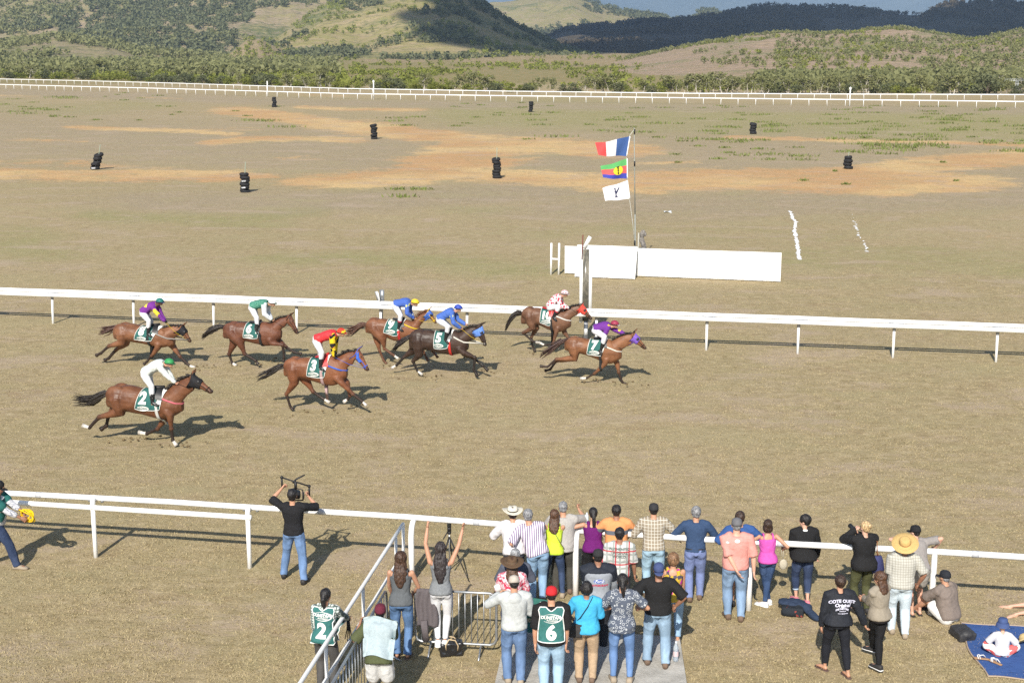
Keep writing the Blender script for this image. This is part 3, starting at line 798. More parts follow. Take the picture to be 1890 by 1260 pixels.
# outer rail in front of the crowd
NEAR_L = [(-520, 870), (-140, 898), (9, 909.5), (318, 926), (430, 933.7), (750, 953.5), (930, 967.5), (1062, 978.5), (1300, 995), (1560, 1008.6), (1700, 1016), (1890, 1027.6), (2050, 1036), (2520, 1061)]
RZ = 1.14
def crowd_rail():
    t = thing('running_rail', 'white tubular running rail on gooseneck posts along the front of the crowd', 'rail', G(945, 1088))
    o = V3(t.location); pts = [V3(G(x, y, RZ)) for x, y in NEAR_L]
    mb = MB(); mb.tube([p - o for p in smooth_line(pts, .6)], [(.047, .055)] * len(smooth_line(pts, .6)), 10, up=(0, 0, 1)); mb.build('rail', WHITE, t)
    def on_rail(b):
        for p, q in zip(pts[:-1], pts[1:]):
            u = np.dot((b - p)[:2], (q - p)[:2]) / np.dot((q - p)[:2], (q - p)[:2])
            if 0 <= u <= 1: return p + (q - p) * u
        return pts[-1]
    shade_bands = MB()  # grey sleeves standing in for bands of shade on the rail
    for x, y in ((71, 913.5), (593, 943.5), (880, 963.6), (1440, 1002.4), (1800, 1022)):
        c = V3(G(x, y, RZ)); d_ = _n(on_rail(c + V3(TR) * .5) - on_rail(c - V3(TR) * .5)); c = on_rail(c); shade_bands.tube([c - o - d_ * .06, c - o + d_ * .06], [(.051, .059)] * 2, 10, up=(0, 0, 1))
    shade_bands.build('shade_band', plain((.50, .51, .53), .5, .4, name='grey_shade_band'), t)
    base = [(-110, 1006), (177, 1028), (461, 1048), (760, 1072), (1062, 1097), (1381, 1125), (1718, 1133), (2010, 1160), (2310, 1184)]
    tops = []
    for i, q in enumerate(base):
        b = V3(G(*q)); r = on_rail(b); k = MB(); h = RZ - .02
        if i < 3:   # square shoulder with an arm carrying the far rail
            k.tube([b - o - V(0, 0, .1), b - o + V(0, 0, .5), b - o + V(0, 0, h - .14)], [.043] * 3, 10)
            k.tube([b - o + V(0, 0, h - .15), b - o + V(0, 0, h - .08) + (r - b) * .1, r - o + V(0, 0, -.03)], [.05, .05, .045], 10)
            tops.append(b)
        else:
            c = [b - V(0, 0, .1), b + V(0, 0, .5), b + V(0, 0, h - .26), b + V(0, 0, h - .12) + (r - b) * [1, 1, 0] * .15, b + V(0, 0, h - .03) + (r - b) * [1, 1, 0] * .45, r + V(0, 0, -.02)]
            k.tube([p - o for p in c], [.054, .054, .054, .052, .05, .046], 10)
        p = k.build('post', WHITE, t)
        if i in (1, 2):
            e = MB()
            for sg in (-1, 1): e.box(r - o + V3(TR) * .13 * sg - V(0, 0, .05), (.05, .05, .05))
            e.build('clamp', GREYM, p)
    # the second rail that joins the first three posts
    a0, a1 = tops[1], tops[2]; dd = _n(a1 - a0)
    mb = MB(); P = [a0 - dd * 5.2, a0, a1 - dd * .05, a1 + dd * .07]
    mb.tube([p - o + V(0, 0, RZ - .145) for p in P], [(.045, .052)] * 4, 10, up=(0, 0, 1)); mb.build('second_rail', WHITE, t)
crowd_rail()

# the two rails of the far side of the course
def far_rail(name, label, line, posts, h, grp):
    t = thing(name, label, 'rail', G(945, line[len(line) // 2][1])); o = V3(t.location)
    g = [V3(G(x, y)) for x, y in line]
    sp = [g[0] + (g[0] - g[1]) * .15] + g + [g[-1] + (g[-1] - g[-2]) * .15]
    path = smooth_line(sp, 4.0)
    mb = MB(); mb.tube([p - o + V(0, 0, h) for p in path], [(.05, .09)] * len(path), 8, up=(0, 0, 1)); mb.build('rail', WHITE, t)
    # posts at even steps
    acc = 0.0; last = path[0]; pole = MB(); pole.tube([(0, 0, -.1), (0, 0, .5), (0, 0, h)], [.05] * 3, 6)
    first = None
    for a, b in zip(path[:-1], path[1:]):
        L = np.linalg.norm(b - a); s = posts - acc
        while s <= L:
            q = a + (b - a) * s / L
            px, _ = proj_px(q[None])
            if -60 < px[0] < 1950:
                if first is None: ob = first = pole.build('post', WHITE, t)
                else: ob = first.copy(); COL.objects.link(ob)
                ob.location = q - o; ob.rotation_euler = (random.gauss(0, .03), random.gauss(0, .04), 0)
            s += posts
        acc = (acc + L) % posts
far_rail('running_rail', 'far inner white rail, the nearer of the two thin rails along the scrub', [(-60, 163), (150, 169), (300, 173), (640, 183.6), (945, 188.2), (1270, 192.4), (1560, 196), (1870, 199.8), (1960, 201)], 2.85, 1.0, None)
far_rail('running_rail', 'far outer white rail, the one right in front of the scrub', [(-60, 152), (150, 157), (320, 162), (640, 173.2), (945, 178.7), (1270, 183), (1560, 184.6), (1890, 185.6), (1960, 186)], 2.9, 1.0, None)
def distance_post(px, py0, py1, label, head):
    p = G(px, py0); h = (py0 - py1) * p.y / FOC * 1.01; t = thing('distance_post', label, 'post', p, 0, None)
    mb = MB(); mb.tube([(0, 0, -.1), (0, 0, h)], [.10, .10], 8); mb.build('pole', WHITEP, t)
    if head:
        k = MB(); k.ell((0, -.03, h), (.19, .10, .26), n=14, m=10); k.build('disc', WHITEP, t)
distance_post(690, 184, 152, 'white distance post with a round head, middle of the far rail', True)
distance_post(1568, 196.5, 165, 'white distance post with a round head, right stretch of the far rail', True)
distance_post(494, 178, 151, 'plain thin white pole without a head beside the far rail', False)

# small metal gantry beyond the far rail at the right edge
def gantry():
    p = G(1876, 171); k = p.y / FOC; t = thing('sign_gantry', 'grey lattice sign gantry on one stem among the trees at the right edge', 'gantry', p)
    mb = MB(); h = 21 * k
    for dx in (-.22, .22): mb.tube([(dx, 0, -.2), (dx, 0, h)], [.06, .06], 6)
    for i in range(6): mb.tube([(-.22, 0, h * i / 6), (.22, 0, h * (i + 1) / 6)], [.03, .03], 5)
    mb.build('stem', GALV, t)
    b = MB()
    for dz in (0, .32): b.tube([(-2.7, 0, h + dz), (2.9, 0, h + dz)], [.05, .05], 6)
    for i in range(12): b.tube([(-2.7 + i * .46, 0, h + .32 * (i % 2)), (-2.24 + i * .46, 0, h + .32 * ((i + 1) % 2))], [.03, .03], 5)
    b.build('truss', GALV, t)
gantry()

# ------------------------------------------------------------------ winning post, boards, H frame
def winning_post():
    b = G(1080, 629); t = thing('winning_post', 'tall narrow black mirror board with white edges at the finish line', 'post', b, 0.0)
    k = b.y * 1.0 / FOC; H = 3.12; w = .335
    N = NT('smoked_mirror'); pz = N.co(); f = N.noise(N.scale(pz, (1, 1, .5)), 3.2, 5, .65, 1.5)
    m = N.fin(N.mix(N.ramp(f, .40, .66), (.085, .082, .068), (.22, .20, .155)), .22, .5)
    z0 = .62
    a = MB(); a.box((0, 0, (H + z0) / 2), (w * .60, .05, H - z0 - .10)); a.build('mirror_panel', m, t)
    for s in (-1, 1):
        e = MB(); e.box((s * (w * .30 + .052), 0, (H + z0) / 2 - (.2 if s < 0 else 0) * 0), (.10, .09, H - z0)); e.build('side_board', WHITE, t)
    c = MB(); c.box((0, .002, H - .035), (w * .60, .084, .085)); c.build('top_board', WHITE, t)
    s_ = MB(); s_.box((0.02, .02, .30), (.13, .11, .72)); s_.build('stem', GREYM, t)
    s2 = MB(); s2.box((0.02, -.045, .36), (.10, .03, .32)); s2.build('base_plate', WHITE, t)
    l = MB(); l.box((.03, 0, H + .17), (.11, .16, .42), Matrix.Rotation(R(28), 3, 'Y')); l.box((-.02, 0, H + .02), (.22, .06, .06)); l.build('lamp_box', WHITEP, t)
    r = MB(); r.box((-.125, -.07, H + .02), (.035, .02, .80), Matrix.Rotation(R(2), 3, 'Y')); r.build('marker_blade', plain((.16, .05, .04), .7, .2, name='dull_red_paint'), t)
winning_post()

BOARDM = None
def boards():
    N = NT('whitewashed_board'); p = N.co(); f = N.noise(p, 1.4, 6, .7); g = N.noise(N.scale(p, (1, 1, 5)), 6, 4, .7)
    q = N.xyz(p); low = N.math('MULTIPLY', N.ramp(q[2], .42, .02), N.ramp(g, .42, .66)); seam = N.math('LESS_THAN', N.math('FRACT', N.math('MULTIPLY', q[0], .41)), .008)
    c_ = N.mix(N.ramp(f, .52, .74, 0, .65), (.78, .78, .76), (.52, .51, .48)); c_ = N.mix(N.math('MULTIPLY', low, .75), c_, (.36, .30, .22)); c_ = N.mix(N.math('MULTIPLY', seam, .7), c_, (.30, .29, .27))
    N.bump(g, .2, .01); m = N.fin(c_, .8, .2)
    dark = plain((.10, .085, .06), .9, .1, name='weathered_timber')
    def board(c0, c1, top0, top1, label, lean=0.0):
        A, B = V3(G(*c0)), V3(G(*c1)); L = np.linalg.norm(B - A); ang = math.atan2(B[1] - A[1], B[0] - A[0])
        t = thing('white_board', label, 'board', A, ang)
        h0 = at_depth(c0[0], top0, A[1]).z; h1 = at_depth(c1[0], top1, B[1]).z
        mb = MB(); n = 10
        for s in range(n):
            pass
        vs = []
        for y in (-.02, .02):
            vs += [(0, y, .03), (L, y, .03), (L, y + lean, h1), (0, y + lean, h0)]
        mb.add(vs, [(0, 1, 2, 3), (5, 4, 7, 6), (0, 4, 5, 1), (1, 5, 6, 2), (2, 6, 7, 3), (3, 7, 4, 0)]); mb.build('panel', m, t, smooth=False)
        k = int(L / 1.9) + 1
        for i in range(0 if lean else k + 1):
            q = MB(); x = .12 + (L - .24) * i / k; q.box((x, .065, min(h0, h1) * .46), (.08, .085, min(h0, h1) * .96)); q.build('stud', dark, t)
        b = MB(); b.box((L / 2, .01, .012), (L - .1, .06, .05)); b.build('sole_plate', dark, t)
        return t
    board((1042, 505.2), (1440.5, 520.8), 453.8, 466.4, 'long white painted board standing behind the winning post')
    board((1060.5, 511.6), (1172, 516.2), 454.6, 458.4, 'shorter white board leaning in front of the left half of the long board', .50)
boards()
def h_frame():
    b = G(1024, 507); t = thing('goal_frame', 'small white H-shaped frame standing left of the long white board', 'frame', b, -.1)
    k = b.y / FOC; w = 14.5 * k / 2; h = 59.5 * k
    for s in (-1, 1):
        mb = MB(); mb.tube([(s * w, 0, -.05), (s * w + .015, 0, h)], [.045, .045], 8); mb.build('upright', WHITE, t)
    mb = MB(); mb.tube([(-w, 0, h * .5), (w, 0, h * .49)], [.042, .042], 8); mb.build('crossbar', WHITE, t)
h_frame()
def rail_sign():
    b = G(703, 621); t = thing('marker_sign', 'small folded grey and white marker sign on the home rail', 'sign', b, TANG)
    mb = MB(); mb.tube([(.02, .12, 0), (.02, .12, 1.42)], [.03, .03], 6); mb.build('stake', GREYM, t)
    a = MB(); a.box((-.10, .04, 1.36), (.012, .26, .34), Matrix.Rotation(R(-14), 3, 'Y') @ Matrix.Rotation(R(40), 3, 'Z')); a.build('white_plate', WHITE, t)
    c = MB(); c.box((.04, .07, 1.38), (.16, .03, .40)); c.build('grey_plate', GALV, t)
    return t
rail_sign()

# ------------------------------------------------------------------ flagpole and flags
FD = 60.9
def flagpole():
    b = at_depth(1173.5, 478, FD); b.z = 0; t = thing('flagpole', 'thin grey metal flagpole behind the white board', 'flagpole', b)
    top = at_depth(1170.5, 236, FD)
    mb = MB(); dx = top.x - b.x
    mb.tube([(0, 0, -.2), (dx * .4, 0, top.z * .4)], [.034, .034], 8); mb.tube([(dx * .4, 0, top.z * .4), (dx, 0, top.z)], [.026, .02], 8); mb.build('mast', plain((.27, .28, .25), .6, .3, var=.2, name='weathered_steel'), t)
    for py in (243, 302, 448):
        q = at_depth(1171.2, py, FD); c = MB(); c.box((q.x - b.x, -.03, q.z), (.06, .07, .20)); c.build('clamp', BLACK, t)
    l = MB(); P = [at_depth(x, y, FD - .05) for x, y in [(1170, 240), (1162.5, 250), (1156.5, 290), (1157.3, 331), (1162, 369), (1167, 405), (1172, 452)]]
    l.tube([(p.x - b.x, -.05, p.z) for p in P], [.012] * len(P), 5); l.build('halyard', plain((.55, .55, .5), .8, .1, name='rope'), t)
flagpole()
def flag(name, label, hoist, fly, cols, mfn, waves, ph, nu=40, nv=18, emblem=None):
    P = [np.array(at_depth(x, y, FD - .1)) for x, y in (hoist[0], hoist[1], fly[0], fly[1])]  # hoist top, hoist bottom, fly top, fly bottom
    t = thing(name, label, 'flag', P[1])
    def fn(u, v, dy=0.0):
        a = P[1] + (P[0] - P[1]) * v; b = P[3] + (P[2] - P[3]) * v
        p = a + (b - a) * u
        w = u ** .7 * (.17 * math.sin(u * waves * 6.28 + ph + v * 1.6) + .08 * math.sin(u * waves * 11 + v * 3 + ph))
        return p + V(0, w + dy, .035 * math.sin(u * 7 + ph) * u) - P[1]
    mats = [cloth(c, .7, .06) for c in cols]
    mb = MB(); mb.grid(fn, nu, nv, mfn=mfn); mb.build('cloth', mats, t)
    h = MB(); h.tube([fn(0, v) + V(0.015, 0, 0) for v in np.linspace(0, 1, 8)], [.025] * 8, 6); h.build('hoist_band', cloth((.8, .8, .78)), t)
    if emblem:
        for nm, shp, c, off in emblem:
            e = MB(); vs, fs = shp
            e.add([fn(u, v, -.02 - off) for u, v in vs], fs); e.build(nm, cloth(c, .7, .05), t)
BLUEF, REDF, WHF = (.045, .095, .26), (.58, .07, .07), (.66, .66, .69)
flag('flag', 'blue white and red striped flag, topmost on the flagpole', ((1162, 252), (1156, 288.5)), ((1099, 265), (1104, 287)), [BLUEF, WHF, REDF], lambda u, v: 0 if u < .37 else (1 if u < .71 else 2), .9, .4)
def sh_disc(cx, cy, rx, ry, n=24): return [(cx, cy)] + [(cx + rx * math.cos(6.283 * i / n), cy + ry * math.sin(6.283 * i / n)) for i in range(n)], [[0, 1 + i, 1 + (i + 1) % n] for i in range(n)]
def sh_poly(*polys):
    vs, fs = [], []
    for p in polys: fs.append(list(range(len(vs), len(vs) + len(p)))); vs += p
    return vs, fs
TOTEM = sh_poly([(.285, .73), (.415, .73), (.38, .65), (.32, .65)], [(.335, .65), (.365, .65), (.365, .30), (.335, .30)], [(.31, .60), (.39, .60), (.35, .51)], [(.31, .50), (.39, .50), (.35, .41)], [(.32, .36), (.38, .36), (.37, .27), (.33, .27)])
flag('flag', 'blue red and green striped flag with a yellow disc, middle one on the flagpole', ((1157, 293), (1157.3, 330)), ((1108, 308), (1113, 329)), [(.05, .06, .34), (.66, .10, .10), (.10, .36, .12)], lambda u, v: 0 if v < .30 else (1 if v < .66 else 2), .6, 1.2,
     emblem=[('disc', sh_disc(.35, .48, .19, .26), (.72, .58, .04), 0.0), ('totem', TOTEM, (.02, .02, .02), .012)])
BIRD = sh_poly([(.49, .80), (.56, .80), (.545, .68), (.505, .68)], [(.50, .68), (.55, .68), (.55, .30), (.50, .30)], [(.48, .30), (.57, .30), (.58, .21), (.47, .21)], [(.49, .42), (.52, .52), (.38, .78), (.33, .78)], [(.47, .60), (.58, .60), (.525, .50)])
TXT3 = sh_poly([(.40, .215), (.62, .19), (.62, .175), (.40, .20)])
flag('flag', 'white flag with a dark Y-shaped emblem, lowest on the flagpole', ((1157.3, 333), (1162, 367)), ((1112, 348), (1117, 371)), [WHF], lambda u, v: 0, .5, 2.2,
     emblem=[('emblem', BIRD, (.03, .035, .08), .0), ('script_line', TXT3, (.35, .35, .4), .0)])
def carved_post():
    b = at_depth(1186, 470, 60.2); b.z = 0; h = at_depth(1186, 425, 60.2).z; t = thing('carved_post', 'short weathered grey knotted wooden post behind the white board', 'post', b)
    mb = MB(); r = np.random.default_rng(2); n = 12
    mb.tube([(.05 * math.sin(i * 1.1), 0, h * i / n) for i in range(n + 1)], [.085 + .035 * math.sin(i * 2.4) + r.normal(0, .012) for i in range(n + 1)], 9)
    for i in range(5): mb.ell((.09 * (-1) ** i, -.02, h * (.35 + .14 * i)), (.06, .06, .09))
    v, f = fuse(mb, .025, 2); v = wrinkle(v, f, .015, 9)
    o = big_mesh('stump', v, f, plain((.24, .22, .20), .95, .1, var=.5, sc=14, name='grey_driftwood', bump=.6), parent=t)
    s = at_depth(1178, 470, 60.5); k = thing('thin_stake', 'thin pale stake between flagpole and the weathered post', 'stake', (s.x, s.y, 0)); q = MB(); q.tube([(0, 0, -.1), (0, 0, h * .92)], [.035, .03], 6); q.build('stake', plain((.42, .41, .36), .8, .2, name='pale_wood'), k)
carved_post()

# ------------------------------------------------------------------ stacks of old tyres threaded on stakes
def tyre_mesh(name):
    prof = [(.17, -.085), (.24, -.095), (.285, -.07), (.30, -.03), (.30, .03), (.285, .07), (.24, .095), (.17, .085), (.155, .0), (.17, -.085)]
    mb = MB(); mb.lathe(prof, n=22)
    for k in range(22): mb.box((.297 * math.cos(k * .2856), .297 * math.sin(k * .2856), 0), (.018, .045, .10), Matrix.Rotation(k * .2856, 3, 'Z'))
    return mb.build(name, RUBBER)
TY = tyre_mesh('tyre'); TYD = TY.data; bpy.data.objects.remove(TY)
SCUFF = plain((.55, .56, .58), .6, .3, name='pale_scuff')
def tyre_stack(px, py, hpx, wpx, lean, n, pole, label, scuffs=()):
    b = G(px, py); k = b.y / FOC; h = hpx * k; w = wpx * k; t = thing('tyre_stack', label, 'tyre stack', b, 0, None)
    r = random.Random(int(px)); dz = h / n; sc = w / .62
    for i in range(n):
        o = bpy.data.objects.new('tyre', TYD); COL.objects.link(o); o.parent = t
        f = (i + .5) / n
        o.location = (lean * h * f + r.gauss(0, .035), r.gauss(0, .03), dz * (i + .5)); s2 = sc * r.uniform(.88, 1.08)
        o.rotation_euler = (r.gauss(0, .09) - .02, r.gauss(0, .10) + lean * .6, r.uniform(0, 6)); o.scale = (s2, s2, dz / .19 * r.uniform(.98, 1.12))
        if i in scuffs:
            q = MB(); q.grid(lambda u, v: V(.302 * math.sin((u - .5) * 1.0 + r.gauss(0, .02) - .2), -.302 * math.cos((u - .5) * 1.0 - .2) - .006, (v - .5) * .07 + .02 * u), 6, 1); so = q.build('worn_band', SCUFF, t); so.location = o.location; so.scale = o.scale
    if pole:
        mb = MB(); e = pole * k; mb.tube([(0, 0, 0), (lean * h, 0, h), (lean * h + lean * e * .5 + .02, 0, h + e)], [.035, .035, .03], 7); mb.build('stake', plain((.27, .30, .23), .8, .2, name='greenish_stake'), t)
tyre_stack(450, 355, 36, 18, .10, 6, 20, 'tall black tyre stack with a green stake and two worn white bands', (1, 3))
tyre_stack(175, 313, 29, 17, .33, 5, 17, 'black tyre stack leaning right, a stake poking from its top', (0,))
tyre_stack(917, 329, 37, 16.5, .0, 7, 19, 'upright black tyre stack with a pale stake on the orange soil')
tyre_stack(691, 257, 27, 12.5, -.04, 6, 0, 'uneven black tyre stack without stake beside the pale soil lane')
tyre_stack(507, 198, 18, 8.5, -.05, 5, 0, 'small far tyre stack left, just below the far rail')
tyre_stack(980, 207, 19, 8.5, .03, 5, 0, 'small far tyre stack in the middle among the weeds')
tyre_stack(1390, 247.5, 20, 12.5, .0, 4, 0, 'squat tapered tyre stack on the green part of the infield')
tyre_stack(1565, 312, 24, 16, .0, 4, 8, 'wide low tyre stack at the edge of the right orange soil')

# ------------------------------------------------------------------ chalk lines on the infield
def chalk(pts, seed, dens, label):
    r = random.Random(seed); mb = MB()
    for (ax, ay), (bx, by) in zip(pts[:-1], pts[1:]):
        n = int(abs(by - ay) * dens)
        for i in range(n):
            u = r.random(); p = G(ax + (bx - ax) * u + r.gauss(0, 1.0), ay + (by - ay) * u); s = r.uniform(.02, .10)
            m = 7; a0 = r.random() * 6
            mb.add([(p.x, p.y, .035)] + [(p.x + s * r.uniform(.5, 1.1) * math.cos(a0 + 6.283 * k / m) * 1.1, p.y + 2.0 * s * r.uniform(.5, 1.1) * math.sin(a0 + 6.283 * k / m), .012) for k in range(m)], [(0, 1 + k, 1 + (k + 1) % m) for k in range(m)])
    o = mb.build('chalk_line', plain((.78, .78, .78), .95, .1, var=.1, name='chalk'), smooth=False); tag(o, label, 'chalk line')
chalk([(1459, 390), (1462, 402), (1469, 410), (1466, 427), (1471, 447), (1474, 470), (1476, 479)], 1, 4.0, 'bold crooked white chalk line on the infield grass')
chalk([(1573, 396), (1580, 421), (1588, 440), (1599, 455), (1602, 470)], 2, .45, 'faint broken white chalk line, right of the bold one')
def litter(): 
    p = G(1232, 392); mb = MB(); mb.grid(lambda u, v: V(p.x + (u - .5) * .45, p.y + (v - .5) * .5, .04 + .05 * math.sin(u * 5 + v * 3)), 5, 4); o = mb.build('plastic_sheet', plain((.70, .72, .72), .5, .4), solid=.01); tag(o, 'small flat white plastic sheet lying in the infield grass', 'litter')
litter()

# ------------------------------------------------------------------ concrete pad, ramp handrail, crowd barriers
def pad():
    c = [(938, 1168), (1254, 1187), (1276, 1330), (900, 1330)]; P = [G(*q) for q in c]; z = .12
    N = NT('old_concrete'); p = N.geo(); f = N.noise(p, 2.2, 6, .7); g = N.noise(p, 22, 4, .7)
    col = N.mix(N.ramp(f, .35, .68), (.46, .44, .40), (.30, .285, .255)); col = N.mix(N.ramp(g, .55, .78, 0, .6), col, (.18, .17, .15)); col = N.mix(N.ramp(N.noise(p, 60, 3), .5, .7, 0, .35), col, (.55, .53, .49))
    N.bump(N.math('ADD', f, g), .5, .03); m = N.fin(col, .92, .15)
    mb = MB(); top = [V(q.x, q.y, z) for q in P]; bot = [V(q.x, q.y, -.1) for q in P]
    mb.add(top + bot, [(3, 2, 1, 0), (0, 1, 5, 4), (1, 2, 6, 5), (2, 3, 7, 6), (3, 0, 4, 7)])
    o = mb.build('concrete_path', m, smooth=False); tag(o, kind='structure')
pad()
PADZ = .12
def handrail():
    zt, zm = 1.12, .58
    A0, A1 = V3(G(744, 966, zt)), V3(G(554, 1260, zt)); d = _n(A1 - A0)
    t = thing('handrail', 'white welded tube handrail slanting to the lower left beside the steel barrier', 'handrail', (A0[0], A0[1], 0)); o = V(A0[0], A0[1], 0)
    L = np.linalg.norm(A1 - A0) + 1.6; r = .032
    top = MB(); top.tube([A0 - o + d * s for s in np.linspace(0, L, 8)], [r] * 8, 10); top.build('top_rail', WHITEP, t)
    mid = MB(); q = A0 - o + V(0, 0, zm - zt)
    mid.tube([A0 - o, q + V(0, 0, .12), q + V(0, 0, .04) + d * .03, q + d * .12] + [q + d * s for s in np.linspace(.4, L, 7)], [r * .9] * 11, 10); mid.build('mid_rail', WHITEP, t)
    for s in (.62, 3.05, 5.3):
        p = MB(); b = A0 - o + d * s; p.tube([b, b - V(0, 0, zt + .1)], [r * .85] * 2, 8); p.build('post', WHITEP, t)
handrail()
def barrier(a, b, z, label, n, gap=None):
    """a, b: pixels of the two top corners"""
    A, B = V3(G(*a, z)), V3(G(*b, z)); d = _n(B - A); L = np.linalg.norm(B - A); nrm = V(-d[1], d[0], 0)
    t = thing('crowd_barrier', label, 'barrier', (A[0], A[1], 0), math.atan2(d[1], d[0])); r = .021; z0 = .16
    fr = MB(); c = .10
    loop = [(c, 0, z), (L - c, 0, z), (L - .03, 0, z - .03), (L, 0, z - c), (L, 0, z0 + c), (L - .03, 0, z0 + .03), (L - c, 0, z0), (c, 0, z0), (.03, 0, z0 + .03), (0, 0, z0 + c), (0, 0, z - c), (.03, 0, z - .03), (c, 0, z)]
    fr.tube(loop, [r] * len(loop), 8, up=(0, 1, 0)); fr.build('frame', GALV, t)
    for i in range(n):
        x = L * (i + 1) / (n + 1); k = MB(); k.tube([(x, 0, z0), (x, 0, z)], [.0085] * 2, 6); k.build('bar', GALV, t)
    for x in (.25, L - .25):
        k = MB(); k.tube([(x, -.28, .0), (x, -.20, .04), (x, 0, z0), (x, .20, .04), (x, .28, 0)], [.016] * 5, 6); k.build('foot', GALV, t)
    return t
barrier((766, 1087.5), (916, 1095), 1.04, 'galvanised crowd barrier the white-trousered woman stands on', 12)
barrier((713, 1087), (609, 1268), 1.10, 'galvanised crowd barrier running alongside the white handrail', 19)
# ------------------------------------------------------------------ people: one skeleton of joints, one skinned body, clothes as parts
def ik(a, t, l1, l2, pole):
    a, t = V(*a), V(*t); d = t - a; L = np.linalg.norm(d)
    if L > (l1 + l2) * .995: t = a + d / L * (l1 + l2) * .995; d = t - a; L = np.linalg.norm(d)
    x = (l1 * l1 - l2 * l2 + L * L) / (2 * L); h = math.sqrt(max(l1 * l1 - x * x, 0)); u = d / L
    p = V(*pole); p = p - u * np.dot(p, u); p = _n(p)
    return a + u * x + p * h, t
def rotx(v, a): c, s = math.cos(a), math.sin(a); return V(v[0], v[1] * c - v[2] * s, v[1] * s + v[2] * c)
def stand(H=1.7, sex='m', lean=0.0, side=0.0, lh=None, rh=None, lf=(-.10, 0), rf=(.10, 0), wide=1.0, hpitch=0.0, hyaw=0.0, lpole=(-.5, -.8, -.2), rpole=(.5, -.8, -.2), twist=0.0, ltoe=-8, rtoe=8, hipdrop=0.0, lk=None, rk=None, z0=(0, 0), hunch=0.0, sitz=None):
    wide *= .95; J = {'H': H, 'sex': sex, 'wide': wide}
    a = R(lean); b = R(side)
    sd = V(math.sin(b), math.sin(a) * math.cos(b), math.cos(a) * math.cos(b))
    pz = .525 * H - hipdrop if sitz is None else sitz
    P = V(0, -.10 * math.sin(a) * H, pz)
    N = P + sd * .305 * H; N[1] += hunch * H
    hd = _n(V(math.sin(b) * .5, math.sin(a * .45 + R(hpitch) * .3) + hunch, math.cos(a * .45)))
    C = N + hd * .085 * H + V(0, .012 * H, 0)
    tw = R(twist)
    Rr = _n(V(math.cos(tw), math.sin(tw), -math.sin(b) * .8)); J['R'] = Rr
    sw = (.112 if sex == 'm' else .098) * H * wide ** .6
    Sx = N - sd * .030 * H
    J['P'], J['N'], J['C'], J['sd'] = P, N, C, sd
    J['hp'], J['hy'] = R(hpitch), R(hyaw)
    J['sl'], J['sr'] = Sx - Rr * sw, Sx + Rr * sw
    hw = (.050 if sex == 'm' else .053) * H * wide ** .5
    J['hl'], J['hr'] = P + V(-hw, 0, -.005 * H), P + V(hw, 0, -.005 * H)
    for s, q, fo, kp, z in (('l', lf, ltoe, lk, z0[0]), ('r', rf, rtoe, rk, z0[1])):
        A = V(q[0], q[1] - .0, .046 * H + z + (q[2] if len(q) > 2 else 0))
        k, A = ik(J['h' + s], A, .245 * H, .245 * H, kp or ((-.15 if s == 'l' else .15), 1, .1))
        J['k' + s], J['a' + s] = k, A
        J['t' + s] = A + V(math.sin(R(fo)), math.cos(R(fo)), 0) * .105 * H + V(0, 0, -.030 * H)
    for s, hnd, pole, sg in (('l', lh, lpole, -1), ('r', rh, rpole, 1)):
        if hnd is None: hnd = (sg * .155 * H * wide ** .5 + Sx[0] * .5, Sx[1] * .7 + .03 * H, .475 * H + (pz - .525 * H))
        e, w = ik(J['s' + s], hnd, .172 * H, .150 * H, pole)
        J['e' + s], J['w' + s] = e, w
    return J
SEC = {'m': [(-.05, .088, .072, -.002), (.0, .097, .074, -.004), (.16, .094, .066, .0), (.34, .088, .060, .004), (.55, .098, .068, .004), (.74, .109, .068, .0), (.87, .104, .057, -.004), (.95, .072, .044, -.006), (1.0, .036, .034, -.004), (1.1, .030, .032, .004)],
       'f': [(-.05, .088, .074, -.006), (.0, .100, .080, -.008), (.14, .096, .070, -.003), (.34, .074, .055, .004), (.55, .083, .064, .006), (.74, .092, .062, .004), (.87, .090, .050, -.002), (.95, .060, .038, -.004), (1.0, .030, .029, -.003), (1.1, .026, .027, .004)]}
def torso_rings(J, t0, t1, off, n=18, flare=0.0, fat=0.0, m=16):
    H = J['H']; sec = np.array(SEC[J['sex']]); rs = []
    P, N, sd, Rr = J['P'], J['N'], J['sd'], J['R']; L = np.linalg.norm(N - P)
    mid = (P + N) / 2 + J.get('arch', V(0, 0, 0))
    for t in np.linspace(t0, t1, m):
        c = P * (1 - t) ** 2 + (2 * mid - (P + N) / 2) * 2 * t * (1 - t) + N * t * t if 0 <= t <= 1 else (P + (N - P) * t)
        tan = _n(2 * (1 - t) * ((2 * mid - (P + N) / 2) - P) + 2 * t * (N - (2 * mid - (P + N) / 2))) if 0 <= t <= 1 else _n(N - P)
        rr = _n(_n(J['hr'] - J['hl']) * (1 - min(max(t, 0), 1)) + Rr * min(max(t, 0), 1)); rr = _n(rr - tan * np.dot(rr, tan)); fw = np.cross(tan, rr)
        w = np.interp(t, sec[:, 0], sec[:, 1]) * H * J['wide']; d = np.interp(t, sec[:, 0], sec[:, 2]) * H * J['wide'] ** .9; yo = np.interp(t, sec[:, 0], sec[:, 3]) * H
        fl = flare * max(0, 1 - (t - t0) / .35); bel = fat * H * math.exp(-((t - .30) / .22) ** 2)
        ring = []
        for k in range(n):
            a = 2 * math.pi * k / n; ca, sa = math.cos(a), math.sin(a); q = .86
            ex = abs(ca) ** q * (1 if ca > 0 else -1); ey = abs(sa) ** q * (1 if sa > 0 else -1)
            ring.append(c + rr * ex * (w + off + fl) + fw * (ey * (d + off + fl) + yo + (bel * max(0, ey) + .25 * bel * min(0, ey))) + rr * ex * bel * .5)
        rs.append(ring)
    return rs
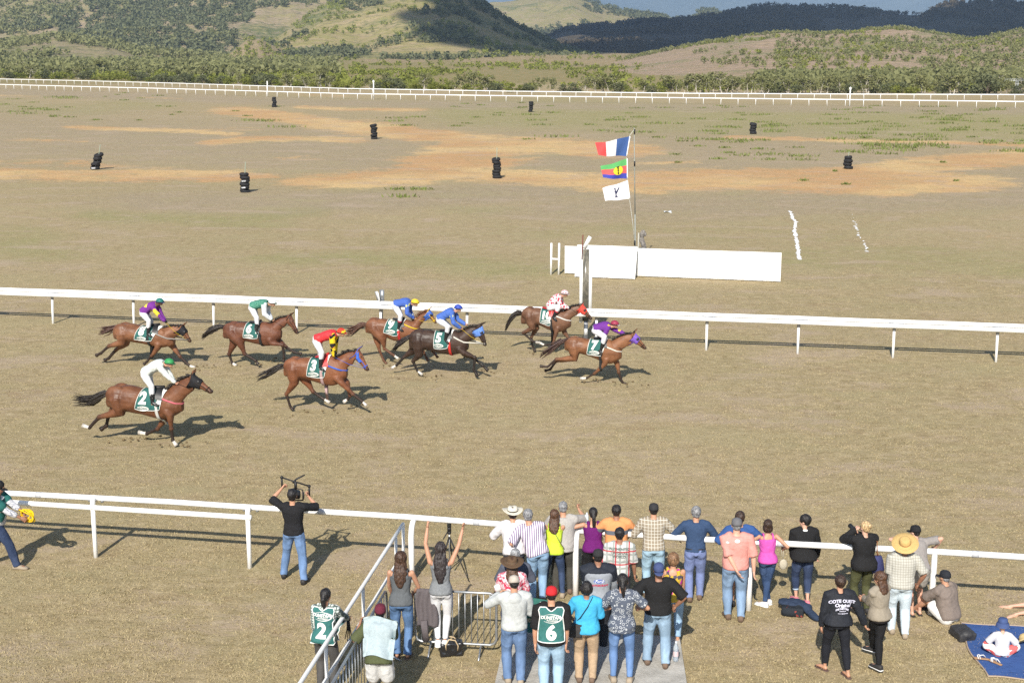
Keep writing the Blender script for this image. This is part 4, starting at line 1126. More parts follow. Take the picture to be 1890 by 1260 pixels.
def limb(mb, pts, rad, off=0.0, n=10):
    mb.tube(pts, [r + off for r in rad], n)
    mb.ell(pts[0], rad[0] + off, n=10, m=6); mb.ell(pts[-1], rad[-1] + off, n=10, m=6)
def head_rot(J): return Matrix.Rotation(-J['hy'], 3, 'Z') @ Matrix.Rotation(-J['hp'], 3, 'X')
def hand(mb, w, e, H, side, curl=.5, fwd=None, mi=0):
    """palm with four unequal bent fingers and a thumb leaving its side"""
    d = _n(w - e); u = fwd if fwd is not None else _n(np.cross(d, V(side, 0, .2)))
    u = _n(u - d * np.dot(u, d)); s = np.cross(d, u)
    pc = w + d * .030 * H
    mb.tube([w - d * .006 * H, w + d * .012 * H, w + d * .035 * H, w + d * .055 * H], [(.015 * H, .013 * H), (.022 * H, .012 * H), (.026 * H, .011 * H), (.024 * H, .009 * H)], 8, mi, up=s)
    for i, (q, ln) in enumerate(((-.019, .040), (-.0065, .046), (.006, .043), (.018, .034))):
        b = w + d * .052 * H + u * q * H; c1 = curl * .9
        p1 = b + (d * math.cos(c1) + s * side * -math.sin(c1)) * ln * .5 * H; p2 = p1 + (d * math.cos(c1 * 2.2) + s * side * -math.sin(c1 * 2.2)) * ln * .5 * H
        mb.tube([b - d * .006 * H, p1, p2], [.0062 * H, .0056 * H, .0042 * H], 6, mi)
    b = w + d * .018 * H - u * .020 * H; p1 = b + (d * .7 - u * .7) * .024 * H; p2 = p1 + (d * .9 - u * .2 + s * side * -.4) * .020 * H
    mb.tube([b, p1, p2], [.0075 * H, .0066 * H, .005 * H], 6, mi)
def lerp(a, b, t): return a + (b - a) * t
def body(J, root, sk, curl=(.5, .5), bare_arm=True, handdir=(None, None), gloves=None):
    H = J['H']; mb = MB(); g = 1.0 if J['sex'] == 'm' else .87; g *= J['wide'] ** .5
    mb.rings(torso_rings(J, -.05, 1.1, -.012, m=14))
    for s in 'lr':
        limb(mb, [J['s' + s], lerp(J['s' + s], J['e' + s], .45), J['e' + s]], [.030 * H * g, .028 * H * g, .0225 * H * g])
        limb(mb, [J['e' + s], lerp(J['e' + s], J['w' + s], .35), J['w' + s]], [.0225 * H * g, .024 * H * g, .0155 * H * g])
        limb(mb, [J['h' + s], lerp(J['h' + s], J['k' + s], .4), J['k' + s]], [.050 * H * g, .046 * H * g, .031 * H * g])
        limb(mb, [J['k' + s], lerp(J['k' + s], J['a' + s], .35), lerp(J['k' + s], J['a' + s], .75), J['a' + s]], [.030 * H * g, .033 * H * g, .022 * H * g, .018 * H * g])
        a, t = J['a' + s], J['t' + s]; d = _n(t - a)
        mb.tube([a - d * V(1, 1, 0) * .028 * H - V(0, 0, .025 * H), a + V(0, 0, -.015 * H), lerp(a, t, .6), t], [(.016 * H, .017 * H), (.021 * H, .024 * H), (.025 * H, .016 * H), (.018 * H, .010 * H)], 8)
    C = J['C']; mr = head_rot(J); k = H * J.get('hs', 1.0)
    mb.tube([J['N'] - J['sd'] * .02 * H, C + V(0, -.006 * H, -.02 * H)], [.034 * H * g, .031 * H * g], 10)
    E = lambda off, r: mb.ell(np.array(mr @ Vector([o * k for o in off])) + C, [q * k for q in r], mr, n=14, m=10)
    E((0, -.006, .018), (.0435, .054, .052)); E((0, .012, -.020), (.034, .038, .040)); E((0, .028, -.040), (.021, .020, .018))
    E((0, .052, -.008), (.008, .012, .014)); E((0, .046, .012), (.022, .010, .008))
    for s in (-1, 1): E((s * .044, -.004, -.004), (.006, .014, .018))
    v, f = fuse(mb, max(.011, .0078 * H), 3)
    hb = MB(); hb.v = [tuple(q) for q in v]; hb.f = [tuple(q) for q in f]; hb.m = [0] * len(f)
    hand(hb, J['wl'], J['el'], H, -1, curl[0], handdir[0], 2 if gloves else 0); hand(hb, J['wr'], J['er'], H, 1, curl[1], handdir[1], 2 if gloves else 0)
    for s in (-1, 1):   # eyes and mouth
        hb.ell(np.array(mr @ Vector((s * .017 * k, .0425 * k, .006 * k))) + C, .0062 * k, n=8, m=6, mi=1)
    hb.ell(np.array(mr @ Vector((0, .0475 * k, -.032 * k))) + C, (.013 * k, .004 * k, .003 * k), mr, n=8, m=5, mi=3)
    mats = [sk, EYE, gloves or sk, LIP]
    return hb.build('body', mats, root)
EYE = plain((.03, .025, .02), .25, .5, name='eye'); LIP = plain((.32, .12, .10), .5, .4, name='lips')
def shell(mb, name, mat, root, voxel, wr=0.0, ws=7.0, seed=0.0, iters=2, mats=None):
    v, f = fuse(mb, voxel, iters)
    if wr: v = wrinkle(v, f, wr, ws, seed, (1, 1, .8))
    return big_mesh(name, v, f, mat, parent=root)
def top(J, root, mat, sleeve=.5, hem=-.02, off=.015, cut=.97, loose=0.0, flare=0.0, wr=.011, fat=0.0, cuffs=None, name='shirt', hood=False, seed=0.0):
    H = J['H']; g = 1.0 if J['sex'] == 'm' else .87; g *= J['wide'] ** .5; mb = MB()
    o = off + loose; flare = max(flare, .013) if hem < .01 else flare
    mb.rings(torso_rings(J, hem, cut if sleeve > 0 else min(cut, .80), o, flare=flare, fat=fat, m=16, n=20))
    for s in 'lr':
        S, E, W = J['s' + s], J['e' + s], J['w' + s]
        if sleeve > 0:
            if sleeve <= .5:
                q = lerp(S, E, min(1, sleeve * 2)); limb(mb, [lerp(J['N'], S, .55), S, lerp(S, q, .6)], [.034 * H * g, .036 * H * g, .034 * H * g], o * .9); mb.tube([lerp(S, q, .5), q], [.033 * H * g + o, .036 * H * g + o], 12)
            else:
                q = lerp(E, W, (sleeve - .5) * 2); limb(mb, [lerp(J['N'], S, .55), S, lerp(S, E, .6), E], [.034 * H * g, .036 * H * g, .032 * H * g, .028 * H * g], o * .9); limb(mb, [E, lerp(E, q, .5), q], [.028 * H * g, .027 * H * g, .021 * H * g], o * .8)
        else:
            b = lerp(J['N'], S, .52); fw = np.cross(J['sd'], J['R'])
            tc = torso_rings(J, .78, .80, o, m=2)[0]; c = np.mean(tc, 0)
            side = J['R'] * (-1 if s == 'l' else 1) * .055 * H
            for dirn in (-1, 1): mb.tube([c + side + fw * dirn * .055 * H, b + fw * dirn * .030 * H + V(0, 0, .002), b + V(0, 0, .016 * H)], [(.016 * H * (1 if sleeve == 0 else .4), .012 * H)] * 3, 8)
    if hood: mb.ell(J['N'] + V(0, -.05 * H, -.03 * H), (.060 * H, .035 * H, .055 * H))
    return shell(mb, name, mat, root, .0115 * H / 1.7 + .003, wr, 6.5, seed, 2)
def bottoms(J, root, mat, leg=1.0, off=.012, waist=.13, wr=.009, bell=0.0, name='trousers', skirt=False, seed=0.0, fat=0.0):
    H = J['H']; g = 1.0 if J['sex'] == 'm' else .90; g *= J['wide'] ** .5; mb = MB()
    mb.rings(torso_rings(J, -.10, waist, off * .55, m=8, fat=fat * .4, n=20))
    for s in 'lr':
        h, k, a = J['h' + s], J['k' + s], J['a' + s]
        mb.ell(lerp(h, k, .06) + V(0, -.022 * H, .0), (.050 * H * g, .052 * H * g, .052 * H * g))
        if leg <= .5: limb(mb, [h, lerp(h, k, leg), lerp(h, k, leg * 2)], [.052 * H * g, .051 * H * g, .046 * H * g], off + .012)
        else:
            q = lerp(k, a, (leg - .5) * 2); limb(mb, [h, lerp(h, k, .45), k], [.053 * H * g, .049 * H * g, .036 * H * g], off)
            mb.tube([k, lerp(k, q, .4), lerp(k, q, .8), q + (q - k) * .03], [.036 * H * g + off, .035 * H * g + off, .026 * H * g + off + bell * .5, .024 * H * g + off + bell], 12)
    return shell(mb, name, mat, root, .0115 * H / 1.7 + .003, wr, 5.5, seed, 2)
def shoes(J, root, mat, sole=None, name='shoe', flop=False):
    H = J['H']
    for s in 'lr':
        a, t = J['a' + s], J['t' + s]; d = _n((t - a) * V(1, 1, 0)); sd = V(d[1], -d[0], 0); z = a[2] - .046 * H
        mb = MB(); rs = []; L = .164 * H; b = V(a[0], a[1], z) - d * .045 * H
        prof = [(0.0, .018, .052), (.08, .027, .060), (.30, .029, .062), (.48, .030, .050), (.72, .034, .037), (.92, .030, .029), (1.0, .012, .020)]
        if flop: prof = [(0.0, .018, .010), (.15, .026, .010), (.5, .025, .010), (.8, .033, .010), (1.0, .016, .010)]
        for u, w, hh in prof:
            c = b + d * u * L; ring = []
            for k in range(12):
                an = 2 * math.pi * k / 12; cx, cz = math.cos(an), math.sin(an)
                ring.append(c + sd * w * H * abs(cx) ** .7 * np.sign(cx) + V(0, 0, max(.004, hh * H * (.5 + .5 * abs(cz) ** .8 * np.sign(cz)))))
            rs.append(ring)
        mb.rings(rs); sh = mb.build(name, mat, root)
        if sole:
            q = MB(); rr = []
            for u, w, hh in prof:
                c = b + d * u * (L + .012) - d * .006; rr.append([c + sd * (w * H + .005) * math.cos(6.283 * k / 12) + V(0, 0, .012 + .011 * math.sin(6.283 * k / 12)) for k in range(12)])
            q.rings(rr); q.build('sole', sole, sh)
def hair(J, root, mat, style='short', seed=0.0, length=.2, vol=1.0):
    H = J['H']; C = J['C']; mr = head_rot(J); mb = MB(); k = H * J.get('hs', 1.0); wr = .009
    P = lambda off: np.array(mr @ Vector([o * k for o in off])) + C
    E = lambda off, r: mb.ell(P(off), [q * k for q in r], mr, n=16, m=12)
    wr = .010
    if style == 'crop': E((0, -.011, .023), (.0450, .0540, .0515)); wr = .005
    else: E((0, -.013, .023), (.0475 * vol, .0570 * vol, .0545 * vol))
    if style in ('short', 'crop'): E((0, -.030, -.006), (.038, .030, .032))
    if style == 'curly': E((0, -.022, .004), (.054, .050, .050)); wr = .016
    if style == 'bob':
        E((0, -.026, -.020), (.052, .038, .050)); [E((s * .034, -.010, -.022), (.018, .030, .042)) for s in (-1, 1)]; wr = .010
    if style == 'pony':
        E((0, -.030, -.004), (.038, .030, .034)); b = P((0, -.062, .012)); mb.ell(b, .017 * k)
        dn = V(0, -.02, -1); mb.tube([b, b + V(0, -.020 * k, -.03 * k), b + V(0.004 * k, -.022 * k, -length * .55 * k), b + V(.010 * k, -.010 * k, -length * k)], [.016 * k, .020 * k, .017 * k, .006 * k], 10); wr = .007
    if style == 'bun': E((0, -.030, -.004), (.038, .030, .034)); E((0, -.058, .040), (.026, .024, .024)); wr = .007
    if style == 'long':
        E((0, -.028, -.010), (.046, .034, .046)); b = P((0, -.034, -.02)); N = J['N']; sd = J['sd']; fw = np.cross(sd, J['R'])
        q = N - fw * .045 * H - sd * .02 * H; e = N - sd * length * H - fw * .062 * H
        mb.tube([b, q, lerp(q, e, .5), e], [(.048 * k, .030 * k), (.058 * k, .028 * k), (.050 * k, .026 * k), (.020 * k, .012 * k)], 12, up=fw); wr = .016
    v, f = fuse(mb, .0068 * H, 1); v = wrinkle(v, f, wr, 24 if style != 'curly' else 26, seed, (1, 1, .35) if style in ('long', 'pony', 'bob') else (1, 1, .8))
    return big_mesh('hair', v, f, mat, parent=root)
def cap(J, root, mat, peak=None, back=False, name='cap', yaw=0.0, patch=None):
    H = J['H']; C = J['C']; mr = head_rot(J) @ Matrix.Rotation(yaw + (math.pi if back else 0), 3, 'Z'); k = H; mb = MB()
    rr = Matrix.Rotation(R(-8), 3, 'X')
    def pt(x, y, z): return np.array(head_rot(J) @ Vector((0, -.012 * k, .018 * k))) + C + np.array(mr @ (rr @ Vector((x * k, y * k, z * k))))
    n = 20; rs = []
    for j, (r, z) in enumerate(((.0505, -.012), (.0515, .004), (.0500, .022), (.0440, .040), (.031, .052), (.012, .0575))):
        rs.append([pt(r * math.cos(6.283 * i / n) * .96, r * math.sin(6.283 * i / n) * 1.16, z) for i in range(n)])
    mb.rings(rs); mb.ell(pt(0, 0, .0575), .004 * k, n=8, m=5)
    o = mb.build(name, mat, root)
    b = MB(); b.grid(lambda u, v: pt(.046 * math.cos(math.pi * (.06 + .88 * u)) * (1 - .12 * v), .030 + .028 * math.sin(math.pi * (.06 + .88 * u)) + v * .052 * math.sin(math.pi * (.06 + .88 * u)) ** .6, -.006 - .004 * v - .010 * abs(2 * u - 1) ** 2), 12, 4)
    b.build('peak', peak or mat, o, solid=.006)
    return o
def hat(J, root, mat, band, kind='straw', tilt=(0, 0), name='hat'):
    H = J['H']; C = J['C']; k = H * J.get('hs', 1.0); mr = head_rot(J) @ Matrix.Rotation(R(tilt[0]), 3, 'X') @ Matrix.Rotation(R(tilt[1]), 3, 'Y')
    c = C + np.array(head_rot(J) @ Vector((0, -.010 * k, .030 * k)))
    R_ = {'straw': .128, 'bush': .118, 'cream': .108, 'bucket': .078}[kind]
    curl = {'straw': .006, 'bush': .018, 'cream': .030, 'bucket': -.028}[kind]
    def warp(p):
        r = math.hypot(p.x, p.y)
        if kind in ('bush', 'cream') and r > .055 * k: return (p.x, p.y, p.z + (abs(p.x) / (R_ * k)) ** 2 * curl * k)
        if kind in ('bush', 'cream') and p.z > .040 * k: return (p.x, p.y, p.z - .014 * k * math.exp(-(p.x / (.014 * k)) ** 2))
        return p
    z1 = -.012 if kind == 'bucket' else 0
    prof = [(R_, z1 + (curl if kind == 'bucket' else 0)), (R_ * .985, z1 + (curl if kind == 'bucket' else 0) + .004), (.085 if kind != 'bucket' else .066, .003), (.056, .004), (.053, .020), (.050, .048), (.040, .058), (.020, .060), (.002, .060)]
    mb = MB(); mb.lathe([(r * k, z * k) for r, z in prof], c, 28, mr, sy=1.12, warp=warp); h = mb.build(name, mat, root)
    q = MB(); q.lathe([(.0555 * k, .006 * k), (.0565 * k, .012 * k), (.0545 * k, .020 * k)], c, 28, mr, sy=1.12); q.build('band', band, h)
    return h
def belt(J, root, mat, t=.10, off=.020):
    rs = torso_rings(J, t, t + .04, off, n=24, m=2); mb = MB(); mb.rings(rs, cap=False); return mb.build('belt', mat, root)
def strap_over(J, root, mat, shoulder='r', hip='l', t=.12, off=.026, w=.017, name='bag_strap'):
    """a band from one shoulder across the back to the other hip and up the front"""
    H = J['H']; fw = np.cross(J['sd'], J['R']); S = lerp(J['N'], J['s' + shoulder], .55) + J['sd'] * .035 * H
    c = J['P'] + (J['N'] - J['P']) * t; hp = c + J['R'] * (1 if hip == 'r' else -1) * (.115 * H)
    mb = MB(); mb.tube([hp, lerp(hp, S, .35) - fw * .088 * H, lerp(hp, S, .75) - fw * .088 * H, S - fw * .03 * H, S + fw * .03 * H, lerp(hp, S, .7) + fw * .085 * H, lerp(hp, S, .3) + fw * .09 * H, hp + fw * .02 * H], [(w * .5, .006)] * 8, 6)
    mb.build(name, mat, root); return hp
def bib(J, root, mat, trim, num, shirt, words=True, cutcorner=True, hem=.02):
    """race-day steward's bib: front and back panels with white edging, lettering and number on the back"""
    H = J['H']; fw = np.cross(J['sd'], J['R']); bv = bvh_of(shirt); sd, Rr = J['sd'], J['R']; N, P = J['N'], J['P']; L = np.linalg.norm(N - P)
    def place(x, t, back, off):
        c = P + (N - P) * t + Rr * x; d = -fw if back else fw
        h = bv.ray_cast(Vector(c + d * .5), Vector(-d), .62)
        return (np.array(h[0]) if h[0] is not None else c + d * .06 * H) + d * off
    def outline(t):  # half width at height t
        return H * np.interp(t, [hem, .3, .55, .75, .92, 1.0], [.112, .110, .102, .094, .106, .092])
    for back in (1, 0):
        off = .024
        def fn(u, v, of=off):
            t = hem + (1.0 - hem) * v; x = (2 * u - 1) * outline(t)
            if back and v > .93: t -= .10 * max(0, 1 - abs(2 * u - 1) * 2.0) * (v - .93) / .07
            return place(x, t, back, of)
        b = MB(); b.grid(fn, 22, 28); bo = b.build('bib', mat, root)
        edge = [fn(0, v, off + .003) for v in np.linspace(0, 1, 24)] + [fn(u, 1, off + .003) for u in np.linspace(.02, .98, 16)] + [fn(1, v, off + .003) for v in np.linspace(1, 0, 24)] + [fn(u, 0, off + .003) for u in np.linspace(.98, .02, 16)]
        e = MB(); e.tube(edge + [edge[0]], [.0085] * (len(edge) + 1), 6); e.build('white_trim', trim, bo)
        if back:
            bb = bvh_of(bo); o = P + (N - P) * .30; xd, yd = Rr, sd
            shapes = [(text_shape(num, .30, 0, .014), (0, .0), 0)]
            if words:
                shapes += [(text_shape('DUNSTAN', .066, .12, .003, .92), (-.008, .235), 0), (text_shape('POWERED', .034, .25, .001, 1.0), (.01, .190), 0),
                           (ring_shape(.150, .068, .016, 40, R(-140), R(150), lambda q: .25 + 1.0 * abs(math.sin(math.pi * min(1, q * 1.1))) ** 1.5), (.006, .222), 0)]
            m_ = project(shapes, o, xd, yd, bb, .007, .5); m_.build('lettering', trim, bo, smooth=False)
def person(label, root_xyz, face, cat='person', group=None):
    """face: degrees turned right from looking away from the camera"""
    return thing('person', label, cat, root_xyz, -R(face), group)
# ------------------------------------------------------------------ race horses and their jockeys
def spline(xs, ys):
    xs, ys = np.array(xs, float), np.array(ys, float); o = np.argsort(xs); xs, ys = xs[o], ys[o]
    def f(q):
        q = np.clip(q, xs[0], xs[-1]); i = np.clip(np.searchsorted(xs, q) - 1, 0, len(xs) - 2); m = np.gradient(ys, xs)
        h = xs[i + 1] - xs[i]; t = (q - xs[i]) / h
        return (2 * t ** 3 - 3 * t ** 2 + 1) * ys[i] + (t ** 3 - 2 * t ** 2 + t) * h * m[i] + (-2 * t ** 3 + 3 * t ** 2) * ys[i + 1] + (t ** 3 - t ** 2) * h * m[i + 1]
    return f
NEARY, FARY = -.15, .15
def coat(col, dark, name):
    """bay coats: the attribute carries real markings - r: black points, g: white socks"""
    N = NT(name); o = N.co(); at = N.n('ShaderNodeVertexColor', layer_name='points'); s = N.n('ShaderNodeSeparateColor'); N.l(at.outputs[0], s.inputs[0])
    c = lin(col); f = N.noise(N.scale(o, (1, 1, 1.4)), 3.2, 5, .6); g = N.noise(N.scale(o, (1.0, 1.0, .5)), 38, 3, .6)
    base = N.mix(N.ramp(f, .3, .7), (c[0] * .72, c[1] * .68, c[2] * .66), (c[0] * 1.25, c[1] * 1.25, c[2] * 1.2))
    base = N.mix(N.ramp(g, .5, .8, 0, .22), base, tuple(x * .5 for x in c[:3]))
    base = N.mix(s.outputs[0], base, dark); base = N.mix(s.outputs[1], base, (.62, .58, .52)); base = N.mix(s.outputs[2], base, (.30, .17, .11))
    N.bump(N.math('ADD', g, N.math('MULTIPLY', f, 2.0)), .22, .012)
    return N.fin(base, N.ramp(f, .3, .7, .42, .6), .30)
class Horse:
    def __init__(self, sc, ground, label):
        (self.ox, self.oy, self.s) = sc
        gx, gy = ground
        self.P0 = V3(G(gx, gy)); self.label = label
        self.T, self.Nn = V3(TR), V3(TN)
    def px(self, q, y=0.0):
        """a point of the photo -> the horse's own frame (forward, left, up) on the plane y metres left of its middle"""
        X, Y = self.ox + q[0] / self.s, self.oy + q[1] / self.s
        d = V3(ray(X, Y)); c = V(0, 0, CAM_H); o = self.P0 + self.Nn * y
        k = np.dot(o - c, self.Nn) / np.dot(d, self.Nn); p = c + d * k - self.P0
        return V(np.dot(p, self.T), y, p[2])
def build_horse(sc, ground, label, kp, legs, col, tack, jock, socks=(), dark=(.018, .014, .012), tail=None, pony=False):
    h = Horse(sc, ground, label); ref = h.px(kp['withers']); base = h.P0 + h.T * ref[0]
    t = thing('racehorse', label, 'horse', base, TANG, 'racehorses galloping on the turf')
    off = V(ref[0], 0, 0); Q = lambda q, y=0.0: h.px(q, y) - off
    K = {k: Q(v) for k, v in kp.items()}
    top_ = spline([K['butt'][0], K['dock'][0], K['croup'][0], (K['croup'][0] + K['withers'][0]) / 2, K['withers'][0], (K['withers'][0] * .45 + K['chest'][0] * .55), K['chest'][0]],
                  [K['dock'][2] - .10, K['dock'][2], K['croup'][2], (K['croup'][2] + K['withers'][2]) / 2 - .035, K['withers'][2] - .01, K['withers'][2] * .62 + K['chest'][2] * .38, K['chest'][2] + .08])
    bot_ = spline([K['butt'][0], K['flank'][0], K['belly'][0], K['floor'][0], K['chest'][0]], [K['butt'][2] - .16, K['flank'][2], K['belly'][2], K['floor'][2], K['chest'][2] - .16])
    s0, s1 = K['butt'][0], K['chest'][0]; L = s1 - s0; wf = L / 1.72
    us = [0, .08, .2, .32, .43, .56, .68, .78, .88, .95, 1.0]; ws = [.09, .20, .265, .262, .235, .275, .265, .235, .215, .17, .08]
    mb = MB(); rs = []
    for u in np.linspace(0, 1, 26):
        s = s0 + L * u; zt, zb = float(top_(s)), float(bot_(s)); w = np.interp(u, us, ws) * wf; zc, hh = (zt + zb) / 2, (zt - zb) / 2; ring = []
        for k in range(20):
            a = 2 * math.pi * k / 20; c, q = math.cos(a), math.sin(a); wz = w * (1.0 - .12 * max(q, 0) ** 2)
            ring.append(V(s, wz * np.sign(c) * abs(c) ** .85, zc + hh * np.sign(q) * abs(q) ** .92))
        rs.append(ring)
    mb.rings(rs)
    # haunches, stifle, shoulder, breast muscle
    cr, fl, W = K['croup'], K['flank'], K['withers']
    for sg in (-1, 1):
        mb.ell((s0 + L * .16, sg * .135 * wf, cr[2] - .20 * wf), (.25 * wf, .135 * wf, .22 * wf)); mb.ell((s0 + L * .79, sg * .125 * wf, (K['floor'][2] + W[2]) / 2 - .03), (.16 * wf, .11 * wf, .27 * wf), Matrix.Rotation(R(24), 3, 'Y'))
        mb.ell((s1 - .13 * wf, sg * .075 * wf, K['chest'][2] - .03), (.11 * wf, .085 * wf, .15 * wf))
    # neck and head
    po, no, th = K['poll'], K['nose'], K['throat']; nb_top = V(W[0] + .02, 0, W[2] - .03); nb_bot = V(K['chest'][0] - .05, 0, K['chest'][2] + .02)
    rs = []; n = 16
    for u in np.linspace(0, 1, 12):
        a = lerp(nb_top, po - V(.02, 0, .0), u) + V(0, 0, .055 * math.sin(math.pi * u) * (1 if u < .95 else 0)); b = lerp(nb_bot, th, u) + V(.0, 0, .03 * math.sin(math.pi * u))
        c, ax = (a + b) / 2, (a - b) / 2; w = np.interp(u, [0, .3, .7, 1], [.165, .115, .082, .075]) * wf
        rs.append([c + ax * math.sin(6.283 * k / n) + V(0, w * math.cos(6.283 * k / n) * (1 - .45 * max(0, math.sin(6.283 * k / n)) ** 2), 0) for k in range(n)])
    mb.rings(rs)
    hd = _n(no - po); up = _n(V(-hd[2], 0, hd[0])); up = up if up[2] > 0 else -up; HL = np.linalg.norm(no - po); hr = Matrix(((hd[0], 0, up[0]), (0, 1, 0), (hd[2], 0, up[2])))
    rs = []
    for u, d0, d1, w in ((-.08, .005, .20, .060), (.08, .03, .34, .092), (.25, .04, .40, .098), (.42, .03, .365, .084), (.60, .0, .28, .066), (.78, -.01, .225, .058), (.90, -.02, .22, .062), (.98, -.03, .185, .056), (1.03, -.06, .13, .036)):
        c0 = po + hd * HL * u + up * d0 * HL * .5; c1 = c0 - up * (d0 * .5 + d1) * HL; c = (c0 + c1) / 2; ax = (c0 - c1) / 2
        rs.append([c + ax * math.sin(6.283 * k / n) + V(0, w * wf * math.cos(6.283 * k / n), 0) for k in range(n)])
    mb.rings(rs)
    for sg in (-1, 1):
        mb.ell(po + hd * HL * .30 - up * HL * .15 + V(0, sg * .05 * wf, 0), (.095 * wf, .042 * wf, .080 * wf), hr)
        b = po + V(0, sg * .045 * wf, .0) - hd * .01; e = b + up * .15 * wf + V(0, sg * .03, 0) - hd * .05 * wf
        mb.tube([b - up * .02, lerp(b, e, .5), e], [(.030 * wf, .020 * wf), (.028 * wf, .016 * wf), (.006, .005)], 8)
    # legs
    LP = []
    for kind, side, pts in legs:
        y = NEARY * wf if side == 'n' else FARY * wf
        if kind == 'f':
            e, k, f, hf = [Q(p, y * (1.0 if i < 1 else .8)) for i, p in enumerate(pts)]
            top0 = V(s0 + L * .79, y * .9, (K['floor'][2] + W[2]) / 2 - .10); top0 = lerp(top0, e + V(0, 0, .05), .45)
            limbs = [(top0, .125), (e, .100), (lerp(e, k, .35), .080), (lerp(e, k, .8), .052), (k, .052), (lerp(k, f, .18), .040), (lerp(k, f, .75), .034), (f, .042), (lerp(f, hf, .5), .034)]
        else:
            e, k, f, hf = [Q(p, y * (1.0 if i < 1 else .8)) for i, p in enumerate(pts)]
            top0 = V(s0 + L * .17, y * .85, cr[2] - .26 * wf)
            limbs = [(top0, .215), (lerp(top0, e, .55), .185), (e, .140), (lerp(e, k, .4), .100), (lerp(e, k, .82), .058), (k, .058), (lerp(k, f, .18), .044), (lerp(k, f, .75), .037), (f, .044), (lerp(f, hf, .5), .035)]
        P_, R_ = [p for p, r in limbs], [(r * wf * .86, r * wf) if i < 4 else r * wf for i, (p, r) in enumerate(limbs)]
        mb.tube(P_, R_, 12, up=(0, 1, 0)); mb.ell(P_[0], limbs[0][1] * wf * .85); mb.ell(k, limbs[4 if kind == 'f' else 5][1] * wf * 1.04); mb.ell(f, .043 * wf)
        d = _n(hf - f); mb.tube([lerp(f, hf, .45), lerp(f, hf, .62), hf], [.036 * wf, .044 * wf, .056 * wf], 12)
        LP.append((kind, side, e, k, f, hf))
    v, f_ = fuse(mb, .017, 3, .5)
    # markings
    col4 = np.zeros((len(v), 4)); col4[:, 3] = 1
    def segdist(a, b):
        ab = b - a; u = np.clip((v - a) @ ab / (ab @ ab), 0, 1); return np.linalg.norm(v - a - u[:, None] * ab, axis=1), u
    for i, (kind, side, e, k, f, hf) in enumerate(LP):
        d1, u1 = segdist(k, f); d2, u2 = segdist(f, hf); d0, u0 = segdist(e, k)
        m1 = (d1 < .085 * wf); m2 = (d2 < .10 * wf)
        bl = np.where(m1, np.clip(u1 * 3.0 + .45, 0, 1), 0); bl = np.maximum(bl, np.where(m2, 1.0, 0)); bl = np.maximum(bl, np.where((d0 < .09 * wf) & (u0 > .6), (u0 - .6) * 1.1, 0))
        col4[:, 0] = np.maximum(col4[:, 0], bl * .92)
        if i in socks:
            wt = np.where(m2 & (u2 > .12), 1.0, 0); wt = np.where(m2 & (u2 > .70), .55, wt); col4[:, 1] = np.maximum(col4[:, 1], wt)
    dm = np.linalg.norm(v - (no + hd * .0 - up * .05), axis=1); col4[:, 0] = np.maximum(col4[:, 0], np.clip(1.25 - dm / .12, 0, .8))
    de = np.linalg.norm(v - po - up * .13, axis=1); col4[:, 0] = np.maximum(col4[:, 0], np.clip(.8 - de / .09, 0, .6))
    dn = np.linalg.norm(v - no + up * .09, axis=1); col4[:, 2] = np.clip(.7 - dn / .10, 0, .6)
    v = v + vnormals(v, f_) * ((fbm(v * 5.0, 3) - .5) * .026)[:, None]
    m_coat = coat(col, dark, 'horse_coat')
    b = big_mesh('body', v, f_, m_coat, parent=t, attrs={'points': col4})
    bv = bvh_of(b)
    # eyes and nostrils
    ey = MB()
    for sg in (-1, 1):
        q = po + hd * HL * .30 - up * HL * .035; r_ = bv.ray_cast(Vector(q + V(0, sg * .4, 0)), Vector((0, -sg, 0)), .5)
        ey.ell(np.array(r_[0]) if r_[0] else q + V(0, sg * .06, 0), (.022, .012, .018), hr, n=10, m=8)
        q = no - hd * .03 - up * .04; r_ = bv.ray_cast(Vector(q + V(0, sg * .4, 0)), Vector((0, -sg, 0)), .5)
        ey.ell(np.array(r_[0]) if r_[0] else q, (.014, .005, .020), hr, n=8, m=6)
    ey.build('eye', EYE, t)
    # mane: locks falling along the crest and blown back
    r = np.random.default_rng(int(kp['nose'][0])); mn = MB(); dk = lin(tack.get('mane', (.022, .017, .014)))[:3]
    for i in range(64):
        u = r.uniform(.06, 1.04); a = lerp(nb_top, po - V(.02, 0, 0), min(u, 1.02)) + V(0, 0, .055 * math.sin(math.pi * min(u, 1)) - .012)
        ln = r.uniform(.10, .19) * wf; sg = r.choice([-1, -1, 1]); e = a + V(-ln * r.uniform(.5, 1.0), sg * r.uniform(.02, .07), ln * r.uniform(-.35, .25))
        mn.tube([a - V(0, 0, .015), lerp(a, e, .5) + V(0, sg * .025, .022), e], [(.024, .015), (.018, .010), (.004, .003)], 5)
    mn.build('mane', hairm(dk), t)
    # tail streaming behind
    tp = [Q(q) for q in tail]; tl = MB()
    path = [K['dock'] + V(.04, 0, -.02)] + tp[1:]
    def along(u):
        x = u * (len(path) - 1); i = min(int(x), len(path) - 2); return lerp(path[i], path[i + 1], x - i)
    tl.tube([along(u) for u in np.linspace(0, .55, 6)], [.045, .05, .055, .055, .045, .02], 10)
    for i in range(70):
        st, en = r.uniform(.0, .45), r.uniform(.55, 1.06); sp = r.normal(0, 1, 2) * V(.035, .045); P_ = []
        for q in np.linspace(st, min(en, 1), 5): P_.append(along(q) + V(0, sp[0] * (.5 + q), sp[1] * (.35 + 1.05 * q) - .10 * q * q * r.random()))
        tl.tube(P_, [.020, .022, .018, .012, .003], 5)
    tl.build('tail', hairm(tack.get('tail', dk)), t)
